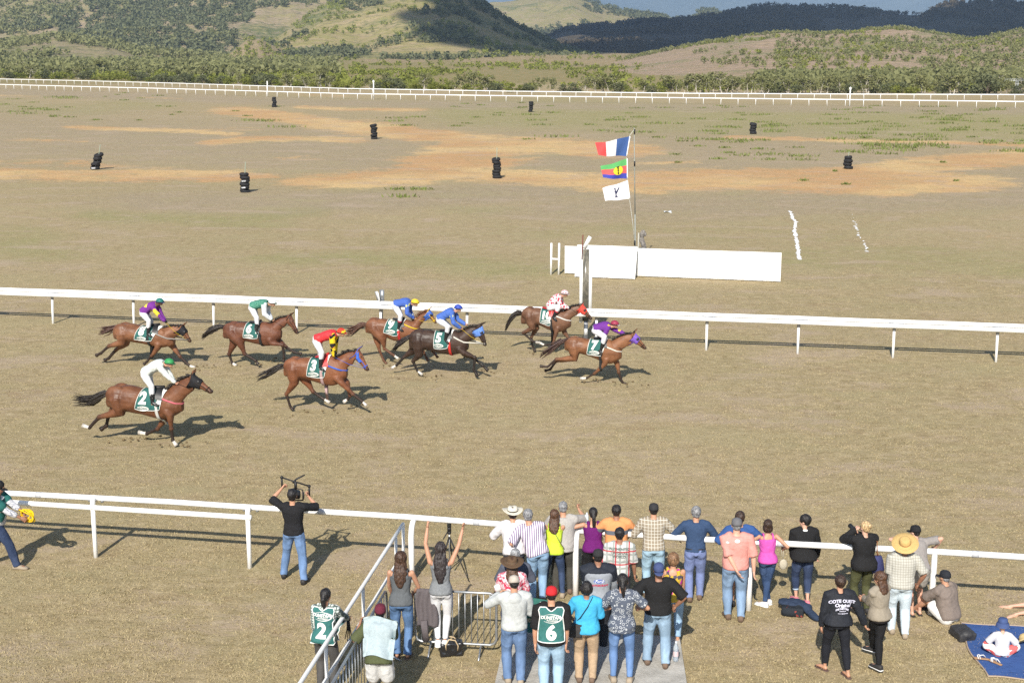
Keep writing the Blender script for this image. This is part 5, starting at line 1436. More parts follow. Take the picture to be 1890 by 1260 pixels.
    # ---------------------------------------------------------------- tack
    def onto(s, z, y=-1.0, o=.012, bvx=bv):
        rr = bvx.ray_cast(Vector((s, y, z)), Vector((0, -np.sign(y), 0)), 1.6)
        return np.array(rr[0]) + V(0, np.sign(y) * o, 0) if rr[0] is not None else None
    def wrapd(s, ang, o=.014):
        zt, zb = float(top_(s)), float(bot_(s)); c = V(s, 0, zb + (zt - zb) * .55); d = V(0, -math.cos(ang), math.sin(ang))
        rr = bv.ray_cast(Vector(c + d * .9), Vector(-d), 1.2); p = np.array(rr[0]) if rr[0] is not None else c + d * .28
        return p + d * o
    pad = [Q(q, -.25 * wf) for q in tack['pad']]      # back-top, front-top, front-bottom, back-bottom as seen on the near side
    def ang_at(s, z):
        zt, zb = float(top_(s)), float(bot_(s)); c = zb + (zt - zb) * .55; return math.atan2(z - c, .26 * wf)
    pb, pf = pad[0][0], pad[1][0]; qb, qf = pad[3][0], pad[2][0]; za = min(ang_at(qb, pad[3][2]), .05); zf = min(ang_at(qf, pad[2][2]), .05)
    def padfn(u, v, o=.016):
        t_ = abs(2 * v - 1); s = lerp(lerp(pb, pf, u), lerp(qb, qf, u), t_ ** 1.2); am = lerp(za, zf, u); a = lerp(math.pi / 2, am, t_)
        a = a if v < .5 else math.pi - a
        return wrapd(s, a, o + .006 * math.sin(u * 9 + v * 14))
    PADM = cloth((.030, .115, .105), .75, .12); PADT = cloth((.72, .72, .68), .8, .05)
    pm = MB(); pm.grid(padfn, 16, 30); po_ = pm.build('saddle_cloth', PADM, t, solid=.006)
    e = MB()
    for sd in (0, 1): e.tube([padfn(sd, q, .022) for q in np.linspace(0, 1, 30)], [.0085] * 30, 5)
    for sd in (0, 1): e.tube([padfn(q, sd, .022) for q in np.linspace(0, 1, 14)], [.0085] * 14, 5)
    e.build('white_edging', PADT, po_)
    pbv = bvh_of(po_); nc = Q(tack['num_at'], -.28 * wf); sz = tack.get('num_size', .40)
    down = Q((tack['num_at'][0], tack['num_at'][1] + 10), -.28 * wf)
    sh = [(text_shape(tack['num'], sz, .10, .018), (0, 0), 0), (ring_shape(.155, .060, .020, 30, R(-150), R(140), lambda q: .3 + math.sin(math.pi * q)), (.015, -sz * .60), 0), (text_shape('DUNSTAN', .06, .15, .002, .95), (.0, -sz * .60 + .012), 0), (text_shape('POWERED', .03, .2, .001), (.01, -sz * .60 - .03), 0)]
    lm = project(sh, (nc[0], -.3, nc[2]), (1, 0, 0), (0, .12, 1), pbv, .016, .6); lm.build('number', PADT, po_, smooth=False)
    ws_ = MB(); ws_.grid(lambda u, v: padfn(.84 + .17 * u, .12 + .76 * v, .024), 3, 26); ws_.build('white_pad_edge', PADT, t)
    # saddle and girth
    JS = (pb + pf) / 2 + .05; sm = MB(); zt = float(top_(JS))
    sm.tube([V(JS - .20, 0, float(top_(JS - .2)) + .05), V(JS - .02, 0, zt + .035), V(JS + .16, 0, float(top_(JS + .16)) + .06)], [(.10, .03), (.07, .032), (.055, .035)], 12, up=(0, 0, 1))
    for sg in (-1, 1): sm.grid(lambda u, v: wrapd(JS - .02 + u * .17 + .06 * v, (math.pi / 2 - 1.15 * v) if sg < 0 else (math.pi / 2 + 1.15 * v), .035), 5, 8)
    sm.build('saddle', plain(tack.get('saddle', (.02, .02, .022)), .45, .4, name='saddle_leather'), t)
    gs = Q(tack['girth'], -.25)[0]; gm = MB(); gc = tack.get('girth_col', (.03, .03, .03))
    ga = np.linspace(.10, -math.pi / 2, 14); P_ = [wrapd(gs - .02 + .03 * i / 13, a, .020) for i, a in enumerate(ga)] + [wrapd(gs + .01 - .03 * i / 13, math.pi - a, .020) for i, a in enumerate(ga[::-1])]
    gm.tube(P_, [(.007, .045)] * len(P_), 6, up=(1, 0, 0)); gm.build('girth', cloth(gc, .7), t)
    # head gear
    def headpt(u, d, y): return po + hd * HL * u - up * HL * d + V(0, y, 0)
    hb = MB()
    def ringstrap(mbx, u, d0=-.02, d1=.34, w=.012, tilt=0.0, o=.012):
        pts = []
        for k in range(20):
            a = 6.283 * k / 20; c = po + hd * HL * (u + tilt * math.sin(a)) - up * HL * (d0 + d1) / 2; d = V(0, math.cos(a), 0) + up * math.sin(a) * 1.0; d = _n(d)
            rr = bv.ray_cast(Vector(c + d * .30), Vector(-d), .35); pts.append((np.array(rr[0]) if rr[0] is not None else c + d * .08) + d * o * .6)
        mbx.tube(pts + [pts[0]], [(w * .35, w)] * 21, 6, up=hd)
    ringstrap(hb, .78, -.02, .17, .013); ringstrap(hb, .04, .0, .25, .012, -.12)
    for sg in (-1, 1):
        P_ = [onto((po + hd * HL * u - up * HL * d)[0], (po + hd * HL * u - up * HL * d)[2], sg * .5, .008) for u, d in ((.06, .05), (.3, .14), (.55, .10), (.78, .09), (.90, .12))]; P_ = [p for p in P_ if p is not None]
        if len(P_) > 1: hb.tube(P_, [.011] * len(P_), 6)
    hb.build('bridle', cloth(tack.get('bridle', (.03, .022, .018)), .6), t)
    if 'hood' in tack:      # blinkers or a full hood over the upper head
        nm, hc, ulo, uhi, patch = tack['hood']; hm = MB()
        def hf_(u, v, o=.014):
            a = 2 * math.pi * v; uu = lerp(ulo, uhi, u); c = po + hd * HL * (uu - .05 * math.sin(a)) - up * HL * .13; d = _n(V(0, math.cos(a), 0) + up * math.sin(a))
            rr = bv.ray_cast(Vector(c + d * .32), Vector(-d), .32); p = (np.array(rr[0]) if rr[0] is not None else c + d * .09); return p + d * o
        hm.grid(hf_, 10, 26); ho = hm.build(nm, cloth(hc, .7, .12), t, solid=.004)
        cu = MB()
        for sg in (-1, 1): q = po + hd * HL * .34 - up * HL * .07 + V(0, sg * .075 * wf, 0); cu.ell(q, (.050, .028, .048), hr, n=14, m=8)
        cu.build('eye_cup', plain(patch, .4, .4, name='dark_plastic'), ho)
    if 'cheek' in tack:     # sheepskin cheek rolls
        ck = MB()
        for sg in (-1, 1):
            q = [po + hd * HL * u - up * HL * d + V(0, sg * (.085 if u < .5 else .07) * wf, 0) for u, d in ((.10, .10), (.30, .20), (.52, .20))]; ck.tube(q, [.03, .045, .035], 10)
        v2, f2 = fuse(ck, .012, 1); v2 = wrinkle(v2, f2, .008, 40); big_mesh('cheek_roll', v2, f2, cloth(tack['cheek'], .95), parent=t)
    # breast girth
    if 'breast' in tack:
        bm_ = MB(); P_ = []
        for a in np.linspace(-1, 1, 17):
            s = lerp(K['chest'][0] - .04, gs + .10, abs(a) ** 1.3); z = lerp(K['chest'][2] + .03, (W[2] + K['floor'][2]) / 2 + .20, abs(a) ** 1.2)
            if abs(a) < .22: rr = bv.ray_cast(Vector((K['chest'][0] + .5, a * .5, K['chest'][2] + .03)), Vector((-1, 0, 0)), 1.0); p = np.array(rr[0]) + V(.012, 0, 0) if rr[0] is not None else None
            else: p = onto(s, z, math.copysign(1.0, a), .014)
            if p is not None: P_.append(p)
        bm_.tube(P_, [(.006, .024)] * len(P_), 6, up=(0, 0, 1)); bm_.build('breast_girth', cloth(tack['breast'], .8), t)
    # ---------------------------------------------------------------- jockey
    j = jock; py = -.13
    hipc, sh, hc = Q(j['hip']), Q(j['shoulder']), Q(j['head'])
    H = 1.60; J = {'H': H, 'sex': 'm', 'wide': 1.04}; 
    if np.linalg.norm(sh - hipc) < .40: pass
    J['P'] = hipc; N_ = hc + _n(sh - hc) * .165; sd = _n(N_ - hipc)
    J['N'], J['sd'], J['R'] = N_, sd, V(0, -1, 0); J['arch'] = V(-sd[2], 0, sd[0]) * .05 * (1 if sd[0] > 0 else -1)
    J['C'] = hc
    for sg, n_ in ((-1, 'r'), (1, 'l')):
        y = sg * .165
        J['s' + n_] = N_ - sd * .05 + V(0, y, 0)
        hnd = Q(j['hand' if n_ == 'r' else j.get('fhand', 'hand')] if n_ == 'r' or 'fhand' not in j else j['fhand'], y * .6); hnd = hnd + V(.0, 0, 0)
        if n_ == 'l' and 'fhand' in j: hnd = Q(j['fhand'], .08)
        pole = Q(j['elbow'], y) - J['s' + n_] if 'elbow' in j else V(-.3, 0, -1)
        e_, w_ = ik(J['s' + n_], hnd, .172 * H, .155 * H, V(pole[0], sg * .35 * np.linalg.norm(pole), pole[2]))
        J['e' + n_], J['w' + n_] = e_, w_
        J['h' + n_] = hipc + V(0, sg * .085, -.02); an = Q(j['ankle'], sg * .26 * wf); kn = Q(j['knee'], sg * .24 * wf)
        k_, a_ = ik(J['h' + n_], an, .245 * H, .255 * H, kn - (J['h' + n_] + an) / 2 + V(.02, sg * .10, 0)); J['k' + n_], J['a' + n_] = k_, a_
        to = _n(Q(j['toe'], sg * .27 * wf) - an + V(.03, 0, 0)); J['t' + n_] = a_ + to * .10 * H
    # the rider's frame is the horse's: forward is +x, so the head turns with a quarter turn
    J['hy'], J['hp'] = R(90) , R(j.get('hpitch', 8)); 
    p = thing('person', j['label'], 'person', base, TANG, 'jockeys riding crouched in the race')
    sk = skin(j.get('skin', (.48, .27, .18)))
    body(J, p, sk, (1.3, 1.3), gloves=plain(j['gloves'], .6, .3, name='glove') if 'gloves' in j else None)
    silks = j['silks']; shirt = top(J, p, silks, 1.0, -.02, .016, .99, wr=.013, name='silks', seed=ref[0])
    if 'sleeves' in j:
        g = MB()
        for n_ in 'lr': limb(g, [lerp(J['N'], J['s' + n_], .75), J['s' + n_], lerp(J['s' + n_], J['e' + n_], .6), J['e' + n_]], [.036 * H, .041 * H, .037 * H, .033 * H], .019); limb(g, [J['e' + n_], lerp(J['e' + n_], J['w' + n_], .93)], [.033 * H, .027 * H], .019)
        shell(g, 'sleeves', j['sleeves'], p, .013, .006, 7, 1.0)
    bottoms(J, p, cloth((.60, .60, .62), .8, .06), .86, .010, .10, wr=.008, name='breeches', seed=2.0)
    bm2 = MB(); BOOT = plain((.016, .016, .018), .35, .5, name='boot_leather')
    for n_ in 'lr':
        k_, a_, to_ = J['k' + n_], J['a' + n_], J['t' + n_]; bm2 = MB(); u0 = .42
        limb(bm2, [lerp(k_, a_, u0), lerp(k_, a_, .7), a_], [.041 * H, .037 * H, .027 * H]); d = _n(to_ - a_); bm2.tube([a_ - d * .04, a_ + d * .02, lerp(a_, to_, .6) - V(0, 0, .01), to_ + d * .02], [.024 * H, .030 * H, .027 * H, .012 * H], 10)
        v2, f2 = fuse(bm2, .012, 2); bo = big_mesh('boot', v2, f2, BOOT, parent=p)
        if 'cuff' in j: q = MB(); c0 = lerp(k_, a_, u0); c1 = lerp(k_, a_, u0 + .10); q.tube([c0, c1], [.043 * H, .042 * H], 12); q.build('boot_cuff', plain(j['cuff'], .5), bo)
    # stirrup irons belong to the horse's saddle
    si = MB()
    for n_ in 'lr':
        a_ = J['a' + n_]; q = lerp(a_, J['t' + n_], .6) + V(0, 0, -.03); sp = wrapd(JS + .05, .9 if n_ == 'r' else math.pi - .9, .03)
        si.tube([q + V(0, -.05, 0), q + V(0, .05, 0)], [.010] * 2, 6); si.tube([q + V(0, -.05, 0), q + V(0, -.04, .09), q + V(0, 0, .12), q + V(0, .04, .09), q + V(0, .05, 0)], [.006] * 5, 6); si.tube([q + V(0, 0, .12), sp], [(.004, .010)] * 2, 6)
    si.build('stirrup', GALV, t)
    hl = MB(); C = J['C']; mr = head_rot(J); hl.ell(C + np.array(mr @ Vector((0, -.012, .030))), (.098, .122, .098), mr, n=20, m=10, zmin=-.25)
    helm = hl.build('helmet', j['cap'], p)
    pk = MB(); pk.grid(lambda u, v: C + np.array(mr @ Vector((.088 * math.cos(math.pi * (.12 + .76 * u)), .045 + (.060 + .045 * v) * math.sin(math.pi * (.12 + .76 * u)), .022 - .012 * v))), 10, 3); pk.build('peak', j.get('peak', j['cap']), helm, solid=.005)
    gg = MB(); gp = [C + np.array(mr @ Vector((.100 * math.cos(a), -.008 + .118 * math.sin(a), .012 + .012 * math.sin(a)))) for a in np.linspace(0, 6.283, 21)]; gg.tube(gp, [(.014, .008)] * 21, 6, up=mr @ Vector((0, 0, 1))); gg.build('goggles', plain((.02, .02, .025), .3, .5), helm)
    # reins from the bit to the hands
    rn = MB(); bit = po + hd * HL * .86 - up * HL * .13
    for sg, n_ in ((-1, 'r'), (1, 'l')):
        a = bit + V(0, sg * .065, 0); w_ = J['w' + n_] + _n(J['w' + n_] - J['e' + n_]) * .06; m_ = lerp(a, w_, .5) + V(0, sg * .06, -.03); rn.tube([a, m_, w_], [(.010, .004)] * 3, 6)
    rn.build('reins', cloth(tack.get('reins', (.03, .022, .018)), .6), t)
    return t
S1, S2, S3, S4 = (110, 530, 4.066), (360, 530, 5.25), (620, 530, 6.097), (910, 520, 5.906)
DBAY, CHEST = (.046, .027, .020), (.175, .074, .038)
cl = lambda c, v=.10: cloth(c, .5, v, .3)
# the white-clad leader of the rear group
build_horse(S1, (322, 822), 'dark bay racehorse number 2, nearest to the crowd, with a black hood',
    dict(nose=(1155, 775), poll=(1005, 655), throat=(1010, 775), withers=(795, 765), croup=(490, 735), dock=(400, 770), butt=(362, 850), chest=(925, 880), floor=(800, 985), belly=(650, 955), flank=(500, 925)),
    [('f', 'n', [(830, 960), (838, 1060), (850, 1150), (878, 1190)]), ('f', 'f', [(790, 985), (735, 1062), (655, 1098), (592, 1088)]), ('h', 'n', [(455, 935), (300, 972), (225, 1052), (172, 1036)]), ('h', 'f', [(415, 915), (365, 965), (352, 1040), (308, 1066)])],
    (.135, .056, .028), dict(pad=[(600, 752), (772, 757), (748, 922), (562, 918)], num='2', num_at=(616, 838), girth=(735, 960), girth_col=(.55, .55, .52), breast=(.55, .14, .17), hood=('hood', (.018, .018, .02), .02, .50, (.02, .02, .02))),
    dict(label='person riding horse number 2, all in white silks with a bright green cap', hip=(648, 645), shoulder=(762, 578), head=(826, 572), knee=(722, 742), ankle=(698, 868), toe=(742, 890), elbow=(800, 690), hand=(862, 708), silks=cl((.60, .63, .60), .06), cap=cl((.035, .24, .075)), peak=cl((.03, .16, .06)), skin=(.50, .28, .19)),
    socks=(0, 1, 2), tail=[(400, 770), (330, 800), (240, 850), (100, 832)])
build_horse(S1, (350, 679), 'bay racehorse number 8, at the rear by the rail, with black blinkers',
    dict(nose=(992, 405), poll=(928, 290), throat=(900, 365), withers=(775, 298), croup=(510, 272), dock=(435, 290), butt=(412, 350), chest=(862, 395), floor=(770, 450), belly=(650, 425), flank=(510, 402)),
    [('f', 'n', [(735, 455), (690, 515), (655, 558), (630, 578)]), ('f', 'f', [(850, 440), (905, 520), (975, 588), (1018, 606)]), ('h', 'n', [(470, 415), (372, 440), (310, 495), (272, 514)]), ('h', 'f', [(490, 420), (425, 468), (368, 532), (335, 548)])],
    (.175, .078, .040), dict(pad=[(592, 285), (750, 285), (690, 400), (557, 395)], num='8', num_at=(606, 333), num_size=.36, girth=(672, 420), breast=(.28, .26, .24), hood=('hood', (.018, .018, .022), .04, .46, (.02, .02, .02)), reins=(.62, .42, .03), tail=(.06, .03, .022)),
    dict(label='person riding horse number 8, purple and yellow silks with a green and blue cap', hip=(632, 188), shoulder=(718, 142), head=(755, 112), knee=(695, 262), ankle=(663, 350), toe=(694, 375), elbow=(738, 220), hand=(798, 268), silks=patt('patches', (.16, .035, .24), (.70, .55, .05), 7, .13), cap=cl((.02, .14, .12)), peak=cl((.03, .04, .20)), skin=(.10, .055, .04), gloves=(.02, .02, .02)),
    socks=(1,), tail=[(435, 290), (390, 310), (340, 322), (300, 330)])
build_horse(S2, (435, 676.5), 'dark bay racehorse number 6, running beside the rail behind number 3',
    dict(nose=(1008, 440), poll=(930, 272), throat=(872, 385), withers=(725, 340), croup=(410, 342), dock=(300, 385), butt=(280, 445), chest=(838, 440), floor=(740, 562), belly=(600, 545), flank=(455, 510)),
    [('f', 'n', [(745, 540), (850, 558), (862, 680), (855, 722)]), ('f', 'f', [(815, 520), (885, 580), (958, 628), (1035, 648)]), ('h', 'n', [(440, 540), (480, 645), (590, 712), (612, 750)]), ('h', 'f', [(375, 545), (330, 648), (362, 735), (402, 762)])],
    (.125, .050, .029), dict(pad=[(480, 348), (615, 348), (608, 490), (465, 490)], num='6', num_at=(512, 405), num_size=.36, girth=(635, 520), reins=(.02, .02, .02)),
    dict(label='person riding horse number 6, dark green silks with white sleeves and a white cap', hip=(556, 190), shoulder=(672, 165), head=(752, 155), knee=(640, 320), ankle=(600, 430), toe=(612, 455), elbow=(645, 262), hand=(738, 308), silks=patt('marble', (.025, .14, .10), (.10, .27, .20), 16, .12), sleeves=cl((.60, .62, .64), .06), cap=cl((.70, .73, .72)), peak=cl((.03, .13, .09)), skin=(.45, .26, .18)),
    socks=(3,), tail=[(300, 385), (230, 385), (140, 420), (60, 475)])
build_horse(S2, (540, 757.5), 'bright bay racehorse number 3 with blue sheepskin cheek rolls and blue reins',
    dict(nose=(1692, 795), poll=(1592, 605), throat=(1530, 745), withers=(1362, 670), croup=(1010, 685), dock=(882, 745), butt=(866, 805), chest=(1475, 815), floor=(1370, 945), belly=(1180, 915), flank=(1050, 880)),
    [('f', 'n', [(1420, 925), (1530, 1035), (1622, 1105), (1662, 1150)]), ('f', 'f', [(1470, 925), (1502, 1050), (1480, 1085), (1438, 1112)]), ('h', 'n', [(960, 930), (884, 1035), (920, 1145), (948, 1188)]), ('h', 'f', [(1075, 900), (1142, 1010), (1250, 1085), (1306, 1118)])],
    (.175, .068, .033), dict(pad=[(1100, 675), (1292, 690), (1252, 868), (1080, 864)], num='3', num_at=(1138, 765), num_size=.36, girth=(1230, 900), girth_col=(.40, .28, .28), breast=(.05, .12, .50), cheek=(.05, .13, .52), reins=(.06, .12, .48), bridle=(.06, .12, .48), saddle=(.45, .03, .03)),
    dict(label='person riding horse number 3, red silks with yellow and black sleeves', hip=(1182, 510), shoulder=(1335, 468), head=(1422, 442), knee=(1245, 670), ankle=(1215, 775), toe=(1240, 805), elbow=(1305, 620), hand=(1352, 676), silks=cl((.56, .035, .04)), sleeves=patt('patches', (.72, .50, .02), (.02, .02, .02), 9, .45), cap=patt('patches', (.62, .05, .03), (.78, .50, .03), 14, .3), gloves=(.02, .02, .02), skin=(.46, .26, .18)),
    socks=(0, 1, 3), tail=[(882, 745), (820, 765), (730, 810), (600, 850)])
build_horse(S3, (713, 673), 'chestnut racehorse number 9 on the rail, half hidden by number 5',
    dict(nose=(1140, 395), poll=(1052, 255), throat=(1000, 380), withers=(850, 375), croup=(490, 355), dock=(350, 405), butt=(338, 455), chest=(945, 480), floor=(860, 575), belly=(660, 600), flank=(545, 548)),
    [('f', 'n', [(920, 590), (1060, 690), (1112, 745), (1150, 795)]), ('f', 'f', [(890, 590), (985, 720), (1020, 790), (1040, 830)]), ('h', 'n', [(530, 590), (545, 690), (655, 768), (706, 808)]), ('h', 'f', [(470, 600), (488, 705), (538, 825), (572, 862)])],
    CHEST, dict(pad=[(572, 352), (772, 352), (692, 540), (535, 508)], num='9', num_at=(606, 420), num_size=.36, girth=(712, 560), girth_col=(.42, .03, .03), breast=(.60, .42, .03), hood=('hood', (.05, .12, .42), .06, .46, (.02, .02, .02)), reins=(.62, .42, .03), bridle=(.62, .42, .03), mane=(.12, .055, .03), tail=(.085, .042, .028)),
    dict(label='person riding horse number 9, royal blue silks with a yellow cap', hip=(672, 200), shoulder=(815, 180), head=(894, 178), knee=(745, 335), ankle=(706, 460), toe=(748, 492), elbow=(800, 330), hand=(868, 342), silks=patt('patches', (.06, .12, .40), (.55, .58, .20), 12, .09), cap=cl((.72, .52, .03)), cuff=(.35, .03, .04), skin=(.45, .26, .18)),
    socks=(2,), dark=(.10, .045, .026), tail=[(350, 405), (280, 420), (190, 475), (110, 490)])
build_horse(S3, (780, 694.5), 'nearly black racehorse number 5 with blue blinkers, just in front of number 9',
    dict(nose=(1702, 648), poll=(1640, 425), throat=(1560, 595), withers=(1375, 495), croup=(1000, 482), dock=(860, 535), butt=(828, 635), chest=(1492, 635), floor=(1390, 745), belly=(1200, 745), flank=(1030, 705)),
    [('f', 'n', [(1440, 735), (1565, 790), (1548, 925), (1592, 1000)]), ('f', 'f', [(1450, 750), (1560, 805), (1650, 878), (1712, 938)]), ('h', 'n', [(935, 765), (866, 830), (918, 945), (975, 985)]), ('h', 'f', [(860, 715), (765, 785), (680, 880), (626, 910)])],
    DBAY, dict(pad=[(1102, 492), (1312, 482), (1256, 680), (1100, 690)], num='5', num_at=(1146, 575), num_size=.36, girth=(1282, 700), girth_col=(.50, .04, .03), breast=(.60, .58, .52), hood=('blinkers', (.12, .24, .62), .10, .46, (.02, .02, .03)), reins=(.66, .46, .03)),
    dict(label='person riding horse number 5, royal blue silks with a dark blue cap', hip=(1172, 360), shoulder=(1312, 290), head=(1380, 242), knee=(1290, 440), ankle=(1232, 590), toe=(1262, 640), elbow=(1322, 400), hand=(1392, 452), fhand=(1448, 412), silks=patt('patches', (.065, .135, .42), (.55, .58, .20), 12, .09), cap=cl((.03, .06, .34)), peak=cl((.6, .6, .62)), skin=(.45, .26, .18)),
    socks=(2, 3), tail=[(860, 535), (800, 570), (700, 630), (625, 700)])
build_horse(S4, (984, 652), 'brown racehorse number 10 on the rail with a red hood',
    dict(nose=(1086, 395), poll=(975, 248), throat=(918, 365), withers=(752, 305), croup=(450, 282), dock=(330, 335), butt=(308, 402), chest=(850, 432), floor=(740, 545), belly=(610, 520), flank=(500, 470)),
    [('f', 'n', [(690, 545), (655, 670), (562, 690), (496, 658)]), ('f', 'f', [(780, 550), (825, 620), (800, 690), (760, 700)]), ('h', 'n', [(430, 505), (328, 555), (428, 645), (486, 662)]), ('h', 'f', [(470, 510), (418, 602), (428, 690), (458, 762)])],
    (.135, .068, .041), dict(pad=[(520, 290), (640, 302), (622, 472), (510, 450)], num='10', num_at=(572, 368), num_size=.32, girth=(635, 500), breast=(.62, .60, .56), hood=('hood', (.60, .07, .05), .02, .52, (.02, .02, .02)), saddle=(.40, .03, .03)),
    dict(label='person riding horse number 10, white silks covered in red spots', hip=(622, 272), shoulder=(718, 168), head=(784, 132), knee=(735, 318), ankle=(655, 385), toe=(672, 412), elbow=(745, 290), hand=(812, 282), silks=patt('dots', (.62, .59, .60), (.60, .03, .06), 12, .42), cap=patt('dots', (.62, .57, .58), (.60, .04, .08), 20, .40), cuff=(.42, .03, .05), gloves=(.02, .02, .03), skin=(.40, .22, .15)),
    socks=(0,), tail=[(330, 335), (250, 345), (190, 400), (130, 510)])
build_horse(S4, (1152, 709.5), 'bay racehorse number 7 in the lead with purple blinkers',
    dict(nose=(1678, 715), poll=(1545, 555), throat=(1505, 690), withers=(1285, 630), croup=(905, 605), dock=(812, 620), butt=(784, 685), chest=(1402, 770), floor=(1290, 890), belly=(1110, 830), flank=(965, 780)),
    [('f', 'n', [(1215, 895), (1105, 1000), (1022, 1048), (950, 1055)]), ('f', 'f', [(1350, 880), (1370, 985), (1408, 1092), (1452, 1116)]), ('h', 'n', [(890, 835), (692, 842), (592, 928), (510, 918)]), ('h', 'f', [(870, 830), (690, 862), (622, 955), (562, 970)])],
    (.19, .084, .041), dict(pad=[(1052, 622), (1240, 655), (1182, 802), (1020, 800)], num='7', num_at=(1096, 695), num_size=.34, girth=(1168, 830), breast=(.62, .58, .50), hood=('blinkers', (.17, .09, .42), .10, .48, (.02, .02, .02)), reins=(.03, .03, .03), tail=(.055, .03, .024)),
    dict(label='person riding horse number 7, purple silks with yellow stars and a maroon cap', hip=(1115, 520), shoulder=(1268, 492), head=(1330, 468), knee=(1232, 610), ankle=(1178, 740), toe=(1168, 772), elbow=(1190, 610), hand=(1182, 690), fhand=(1440, 568), silks=patt('patches', (.14, .035, .24), (.75, .50, .06), 13, .10), cap=cl((.26, .03, .06)), peak=cl((.6, .6, .6)), skin=(.45, .25, .17)),
    socks=(0,), tail=[(812, 620), (740, 650), (640, 720), (510, 800)])
# ------------------------------------------------------------------ the crowd
SK_L, SK_T, SK_B, SK_D = skin((.56, .34, .25)), skin((.47, .26, .17)), skin((.29, .15, .095)), skin((.13, .07, .05))
HB, HBR, HDB, HGR, HBL = hairm((.014, .012, .012)), hairm((.075, .038, .022)), hairm((.035, .020, .014)), hairm((.19, .19, .195)), hairm((.42, .29, .15))
JEAN, JEAN_L, JEAN_D, JEAN_P = denim((.11, .18, .32), .45), denim((.30, .39, .50), .35), denim((.028, .042, .085), .5), denim((.50, .58, .64), .2)
WSOLE = plain((.75, .75, .74), .6, .3, name='white_rubber')
SHOE_B, SHOE_BR, SHOE_W, SHOE_T = plain((.03, .028, .028), .6, .3, name='dark_shoe'), plain((.16, .11, .08), .8, .2, name='brown_shoe'), plain((.74, .74, .73), .6, .3, name='white_shoe'), plain((.33, .27, .20), .8, .2, name='tan_boot')
GRP = 'spectators watching the race'
def put(label, feet, top_, face, h=None, z=0.0, lh=None, rh=None, lf=None, rf=None, sex='m', wide=1.0, hmin=1.5, hmax=1.9, **kw):
    """stand somebody on the pixel between the feet, tall enough to reach the pixel of the crown; hands as (pixel x, pixel y, metres further off)"""
    fr = R(face); ca, sa = math.cos(fr), math.sin(fr)
    def loc(w, root): d = V3(w) - V3(root); return V(d[0] * ca - d[1] * sa, d[0] * sa + d[1] * ca, d[2])
    def solve(H, root):
        k = dict(kw)
        if root is not None:
            for n, q in (('lh', lh), ('rh', rh)):
                if q is not None:
                    if len(q) == 4: k[n] = tuple(q[:3])          # already local
                    else: k[n] = tuple(loc(at_depth(q[0], q[1], root.y + q[2]), root))
            for n, q in (('lf', lf), ('rf', rf)):
                if q is not None: w = loc(G(q[0], q[1], z), root) if len(q) == 2 else V(*q[:2], 0); k[n] = (w[0], w[1])
        return stand(H=H, sex=sex, wide=wide, **k)
    def crown(J): return J['C'] + V(0, 0, .072 * J['H'])
    if feet is not None:
        root = G(feet[0], feet[1], z); H = h or 1.7
        if h is None:
            for _ in range(4):
                J = solve(H, root); c = crown(J); wy = root.y + (c[1] * ca - c[0] * sa); zt = at_depth(top_[0], top_[1], wy).z - z
                H = min(max(H * zt / c[2], hmin), hmax)
    else:
        H = h or 1.68; root = None
        J = solve(H, None)
        for _ in range(2):
            c = crown(J); w = G(top_[0], top_[1], c[2] + z); root = Vector((w.x - (c[0] * ca + c[1] * sa), w.y - (c[1] * ca - c[0] * sa), z)); J = solve(H, root)
    J = solve(H, root)
    p = thing('person', label, 'person', root, -fr, GRP)
    return p, J, loc
def held(name, label, cat, mb, mat, root, face, group=None):
    """something carried by a person: its own top-level thing, built in that person's frame"""
    vs = np.array(mb.v); c = vs.mean(0); c[2] = vs[:, 2].min(); mb.v = [tuple(x) for x in vs - c]
    o = mb.build(name, mat); fr = R(face); o.location = Vector(root.location) + Vector((c[0] * math.cos(fr) + c[1] * math.sin(fr), -c[0] * math.sin(fr) + c[1] * math.cos(fr), c[2])); o.rotation_euler = (0, 0, -fr)
    return tag(o, label, cat, group)

# --- steward with the yellow rope, cut by the left edge
p, J, lc = put('steward striding along the left edge in a green bib and black cap', (2, 1047), (4, 884), 88, h=1.78, hipdrop=.055, lean=6, lh=(.06, .52, 1.10, 0), rh=(.16, .50, 1.02, 0), lf=(-.10, -.34, 0), rf=(.10, .33, 0), rpole=(.6, -.5, -.8), ltoe=-4, rtoe=4, hpitch=14)
body(J, p, SK_B, (1.2, 1.2)); s = top(J, p, patt('check', (.62, .62, .64), (.25, .26, .30), 34, .3), .78, -.02, .013, fat=.02); bottoms(J, p, JEAN_D, 1.0, .016, bell=.008); shoes(J, p, SHOE_T); hair(J, p, HB); cap(J, p, cloth((.02, .02, .022), .7))
VEST = cloth((.022, .115, .105), .8, .14)
def vest(J, p, off=.022):
    b = MB(); b.rings(torso_rings(J, .04, .90, off, n=24, m=14, fat=.02), cap=False); o = b.build('bib', VEST, p, solid=.004)
    for tt in (.04, .90): e = MB(); r = torso_rings(J, tt, tt + .01, off + .004, n=24, m=2)[0]; e.tube(list(r) + [r[0]], [.009] * 25, 6); e.build('white_trim', PADT2, o)
    fw = np.cross(J['sd'], J['R'])
    e = MB(); P = [c + 0 for c in []]
    for sg in (1,):
        R_ = torso_rings(J, .04, .90, off + .006, n=24, m=12); e.tube([r[3] for r in R_], [.010] * 12, 6)
    e.build('white_trim', PADT2, o)
PADT2 = cloth((.74, .74, .72), .8, .05)
vest(J, p)
vs_ = MB()
for n_ in 'lr': limb(vs_, [lerp(J['N'], J['s' + n_], .5), J['s' + n_], lerp(J['s' + n_], J['e' + n_], .55)], [.040 * 1.74, .048 * 1.74, .044 * 1.74], .018)
shell(vs_, 'bib_shoulder', VEST, p, .014, .006)
belt(J, p, SHOE_B)
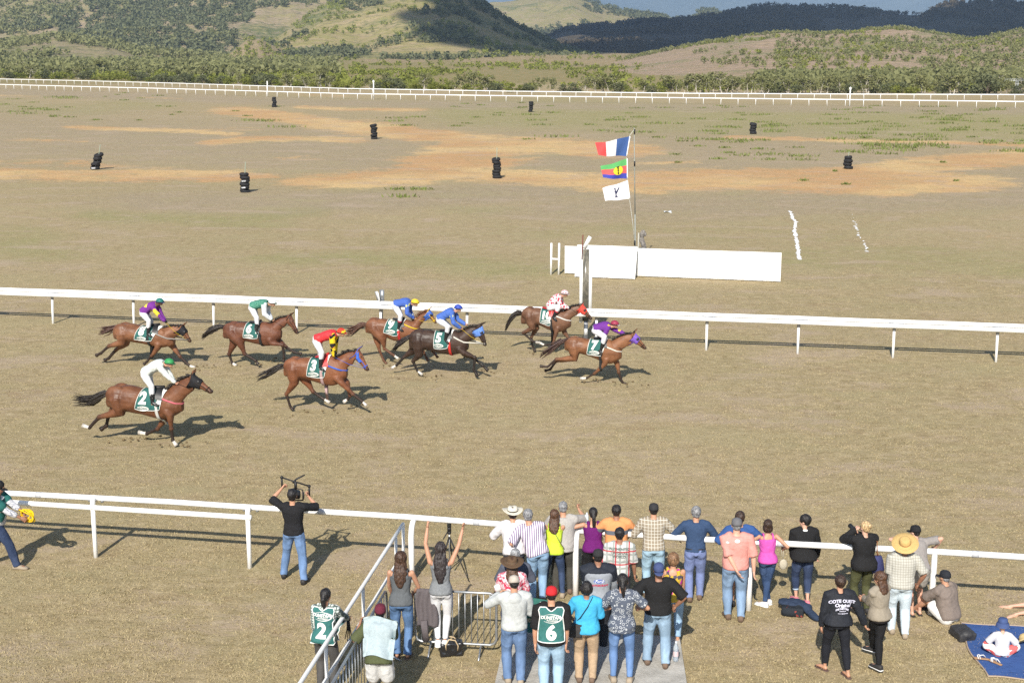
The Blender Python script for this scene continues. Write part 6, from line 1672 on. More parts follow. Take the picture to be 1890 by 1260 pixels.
rp = MB(); hc = (J['wl'] + J['wr']) / 2 + V(0, .10, -.02); r = np.random.default_rng(4)
for k in range(7):
    a0 = r.uniform(0, 6); rx, rz = r.uniform(.09, .15), r.uniform(.07, .12); tl = r.normal(0, .5, 2)
    P = [hc + V(rx * math.cos(a) * .5 + .03 * math.sin(2 * a + a0), rx * math.cos(a + tl[0]), rz * math.sin(a)) + V(0, r.normal(0, .006), 0) for a in np.linspace(0, 6.283, 20)]
    rp.tube(P, [.013] * 20, 6)
held('rope_coil', 'loose coil of bright yellow rope in the striding steward hands', 'rope', rp, cloth((.72, .47, .015), .7), p, 88)

# --- the cameraman with the stabiliser
p, J, lc = put('man in a black tee and blue jeans filming with raised arms inside the rail', (545, 1071), (527, 902), 4, lh=(520, 901, .34), rh=(570.5, 917, .34), lf=(524, 1066), rf=(561, 1077), lean=-2, lpole=(-1, -.2, -.5), rpole=(1, -.2, -.6), hpitch=-8)
body(J, p, SK_T, (1.4, 1.4)); top(J, p, cloth((.016, .016, .018)), .5, -.03, .012); bottoms(J, p, JEAN, 1.0, .012, bell=.012); shoes(J, p, SHOE_B); hair(J, p, HB)
def gimbal(J, p):
    g = MB(); a, b = J['wl'] + V(0, .03, .06), J['wr'] + V(0, .03, .06); ta, tb = a + V(0, 0, .14), b + V(0, 0, .14); c = (ta + tb) / 2
    g.tube([a - V(0, 0, .05), ta], [.018, .018], 8); g.tube([b - V(0, 0, .05), tb], [.018, .018], 8); g.tube([ta - (tb - ta) * .04, tb + (tb - ta) * .04], [.015, .015], 8)
    g.ell(ta, .032); g.ell(tb, .032); g.tube([c + V(-.05, 0, -.02), c + V(.02, .02, .05), c + V(.17, .02, .13)], [.02, .018, .014], 8)
    g.tube([c, c - V(0, 0, .14)], [.028, .026], 8); d = c - V(0, 0, .25)
    for s in (-1, 1): g.tube([c - V(0, 0, .12), d + V(s * .13, 0, .10), d + V(s * .13, 0, -.10)], [.012] * 3, 6)
    g.tube([d + V(-.13, 0, -.10), d + V(.13, 0, -.10)], [.012] * 2, 6)
    g.box(d, (.15, .11, .12)); g.tube([d, d + V(0, .16, 0)], [.048, .052], 12); g.box(d + V(-.02, -.03, .085), (.08, .06, .05)); g.box(d + V(.15, -.03, .0), (.015, .06, .12))
    held('camera_stabiliser', 'black two-handled camera stabiliser with hanging video camera, held overhead', 'camera rig', g, BLACK, p, 4)
gimbal(J, p)

# --- bib 2, seen beyond the handrail
p, J, lc = put('steward with black ponytail wearing green bib number 2 behind the handrail', None, (601, 1086), 14, h=1.64, sex='f', lean=6, lh=(586, 1190, .30), rh=(640, 1140, .42), wide=1.08, hpitch=10, rpole=(.8, -.5, -.5))
body(J, p, SK_B, (.8, 1.2)); s = top(J, p, patt('check', (.55, .60, .56), (.10, .13, .12), 22, .35), 1.0, -.06, .014); bottoms(J, p, cloth((.075, .072, .07)), 1.0, .016); shoes(J, p, SHOE_B); hair(J, p, HB, 'pony', length=.13)
TEAL = cloth((.040, .145, .138), .75, .12)
bib(J, p, TEAL, PADT2, '2', s, hem=-.10)
st = MB(); w = J['wr']
for k in range(4): st.tube([w + V(.01 * k, .02, 0), w + V(.015 * k, .03, -.18), w + V(-.04 + .04 * k, .02, -.36 - .03 * (k % 2))], [.011, .010, .006], 6)
held('lead_strap', 'black leather lead straps dangling from the hand of bib number 2', 'strap', st, BLACK, p, 14)

# --- maroon cap and towel, leaning on the barrier
p, J, lc = put('person in a maroon cap and white shorts leaning on the steel barrier', None, (702, 1113), 2, h=1.70, lean=26, lh=(664, 1152, .26), rh=(706, 1158, .48), hpitch=-10, lpole=(-.8, -.2, -.9), rpole=(.5, -.1, -1), wide=1.0)
body(J, p, SK_B, (.6, .6)); s = top(J, p, cloth((.075, .085, .04)), .5, -.16, .020, flare=.03, loose=.006, wr=.01); bottoms(J, p, cloth((.60, .60, .60)), .40, .02, name='shorts', wr=.01); shoes(J, p, SHOE_BR); hair(J, p, HB, 'crop'); cap(J, p, cloth((.115, .022, .038), .9))
def drape(J, s, label):
    bv = bvh_of(s); fw = np.cross(J['sd'], J['R']); o = lerp(J['P'], J['N'], .55); mb = MB()
    def fn(u, v):
        q = o + J['R'] * (u - .48) * .50 * (1 - .12 * (1 - v)) + J['sd'] * ((v - .5) * .56 + .03 * math.sin(u * 5)); h_ = bv.ray_cast(Vector(q - fw * .5), Vector(fw), .8)
        z_ = np.array(h_[0]) if h_[0] is not None else q - fw * .10
        return z_ - fw * (.030 + .010 * math.sin(u * 13 + v * 4) + .008 * math.sin(v * 11)) 
    mb.grid(fn, 18, 22); vs = np.array(mb.v); return mb
tw = drape(J, s, ''); o = held('towel', 'pale blue towel draped over the back of the person in the maroon cap', 'towel', tw, cloth((.35, .42, .445), .95), p, 4)

# --- two women at the barrier
p, J, lc = put('woman with long curly dark hair in a grey tank top and blue jeans', (742, 1212), (736, 1018), 2, sex='f', lean=7, lf=(733, 1212), rf=(752, 1214), lh=(724, 1098, .32), rh=(763, 1094, .30), hmax=1.78, wide=1.05, lpole=(-1, -.6, -.1), rpole=(1, -.6, -.1))
body(J, p, SK_T, (.5, .5)); top(J, p, cloth((.10, .108, .115)), 0, -.03, .008, name='tank_top'); bottoms(J, p, denim((.08, .145, .27), .5), 1.0, .009, bell=.018); shoes(J, p, SHOE_BR, flop=True, name='sandal'); hair(J, p, hairm((.05, .026, .016)), 'long', length=.15, vol=1.06, seed=3)
p, J, lc = put('woman in white trousers standing on the barrier with both arms raised', (815, 1191), (824, 997), 3, z=.165, sex='f', lean=1, lf=(-.055, 0, 0), rf=(.055, 0, 0), lh=(789, 972, .18), rh=(854, 975, .18), hmax=1.76, ltoe=-3, rtoe=6, lpole=(-1, -.3, .3), rpole=(1, -.3, .3))
body(J, p, SK_T, (2.2, 2.2)); top(J, p, patt('marble', (.14, .15, .16), (.22, .23, .24), 60, .2), 0, -.03, .008, name='sleeveless_top'); bottoms(J, p, cloth((.64, .64, .66), .8, .05), .94, .009, wr=.004); shoes(J, p, SHOE_W, WSOLE, name='sandal'); hair(J, p, hairm((.03, .024, .024)), 'long', length=.20, seed=5)

# --- at the rail, left cluster
p, J, lc = put('man in a cream hat and white shirt bent over the rail holding a phone', None, (946, 936), -8, h=1.70, lean=20, lh=(933, 973, .25), rh=(985, 975, .3), lpole=(-1, -.4, -.4))
body(J, p, SK_T, (1, 1)); top(J, p, cloth((.62, .60, .61), .8, .05), .85, -.06, .02, flare=.02, loose=.01); bottoms(J, p, cloth((.05, .055, .07)), 1.0); shoes(J, p, SHOE_B); hair(J, p, HDB); hat(J, p, cloth((.60, .56, .47), .8, .05), cloth((.05, .045, .04)), 'cream')
ph = MB(); w = J['wl']; ph.box(w + V(.03, .08, .05), (.17, .012, .075), Matrix.Rotation(R(-18), 3, 'Y')); held('phone', 'black phone held out over the rail by the cream-hatted man', 'phone', ph, BLACK, p, -8)
p, J, lc = put('grey-haired man in a striped shirt bending sideways over the rail', (992, 1110), (962, 944), -6, lean=22, side=-15, lf=(984, 1110), rf=(1001, 1110), lh=(950, 1008, .10), rh=(985, 990, .40), hmin=1.74, hmax=1.86, wide=1.06)
body(J, p, SK_T, (.6, .6)); top(J, p, patt('stripe', (.66, .62, .68), (.13, .085, .18), 26, .42), .5, -.04, .013, fat=.02); bottoms(J, p, denim((.20, .31, .45), .4), 1.0, .013); shoes(J, p, SHOE_BR); hair(J, p, HGR); belt(J, p, SHOE_BR)
p, J, lc = put('woman in a lime yellow tank top and dark jeans', (1022, 1101), (1003, 950), 4, sex='f', lean=14, lf=(1003, 1098), rf=(1038, 1102), lh=(984, 972, .42), rh=(1018, 1008, .32), hmin=1.62, hmax=1.75)
body(J, p, SK_T, (.9, .5)); top(J, p, cloth((.50, .66, .05), .7, .08), 0, -.06, .008, name='tank_top'); bottoms(J, p, denim((.035, .055, .11), .4), .97, .006); shoes(J, p, SHOE_T); hair(J, p, HBR, 'long', length=.10, seed=7); strap_over(J, p, SHOE_BR, 'l', 'r', w=.008)
p, J, lc = put('heavy man in a grey shirt pointing past the rail with his right arm', (1038, 1094), (1038, 929), 2, lean=9, lh=(1008, 978, .38), rh=(1069, 941, .48), wide=1.15, hmin=1.72, lf=(1026, 1094), rf=(1052, 1094), rpole=(1, -.3, -.6))
body(J, p, SK_T, (.4, .8)); top(J, p, cloth((.36, .34, .32)), .5, -.16, .018, flare=.02, fat=.03, wr=.008); bottoms(J, p, cloth((.062, .060, .052)), 1.0, .016); shoes(J, p, SHOE_BR); hair(J, p, HGR, 'crop')
p, J, lc = put('woman with a long black plait in a purple sleeveless top', (1094, 1096), (1097, 943), -4, sex='f', lean=12, lh=(1062, 979, .22), rh=(1112, 985, .35), wide=1.15, hmin=1.62, lpole=(-1, -.3, .0))
body(J, p, SK_T, (.5, .5)); top(J, p, cloth((.115, .012, .115)), 0, -.06, .010, flare=.01, name='sleeveless_top'); bottoms(J, p, cloth((.016, .016, .018)), .38, .014, name='shorts'); shoes(J, p, SHOE_B); hair(J, p, HB, 'pony', length=.24)
bt = MB(); q = lc(at_depth(1083, 966, p.location.y + .25), p.location); bt.lathe([(.001, 0), (.032, .002), (.034, .02), (.033, .14), (.030, .16), (.012, .19), (.012, .21), (.001, .212)], q, 14); held('water_bottle', 'small clear water bottle standing on the rail by the purple top', 'bottle', bt, plain((.62, .70, .78), .1, .6, name='clear_plastic'), p, -4)
p, J, lc = put('man in an orange work shirt with dark grey bands at the rail', (1136, 1100), (1132, 931), 0, lean=12, lh=(1105, 990, .34), rh=(1160, 990, .34), hmin=1.7, wide=1.1, lpole=(-1, -.5, -.2), rpole=(1, -.5, -.2))
body(J, p, SK_B, (.5, .5)); N = patt('hoop', (.62, .27, .11), (.11, .12, .14), 3.4, .26); top(J, p, N, .5, -.04, .016, fat=.02); bottoms(J, p, cloth((.05, .055, .065)), 1.0); shoes(J, p, SHOE_BR); hair(J, p, HB)
p, J, lc = put('man with black hair in a red and white plaid shirt printed with dark lettering', None, (1144, 973), 6, h=1.70, lean=3, lh=(1123, 1055, .10), rh=(1174, 1078, .10), wide=1.03)
body(J, p, SK_B, (.6, .6)); s = top(J, p, patt('check', (.52, .52, .50), (.30, .32, .30), 9, .28, (.45, .05, .06)), .5, -.08, .017, flare=.012); bottoms(J, p, cloth((.045, .045, .05)), 1.0); shoes(J, p, SHOE_B); hair(J, p, HB)
# arched lettering on his back; small and only half legible in the photo
fw = np.cross(J['sd'], J['R']); shp = [(text_shape(w_, .062, 0, .001, 1.0), (0, dy), 0) for w_, dy in (('AUTHENTIC', .085), ('ORIGINAL', .02), ('WORLD', -.045))]
m_ = project(shp, lerp(J['P'], J['N'], .70), J['R'], J['sd'], bvh_of(s), .006, .5); m_.build('lettering', cloth((.08, .11, .10)), p, smooth=False)
def car_jacket():
    p, J, lc = put('man in a black cap and grey jacket with a blue oval badge on its back', None, (1104, 1013), -3, h=1.76, lean=4, lh=(1092, 1110, .30), rh=(1132, 1105, .30), wide=1.12, hpitch=6)
    body(J, p, SK_B, (.6, .6)); s = top(J, p, cloth((.27, .29, .32), .7), 1.0, -.10, .022, flare=.012, loose=.004, wr=.009); bottoms(J, p, cloth((.028, .03, .036)), 1.0, .016); shoes(J, p, SHOE_B); hair(J, p, HB, 'crop'); cap(J, p, cloth((.03, .03, .032), .9))
    y = MB(); y.rings(torso_rings(J, .84, .99, .036, n=20, m=6))
    for sd in 'lr': limb(y, [lerp(J['N'], J['s' + sd], .5), J['s' + sd], lerp(J['s' + sd], J['e' + sd], .5)], [.039 * 1.76, .046 * 1.76, .040 * 1.76], .024)
    shell(y, 'dark_yoke', cloth((.022, .026, .036), .7), p, .0145, .004)
    bv = bvh_of(s); o = lerp(J['P'], J['N'], .62); WHT = cloth((.78, .78, .8), .7, .04)
    m1 = project([(disc_shape(.092, .040), (0, 0), 0)], o, J['R'], J['sd'], bv, .006, .5); m1.build('badge', cloth((.03, .09, .34), .6), p, smooth=False)
    m2 = project([(text_shape('Ford', .062, .28, .001, 1.1), (0, .003), 0), (ring_shape(.086, .036, .004), (0, 0), 0)], o, J['R'], J['sd'], bv, .010, .5); m2.build('lettering', WHT, p, smooth=False)
    m3 = project([(text_shape('MOTORCRAFT', .040, .1, .002, 1.1), (.0, -.068), 0)], o, J['R'], J['sd'], bv, .007, .5); m3.build('lettering', cloth((.50, .03, .08), .7), p, smooth=False)
car_jacket()
p, J, lc = put('person in a light grey cap hidden between striped shirt and bush hat', None, (951, 1012), -4, h=1.62, lean=6, lh=(930, 1060, .3), rh=(968, 1060, .3))
body(J, p, SK_T, (.6, .6)); top(J, p, cloth((.08, .09, .12)), .5); bottoms(J, p, JEAN_D); shoes(J, p, SHOE_B); hair(J, p, HGR); cap(J, p, cloth((.34, .35, .36), .9))
p, J, lc = put('woman in a brown bush hat and red patterned blouse', None, (945, 1029), -3, h=1.62, sex='f', lean=4, lh=(921, 1100, .26), rh=(975, 1108, .20), wide=1.1)
body(J, p, SK_T, (.6, .6)); top(J, p, patt('marble', (.46, .025, .07), (.66, .55, .58), 13, .07), .5, -.08, .016, flare=.012); bottoms(J, p, JEAN_D); shoes(J, p, SHOE_B); hair(J, p, HBR, 'long', length=.10); hat(J, p, cloth((.105, .066, .040), .9), cloth((.14, .10, .065)), 'bush', (6, 0))
p, J, lc = put('man in a pale grey hoodie and beige cap reading a slip of paper', (949, 1257), (940, 1062), -6, z=.12, lh=(921, 1096, .28), rh=(962, 1120, .30), lf=(937, 1259), rf=(961, 1262), wide=1.06, hmin=1.68, hmax=1.82, hpitch=16, lpole=(-1, -.4, -.6))
body(J, p, SK_T, (1.0, .8)); top(J, p, cloth((.44, .46, .46)), .96, -.04, .018, hood=True, wr=.009, fat=.01); bottoms(J, p, denim((.10, .16, .28), .4), 1.0, .016, bell=.006); shoes(J, p, SHOE_T); hair(J, p, HB, 'crop'); cap(J, p, cloth((.43, .38, .33), .9))
pa = MB(); w = J['wl']; pa.box(w + V(-.01, .06, .07), (.085, .006, .13), Matrix.Rotation(R(-22), 3, 'Y')); held('paper_slip', 'white slip of paper in the left hand of the hooded man', 'paper', pa, plain((.78, .78, .76), .8, .1, name='paper'), p, -6)
p, J, lc = put('steward in a red cap and green bib number 6 over a black tee', None, (1018, 1081), 2, h=1.76, z=.12, lean=1, lh=(988, 1188, .0), rh=(1045, 1222, .02), wide=1.12)
body(J, p, SK_T, (.5, .6)); s = top(J, p, cloth((.016, .015, .016)), .5, -.10, .016, flare=.008, fat=.02); bottoms(J, p, denim((.28, .40, .52), .3), 1.0, .016); shoes(J, p, SHOE_B); hair(J, p, HB, 'crop'); cap(J, p, cloth((.50, .025, .03), .8))
bib(J, p, TEAL, PADT2, '6', s, hem=.04)
p, J, lc = put('person with short black hair in a turquoise tee with a black shoulder bag', None, (1083, 1072), 4, h=1.63, z=.12, sex='f', lean=1, lh=(1058, 1142, .24), rh=(1098, 1135, .28), wide=1.14, lpole=(-1, -.4, -.5))
body(J, p, SK_B, (.6, .6)); top(J, p, cloth((.055, .36, .60), .8, .08), .5, -.04, .016, fat=.02); bottoms(J, p, cloth((.40, .29, .19)), 1.0, .018); shoes(J, p, SHOE_BR); hair(J, p, HB, 'curly', vol=.94, seed=2)
hp = strap_over(J, p, BLACK, 'r', 'l', .16, .034, .014)
bg = MB(); c = hp + V(.03, -.10, -.06); bg.box(c, (.19, .10, .20)); bg.box(c + V(0, -.055, -.02), (.15, .03, .12)); v, f = fuse(bg, .013, 3); bgo = MB(); bgo.v = [tuple(x) for x in wrinkle(v, f, .006, 14)]; bgo.f = [tuple(x) for x in f]; bgo.m = [0] * len(f)
held('shoulder_bag', 'dark grey shoulder bag on the hip of the turquoise tee', 'bag', bgo, cloth((.045, .043, .042), .8), p, 4)
p, J, lc = put('woman with a black ponytail in a grey floral blouse and slim jeans', (1146, 1258), (1160, 1058), 4, z=.12, sex='f', lf=(1132, 1258), rf=(1162, 1260), lh=(1134, 1120, .20), rh=(1180, 1122, .22), hmin=1.62, hmax=1.76, wide=1.10, lpole=(-1, -.3, -.6), rpole=(1, -.3, -.6))
body(J, p, SK_T, (.8, .8)); top(J, p, patt('rings', (.085, .10, .135), (.46, .48, .50), 20, .055), .38, -.12, .015, flare=.02); bottoms(J, p, denim((.11, .19, .36), .35), .96, .005); shoes(J, p, SHOE_T, name='boot'); hair(J, p, HB, 'pony', length=.13, seed=1)
p, J, lc = put('broad man in a black tee and navy cap with hands on his hips', (1212, 1226), (1217, 1038), 3, z=.12, lf=(1194, 1224), rf=(1228, 1231), lh=(1189, 1108, .02), rh=(1247, 1118, .02), wide=1.16, hmin=1.68, hmax=1.82, lpole=(-1, -.6, .1), rpole=(1, -.6, .1))
body(J, p, SK_B, (1.1, 1.1)); top(J, p, cloth((.017, .017, .018)), .5, -.02, .016, fat=.02, wr=.008); bottoms(J, p, denim((.21, .30, .40), .45), 1.0, .016, bell=.010); shoes(J, p, SHOE_BR); hair(J, p, HB, 'crop'); cp = cap(J, p, cloth((.055, .075, .17), .8), back=True); belt(J, p, plain((.10, .03, .03), .6))
p, J, lc = put('woman with tousled brown hair in a colourful top and rolled jeans', None, (1243, 1020), 4, h=1.62, z=.0, sex='f', lean=1, lh=(1228, 1100, .2), rh=(1258, 1098, .2), wide=1.08)
body(J, p, SK_T, (.6, .6)); top(J, p, patt('patches', (.50, .34, .04), (.38, .03, .24), 16, .40, (.08, .07, .10)), 0, -.05, .010, name='strappy_top'); bottoms(J, p, denim((.24, .36, .50), .35), .86, .012); shoes(J, p, SHOE_B); hair(J, p, hairm((.17, .095, .05)), 'curly', vol=1.05, seed=8)

# --- at the rail, right of the first post
p, J, lc = put('man in a brown and white checked shirt and dark cap leaning on the rail', (1204, 1103), (1209, 928), 0, lean=11, lh=(1180, 985, .34), rh=(1240, 985, .32), lf=(1192, 1100), rf=(1218, 1102), hmin=1.7, wide=1.06, lpole=(-.8, -.7, -.45), rpole=(.8, -.7, -.45))
body(J, p, SK_T, (.5, .5)); top(J, p, patt('check', (.27, .225, .165), (.56, .54, .48), 18, .15), .9, -.01, .014); bottoms(J, p, denim((.30, .44, .55), .35), 1.0, .012); shoes(J, p, SHOE_BR); hair(J, p, HB, 'crop'); cap(J, p, cloth((.035, .035, .038), .9)); belt(J, p, SHOE_T)
p, J, lc = put('grey-haired man in a dark blue shirt and light blue trousers at the rail', (1281, 1107), (1271, 934), 3, lean=9, lf=(1272, 1109), rf=(1291, 1105), lh=(1254, 992, .32), rh=(1306, 994, .28), hmin=1.66, wide=1.02, lpole=(-1, -.7, -.1), rpole=(1, -.6, -.2))
body(J, p, SK_T, (.5, .5)); top(J, p, cloth((.035, .062, .125)), .9, .02, .013); bottoms(J, p, cloth((.17, .215, .40)), 1.0, .014, bell=.006); shoes(J, p, SHOE_BR); hair(J, p, HGR); belt(J, p, BLACK)
p, J, lc = put('brown-haired man in a royal blue tee hidden behind the pink shirt', (1362, 1117), (1361, 943), 0, lean=14, lh=(1338, 992, .32), rh=(1388, 990, .32), hmin=1.7, wide=1.1, lpole=(-.9, -.8, -.3), rpole=(.9, -.8, -.3))
body(J, p, SK_T, (.5, .5)); top(J, p, cloth((.035, .085, .24)), .5, -.04, .014, fat=.02); bottoms(J, p, denim((.32, .40, .50), .3), .42, .016, name='shorts'); shoes(J, p, SHOE_B); hair(J, p, HDB)
p, J, lc = put('man in a salmon pink shirt and grey cap with his hands behind him', (1354, 1143), (1362, 955), 2, lf=(1343, 1141), rf=(1367, 1145), lh=(1362, 1058, -.20), rh=(1392, 1058, -.06), wide=1.12, hmin=1.68, hmax=1.84, lpole=(-1, -.2, -.2), rpole=(1, -.2, -.2))
body(J, p, SK_L, (.4, .5)); s = top(J, p, cloth((.60, .27, .235), .8, .08), .5, -.04, .015, fat=.022); bottoms(J, p, denim((.17, .25, .37), .45), 1.0, .016); shoes(J, p, SHOE_BR); hair(J, p, HGR, 'crop'); cap(J, p, cloth((.13, .13, .14), .9))
pt = MB(); m_ = project([(disc_shape(.045, .030, 10), (.0, 0), 0), (disc_shape(.03, .018, 8), (-.16, -.03), 0)], lerp(J['P'], J['N'], .88), J['R'], J['sd'], bvh_of(s), .006, .5); m_.build('white_print', cloth((.72, .60, .58)), p, smooth=False)
p, J, lc = put('woman in a bright pink strappy top and dark jeans with white sneakers', (1413, 1117), (1421, 961), -4, sex='f', lean=7, lf=(1419, 1114), rf=(1411, 1119), lh=(1391, 1000, .26), rh=(1446, 1012, .12), hmin=1.58, lpole=(-1, -.5, -.1), rtoe=-45)
body(J, p, SK_T, (.5, .9)); top(J, p, cloth((.52, .085, .36), .7, .08), -.01, -.03, .010, name='camisole'); bottoms(J, p, denim((.03, .055, .12), .5), .95, .005); shoes(J, p, SHOE_W, WSOLE, name='sneaker'); hair(J, p, HDB, 'bob', seed=4)
bg = MB(); w = J['wr']; bg.tube([w + V(.0, .01, -.02), w + V(.015, 0, -.20)], [.006] * 2, 5); bg.tube([w + V(-.03, .01, -.02), w + V(-.01, 0, -.20)], [.006] * 2, 5); bg.ell(w + V(.01, 0, -.29), (.075, .035, .10)); held('cloth_bag', 'small beige cloth bag hanging beside the bright pink top', 'bag', bg, cloth((.42, .38, .30)), p, -4)
p, J, lc = put('woman with short black hair in a black cardigan and rolled jeans', (1479, 1113), (1487, 951), -3, sex='f', lean=2, lf=(1469, 1110), rf=(1490, 1117), lh=(1464, 1040, .20), rh=(1508, 1036, .22), hmin=1.64, wide=1.18, hyaw=-55, lpole=(-1, -.3, -.3), rpole=(1, -.3, -.3))
body(J, p, SK_L, (.6, .6)); top(J, p, cloth((.017, .017, .018), .95), .96, -.06, .026, flare=.02, loose=.010, wr=.010, name='cardigan'); bottoms(J, p, JEAN_D, .80, .012); shoes(J, p, plain((.62, .20, .25), .7, .3, name='pink_shoe'), WSOLE, name='sneaker'); hair(J, p, HB, 'short', vol=1.06)
for n_ in 'lr': q = MB(); k0, a0 = J['k' + n_], J['a' + n_]; c0 = lerp(k0, a0, .56); q.tube([c0, lerp(k0, a0, .63)], [.052, .052], 14); q.build('jeans_cuff', denim((.32, .40, .50), .2), p)
cl_ = MB(); cl_.rings(torso_rings(J, .97, 1.02, .014, n=16, m=3)); cl_.build('white_collar', PADT2, p)
p, J, lc = put('blonde woman in a black top and olive trousers photographing the race', None, (1597, 961), -12, h=1.68, sex='f', lean=1, lh=(1578, 978, .22), rh=(1584, 984, .24), wide=1.2, lpole=(-1, -.2, -.8), rpole=(1, -.2, -.8), hyaw=-20, hpitch=-4)
body(J, p, SK_L, (1.3, 1.3)); top(J, p, cloth((.017, .017, .018)), .96, -.10, .020, flare=.022, loose=.006, wr=.01); bottoms(J, p, cloth((.072, .075, .035)), 1.0, .012); shoes(J, p, SHOE_B); hair(J, p, HBL, 'bun', seed=5)
ca_ = MB(); w = (J['wl'] + J['wr']) / 2; ca_.box(w + V(-.02, .06, .03), (.12, .06, .08)); ca_.tube([w + V(-.02, .07, .03), w + V(-.02, .22, .04)], [.036, .042], 12); held('camera', 'black camera raised by the blonde woman at the rail', 'camera', ca_, BLACK, p, -12)
S_ = lerp(J['N'], J['sr'], .8); bb = J['P'] + J['R'] * .235 + V(0, -.02, .02); sb = MB(); 
sb.tube([S_ + V(0, 0, .05), S_ + V(.06, -.06, -.05), bb + V(-.02, -.03, .20), bb + V(0, 0, .12)], [(.014, .006)] * 4, 6); sb.tube([S_ + V(0, .01, .05), S_ + V(.05, .05, -.08), bb + V(0, .04, .20), bb + V(.03, .02, .12)], [(.014, .006)] * 4, 6)
so = held('handbag_strap', 'x', 'bag', sb, plain((.30, .12, .05), .6, .3, name='tan_leather'), p, -12)
bg = MB(); bg.rings([[bb + V(wx * sx, wy * sy, z_) for sx, sy in ((-1, -1), (0, -1.15), (1, -1), (1, 1), (0, 1.15), (-1, 1))] for wx, wy, z_ in ((.10, .06, -.16), (.115, .065, -.10), (.09, .045, .06), (.07, .03, .13))])
hb_ = held('handbag', 'navy handbag with tan straps hanging from the blonde woman shoulder', 'handbag', bg, cloth((.045, .05, .13), .7), p, -12)
mw = hb_.matrix_basis.inverted() @ so.matrix_basis; so.parent = hb_; so.matrix_basis = mw; so.name = 'strap'
for k_ in ('label', 'category'): del so[k_]
p, J, lc = put('man in a wide straw hat, pale plaid shirt and washed-out jeans', (1656, 1173), (1686, 1003), 2, lean=6, lf=(1645, 1168), rf=(1670, 1177), side=5, lh=(1662, 1070, .12), rh=(1694, 1078, .08), wide=1.14, hmin=1.70, hmax=1.80, lpole=(-1, -.4, -.1), rpole=(.8, -.6, -.2))
body(J, p, SK_B, (.7, .5)); top(J, p, patt('check', (.44, .43, .385), (.27, .255, .215), 24, .16), .46, -.04, .018, fat=.02, loose=.004); bottoms(J, p, JEAN_P, 1.0, .016); shoes(J, p, SHOE_T); hair(J, p, HGR, 'crop'); hat(J, p, plain((.56, .38, .15), .85, .15, sc=40, name='straw', bump=.4), cloth((.36, .20, .09)), 'straw', (24, -10)); belt(J, p, BLACK)
p, J, lc = put('bare-legged person in a black cap and grey tee bent over the rail', (1689, 1136), (1690, 976), -14, lean=24, lf=(1683, 1136), rf=(1697, 1134), lh=(1664, 992, .32), rh=(1726, 1010, .18), hmin=1.64, lpole=(-1, -.6, 0), rpole=(1, -.5, .1), hyaw=-25)
body(J, p, SK_L, (.5, .5)); top(J, p, cloth((.26, .24, .23)), .4, -.06, .014); bottoms(J, p, cloth((.30, .28, .25)), .34, .015, name='shorts'); shoes(J, p, SHOE_B, flop=True, name='sandal'); hair(J, p, HB, 'crop'); cap(J, p, cloth((.018, .018, .02), .8))

# --- behind the rail on the right
p, J, lc = put('woman in black with white lettering arched across her jacket back', (1541, 1243), (1565, 1061), -4, sex='f', lf=(1522, 1236), rf=(1565, 1250), lh=(1515, 1158, .06), rh=(1600, 1160, .02), wide=1.22, hmin=1.62, hmax=1.72, lean=2, side=2, ltoe=-30, rtoe=-10)
body(J, p, SK_T, (.5, .5)); s = top(J, p, cloth((.020, .022, .028), .7, .15), .97, .0, .022, loose=.004, wr=.010, name='jacket'); bottoms(J, p, cloth((.016, .017, .022)), .92, .010); shoes(J, p, plain((.10, .06, .05), .7), flop=True, name='flip_flop'); hair(J, p, HDB, 'short', seed=9, vol=1.04)
hn = MB(); c = J['C'] + V(.0, -.085, .04); hn.ell(c, (.030, .026, .028)); v, f = fuse(hn, .010, 1); big_mesh('hair_knot', wrinkle(v, f, .006, 30), f, HDB, parent=p)
def arched():
    bv = bvh_of(s); o = lerp(J['P'], J['N'], .70); sh = []
    for w_, sz, dy, arch in (('COTE OUEST', .066, .045, .04), ('DE NOTRE', .040, -.075, .03)):
        vs, fs = text_shape(w_, sz, 0, .0025, 1.05); xm = max(abs(a) for a, b in vs); sh.append((([(a, b - arch * (a / xm) ** 2) for a, b in vs], fs), (0.015, dy), 0))
    sh.append((text_shape('Original', .075, .25, .003, 1.0), (.015, -.025), 0)); sh.append((text_shape('tradition', .030, .2, .001, 1.0), (.02, -.115), 0)); sh.append((text_shape('www.originalsmn.nc', .020, 0, .001, 1.0), (.03, -.155), 0))
    m_ = project(sh, o, J['R'], J['sd'], bv, .007, .5); m_.build('lettering', cloth((.62, .62, .74), .7, .05), p, smooth=False)
    e = MB(); fw = np.cross(J['sd'], J['R'])
    for sg in (-1, 1):
        S = J['sl'] if sg < 0 else J['sr']; E_ = J['el'] if sg < 0 else J['er']; out = V(sg * .052, -.030, .035)
        pts = [lerp(J['N'], S, .35) - fw * .075 + V(0, 0, -.015), lerp(J['N'], S, .75) - fw * .070 + V(0, 0, .0), S + out * .7]; e.tube(pts, [.006] * 3, 5)
    e.build('white_piping', PADT2, p)
arched()
p, J, lc = put('woman in a taupe sweater and black leggings turned to the left', (1617, 1228), (1634, 1064), -38, sex='f', lf=(1611, 1209), rf=(1621, 1244), lh=(.05, .34, 1.02, 0), rh=(.10, .36, .98, 0), wide=1.14, hmin=1.58, hmax=1.68, lean=2, hyaw=-10)
body(J, p, SK_T, (.9, .9)); top(J, p, cloth((.27, .235, .185)), .96, -.02, .020, loose=.004, wr=.009); bt_ = MB(); bt_.rings(torso_rings(J, -.12, .10, .020, n=20, m=6)); shell(bt_, 'long_undershirt', cloth((.02, .018, .02)), p, .014, .004); bottoms(J, p, cloth((.012, .012, .013)), .97, .006); shoes(J, p, SHOE_B, WSOLE, name='sneaker'); hair(J, p, HBR, 'long', length=.06, vol=1.05, seed=6)

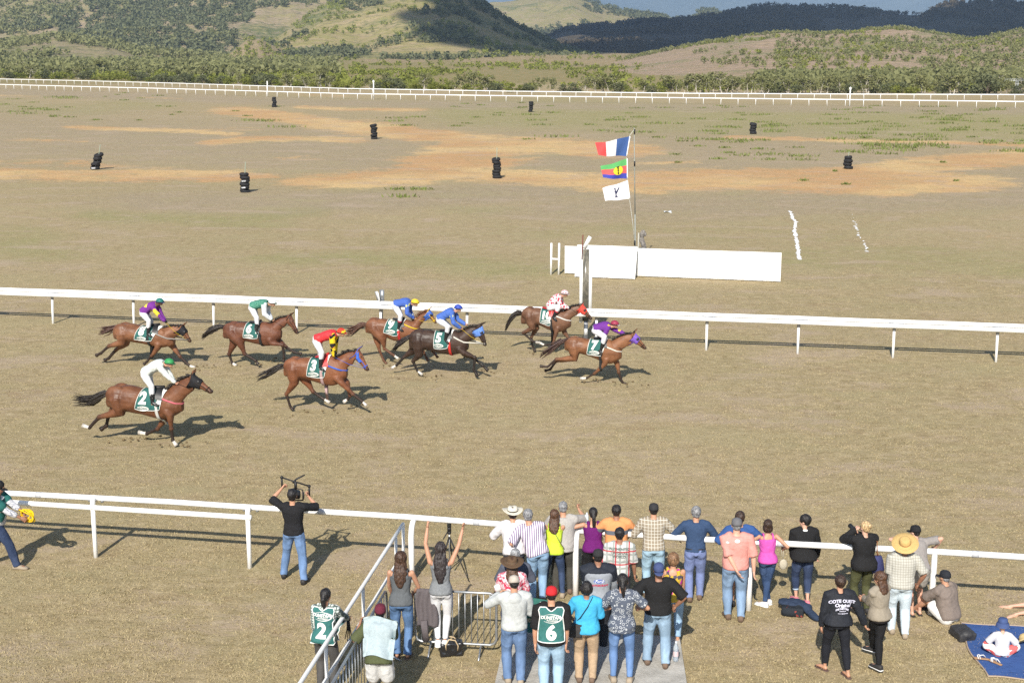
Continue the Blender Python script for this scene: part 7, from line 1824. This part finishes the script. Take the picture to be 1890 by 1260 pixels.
# --- sitting on the grass
def seated(label, base, face, H, sex, pose, **kw):
    fr = R(face); root = G(*base); P = stand(H=H, sex=sex, sitz=.075 * H / 1.7 + .03, lf=pose['lf'], rf=pose['rf'], lean=pose.get('lean', 5), lk=pose.get('lk', (-.2, .2, 1)), rk=pose.get('rk', (.2, .2, 1)), lh=pose['lh'], rh=pose['rh'], z0=(-.025 * H, -.025 * H), hpitch=pose.get('hp', 0), hyaw=pose.get('hy', 0), wide=kw.get('wide', 1.0), lpole=(-1, -.5, -.2), rpole=(1, -.5, -.2), ltoe=pose.get('lt', -8), rtoe=pose.get('rt', 8))
    return thing('person', label, 'person', root, -fr, GRP), P
p, J = seated('man in a brown-grey tee and black cap sitting on the grass by the post', (1748, 1146), -36, 1.72, 'm', dict(lf=(-.12, .62), rf=(.14, .60), lh=(-.10, .52, .30), rh=(.05, .50, .12), lean=14, hp=-4), wide=1.14)
body(J, p, SK_T, (.7, .7)); top(J, p, cloth((.19, .155, .135)), .5, -.06, .018, fat=.03); bottoms(J, p, cloth((.70, .70, .69), .8, .05), .32, .018, name='shorts'); shoes(J, p, SHOE_B); hair(J, p, HGR, 'crop'); cap(J, p, cloth((.022, .024, .03), .8))
p, J = seated('small child in a white tee and blue sun hat sitting on the blanket', (1848, 1211), 10, 1.02, 'm', dict(lf=(-.20, .30), rf=(.22, .28), lh=(-.15, .16, .12), rh=(.19, .12, .10), lean=9, hp=20, lk=(-.8, .2, .5), rk=(.8, .2, .5)), wide=.95)
J['C'] = J['C'] + V(0, .01, .03); J['hs'] = 1.42
body(J, p, SK_L, (.7, .7)); top(J, p, cloth((.54, .54, .58), .8, .04), .5, -.08, .016, flare=.01, loose=.004); bottoms(J, p, patt('patches', (.62, .12, .12), (.75, .72, .70), 16, .4), .42, .012, name='shorts'); shoes(J, p, SK_L, name='foot'); hair(J, p, HBL, 'crop'); hat(J, p, cloth((.055, .085, .20)), cloth((.045, .07, .17)), 'bucket', (14, 0))
p, J = seated('person lying back beside the blanket, only bare legs in view', (1968, 1132), -88, 1.68, 'f', dict(lf=(-.16, 1.02), rf=(.22, .92), lh=(-.3, -.35, .1), rh=(.3, -.35, .1), lean=-38, lk=(-.1, .1, 1), rk=(.3, .1, 1), lt=-20, rt=25))
body(J, p, SK_L, (.3, .3)); top(J, p, cloth((.10, .12, .18)), .5, -.06, .016); bottoms(J, p, cloth((.06, .06, .07)), .38, .014, name='shorts'); hair(J, p, HBR)

# ------------------------------------------------------------------ things lying about
def tripod():
    b = G(830, 1066); t = thing('tripod', 'black camera tripod with a small camera standing behind the raised-arms woman', 'tripod', b); zt = at_depth(827, 985, b.y).z
    ft = [V3(G(x, y)) - V3(b) for x, y in ((803, 1075), (866, 1073), (836, 1040))]
    for f in ft:
        k = MB(); a = V(0, 0, zt - .05); m1 = lerp(a, f, .45); k.tube([a, m1], [.016, .014], 8); k.tube([m1, lerp(a, f, .75)], [.011] * 2, 8); k.tube([lerp(a, f, .75), f], [.008, .008], 8); k.ell(f + V(0, 0, .01), .014); k.ell(m1, .020); k.build('leg', BLACK, t)
    c = MB(); c.tube([(0, 0, zt - .55), (0, 0, zt + .10)], [.014, .014], 8); c.build('centre_column', GALV, t)
    h = MB(); h.box((0, 0, zt + .10), (.07, .07, .08)); h.tube([(0, 0, zt + .10), (-.10, -.16, zt - .04)], [.010, .012], 6); h.ell((0, 0, zt + .03), .04); h.build('pan_head', BLACK, t)
    z = MB(); z.box((0, -.01, zt + .23), (.075, .10, .15)); z.tube([(0, .03, zt + .25), (0, .12, zt + .25)], [.03, .03], 10); z.box((0, -.07, zt + .24), (.05, .02, .07)); z.build('camera', plain((.05, .055, .055), .4, .4, name='camera_body'), t)
tripod()
def hung_jacket():
    A, B = V3(G(769, 1087, 1.1)), V3(G(808, 1089, 1.1)); d = _n(B - A); L = np.linalg.norm(B - A); nrm = V(d[1], -d[0], 0)
    t0 = (A[0], A[1], 0); mb = MB()
    def fn(u, v):
        s = (v - .26) * .86; z = 1.125 - abs(s) if abs(s) > .02 else 1.125; side = nrm * (.030 if s > 0 else -.030) * min(1, abs(s) * 30)
        return A + d * (u * L + .015 * math.sin(v * 9)) + side * (1 + .8 * math.sin(u * 14 + v * 3)) + V(0, 0, z - 1.1) - V(A[0], A[1], 0) + V(0, 0, .0)
    mb.grid(fn, 14, 30); mb.tube([A + d * L * .35 + nrm * .06 - V(A[0], A[1], .50), A + d * L * .40 + nrm * .07 - V(A[0], A[1], .66), A + d * L * .45 + nrm * .05 - V(A[0], A[1], .86)], [(.06, .02), (.055, .02), (.05, .015)], 8)
    o = mb.build('jacket', cloth((.115, .10, .105)), None, solid=.008); o.location = t0; tag(o, 'grey-brown jacket hung over the top bar of the crowd barrier', 'jacket')
hung_jacket()
def soft(name, label, cat, px, parts, mat, rz=0, wr=.012, voxel=.014, z=0.0, ws=9):
    mb = MB()
    for kind, *a in parts: getattr(mb, kind)(*a)
    v, f = fuse(mb, voxel, 3); v = wrinkle(v, f, wr, ws, px[0])
    v[:, 2] = np.maximum(v[:, 2], .004)
    o = big_mesh(name, v, f, mat); o.location = G(px[0], px[1], z); o.rotation_euler = (0, 0, rz); return tag(o, label, cat)
def leather_handbag():
    t = thing('handbag', 'shiny black handbag with cream rope handles on the grass below the barrier', 'handbag', G(833, 1208), .15)
    mb = MB(); mb.box((0, 0, .12), (.34, .16, .22)); v, f = fuse(mb, .014, 4); v = wrinkle(v, f, .018, 8); v[:, 2] = np.maximum(v[:, 2], .004); big_mesh('pouch', v, f, plain((.015, .015, .017), .28, .6, name='patent_leather'), parent=t)
    for s, hgt in ((-1, .20), (1, .14)):
        k = MB(); k.tube([(-.09, s * .085, .12), (-.10, s * .11, .22), (-.05, s * .10 - .02, .22 + hgt * .5), (.05, s * .10 - .02, .20 + hgt * .5), (.10, s * .11, .20), (.09, s * .085, .10)], [.011] * 6, 6); k.build('handle', cloth((.52, .40, .25)), t)
leather_handbag()
soft('backpack', 'dark backpack with red stitching under a navy jacket by the pink sneakers', 'backpack', (1463, 1133), [('box', (0, 0, .08), (.36, .25, .14)), ('ell', (-.05, -.10, .08), (.15, .07, .07)), ('ell', (.10, .05, .10), (.12, .10, .07))], patt('patches', (.022, .026, .032), (.22, .05, .04), 26, .03), -.25)
soft('jacket', 'crumpled navy jacket thrown over the backpack, one sleeve on the grass', 'jacket', (1465, 1128), [('ell', (-.04, .02, .155), (.24, .15, .045)), ('ell', (.20, -.05, .12), (.11, .10, .07)), ('tube', [(.20, -.06, .13), (.30, -.20, .07), (.42, -.36, .05)], [.06, .055, .045], 10)], cloth((.028, .042, .075)), -.25, .02)
def blanket():
    c = [V3(G(*q)) for q in ((1768, 1150), (1975, 1163), (1985, 1262), (1818, 1249))]; o0 = c[0] * [1, 1, 0]
    def fn(u, v):
        a = lerp(c[0], c[1], u); b = lerp(c[3], c[2], u); p = lerp(a, b, v); e = min(u, 1 - u, v, 1 - v)
        w = fbm(np.array([[p[0] * 2.2, p[1] * 2.2, 0.0]]), 3)[0]
        p = p + V(.05 * math.sin(v * 7 + 1) * (1 - u) ** 3, .05 * math.sin(u * 9) * (v - .5), 0)
        return p - o0 + V(0, 0, .018 + .05 * max(0, w - .42) * min(1, e * 12))
    mb = MB(); mb.grid(fn, 40, 40); t = thing('blanket', 'blue picnic blanket with a tan edge spread on the grass', 'blanket', o0)
    N = NT('blanket_blue'); p = N.co(); f = N.noise(N.scale(p, (1, 3, 1)), 5, 5, .7, 1.0); mb.build('cloth', N.fin(N.mix(N.ramp(f, .52, .72), (.045, .095, .26), (.020, .040, .115)), .9, .15), t)
    e = MB(); ed = [fn(u, 0) for u in np.linspace(0, 1, 30)] + [fn(1, v) for v in np.linspace(0, 1, 30)] + [fn(u, 1) for u in np.linspace(1, 0, 30)] + [fn(0, v) for v in np.linspace(1, 0, 30)]; e.tube(ed, [.014] * len(ed), 6); e.build('edging', cloth((.36, .28, .20)), t)
blanket()
soft('bag', 'dark grey zipped bag lying on the corner of the blue blanket', 'bag', (1778, 1178), [('box', (0, .03, .09), (.28, .34, .13), Matrix.Rotation(R(8), 3, 'X')), ('ell', (.0, -.06, .11), (.12, .11, .08))], plain((.04, .04, .043), .55, .35, var=.3, name='nylon'), .25)
def sandal(px, rz, label):
    t = thing('sandal', label, 'sandal', G(px[0], px[1], .03), rz); mb = MB(); rs = []
    for u, w in ((0, .020), (.1, .032), (.35, .030), (.7, .044), (.92, .036), (1, .012)): rs.append([V(w * math.cos(6.283 * k / 12), (u - .5) * .25, .014 + .013 * math.sin(6.283 * k / 12)) for k in range(12)])
    mb.rings(rs); mb.build('sole', plain((.34, .20, .11), .7, .3, name='tan_sole'), t)
    for y0, y1 in ((.02, -.06), (.05, .01)): k = MB(); k.tube([(-.04, y0, .02), (-.02, y0 + .02, .07), (.02, y1 + .04, .07), (.042, y1, .02)], [.008] * 4, 6); k.build('white_strap', PADT2, t)
sandal((1812, 1216), 1.25, 'sandal with white straps on the very edge of the blanket'); sandal((1837, 1223), .55, 'sandal lying sole up behind the child on the blanket')
def straw_thing():
    t = thing('straw_hat', 'folded straw hat on the blanket beside the child', 'hat', G(1893, 1190, .03), .5); mb = MB()
    mb.lathe([(.20, .0), (.205, .006), (.12, .03), (.10, .08), (.06, .11), (.002, .115)], n=24, sx=1.0, sy=.75, rot=Matrix.Rotation(R(-38), 3, 'X')); vs = np.array(mb.v); vs[:, 2] -= vs[:, 2].min(); mb.v = [tuple(x) for x in vs]
    mb.build('hat', plain((.52, .40, .20), .85, .15, sc=40, name='straw_weave', bump=.5), t)
straw_thing()
def big_bottle():
    t = thing('water_bottle', 'large clear water bottle with a pale pink label on the concrete path', 'bottle', G(1247, 1219, .12)); N = NT('clear_bottle'); m = N.fin((.72, .80, .88), .08, .5, **{'Transmission Weight': .65, 'IOR': 1.25})
    mb = MB(); mb.lathe([(.001, 0), (.038, .003), (.043, .02), (.041, .06), (.043, .075), (.041, .19), (.043, .21), (.040, .24), (.016, .29), (.015, .31)], n=18); mb.build('body', m, t)
    k = MB(); k.lathe([(.0445, .09), (.0445, .17)], n=18); k.build('label', plain((.66, .50, .52), .6, .3), t); c = MB(); c.lathe([(.017, .305), (.017, .33), (.001, .332)], n=12); c.build('cap', plain((.60, .62, .66), .5), t)
big_bottle()
def folding_chair():
    t = thing('folding_chair', 'green folding camp chair with a grey tube frame between the hooded man and bib 6', 'chair', G(986, 1206, .12), -.4); r = .011
    for s in (-1, 1):
        k = MB(); k.tube([(s * .22, -.20, 0), (s * .22, .18, .46), (s * .22, .26, .82)], [r] * 3, 8); k.build('frame_side', GALV, t); k = MB(); k.tube([(s * .24, .22, 0), (s * .24, -.18, .44)], [r] * 2, 8); k.tube([(s * .24, -.2, .62), (s * .24, .2, .62)], [r * 1.5] * 2, 8); k.build('frame_side', GALV, t)
    q = MB(); q.grid(lambda u, v: V((u - .5) * .46, -.18 + .36 * v, .44 - .05 * math.sin(math.pi * u) * math.sin(math.pi * v)), 8, 8); q.build('seat', cloth((.03, .12, .10)), t, solid=.008)
    q = MB(); q.grid(lambda u, v: V((u - .5) * .46, .18 + .08 * v + .03 * math.sin(math.pi * u), .50 + .32 * v), 8, 8); q.build('backrest', cloth((.03, .12, .10)), t, solid=.008)
folding_chair()

def clods():
    """bits of dry turf kicked up behind the hooves"""
    r = np.random.default_rng(12); mb = MB()
    for px, py, n in ((330, 824, 10), (250, 815, 8), (345, 683, 7), (420, 678, 7), (510, 668, 9), (600, 662, 8), (640, 756, 8), (545, 762, 7), (785, 698, 9), (890, 690, 12), (880, 660, 7), (720, 676, 6), (990, 655, 6), (1150, 712, 10), (1090, 706, 8)):
        c = V3(G(px, py))
        for _ in range(n):
            q = c + V(r.normal(0, .35), r.normal(0, .22), abs(r.normal(0, .07))); s = r.uniform(.012, .036); mb.ell(q, (s * 1.4, s, s * .7), Matrix.Rotation(r.uniform(0, 6), 3, 'Z'), n=6, m=4)
    v = np.array(mb.v); mb.v = [tuple(x) for x in v + r.normal(0, .006, v.shape)]
    o = mb.build('turf_clods', plain((.17, .125, .07), .95, .05, var=.4, sc=20, name='dry_earth'), smooth=False); tag(o, kind='stuff')
clods()
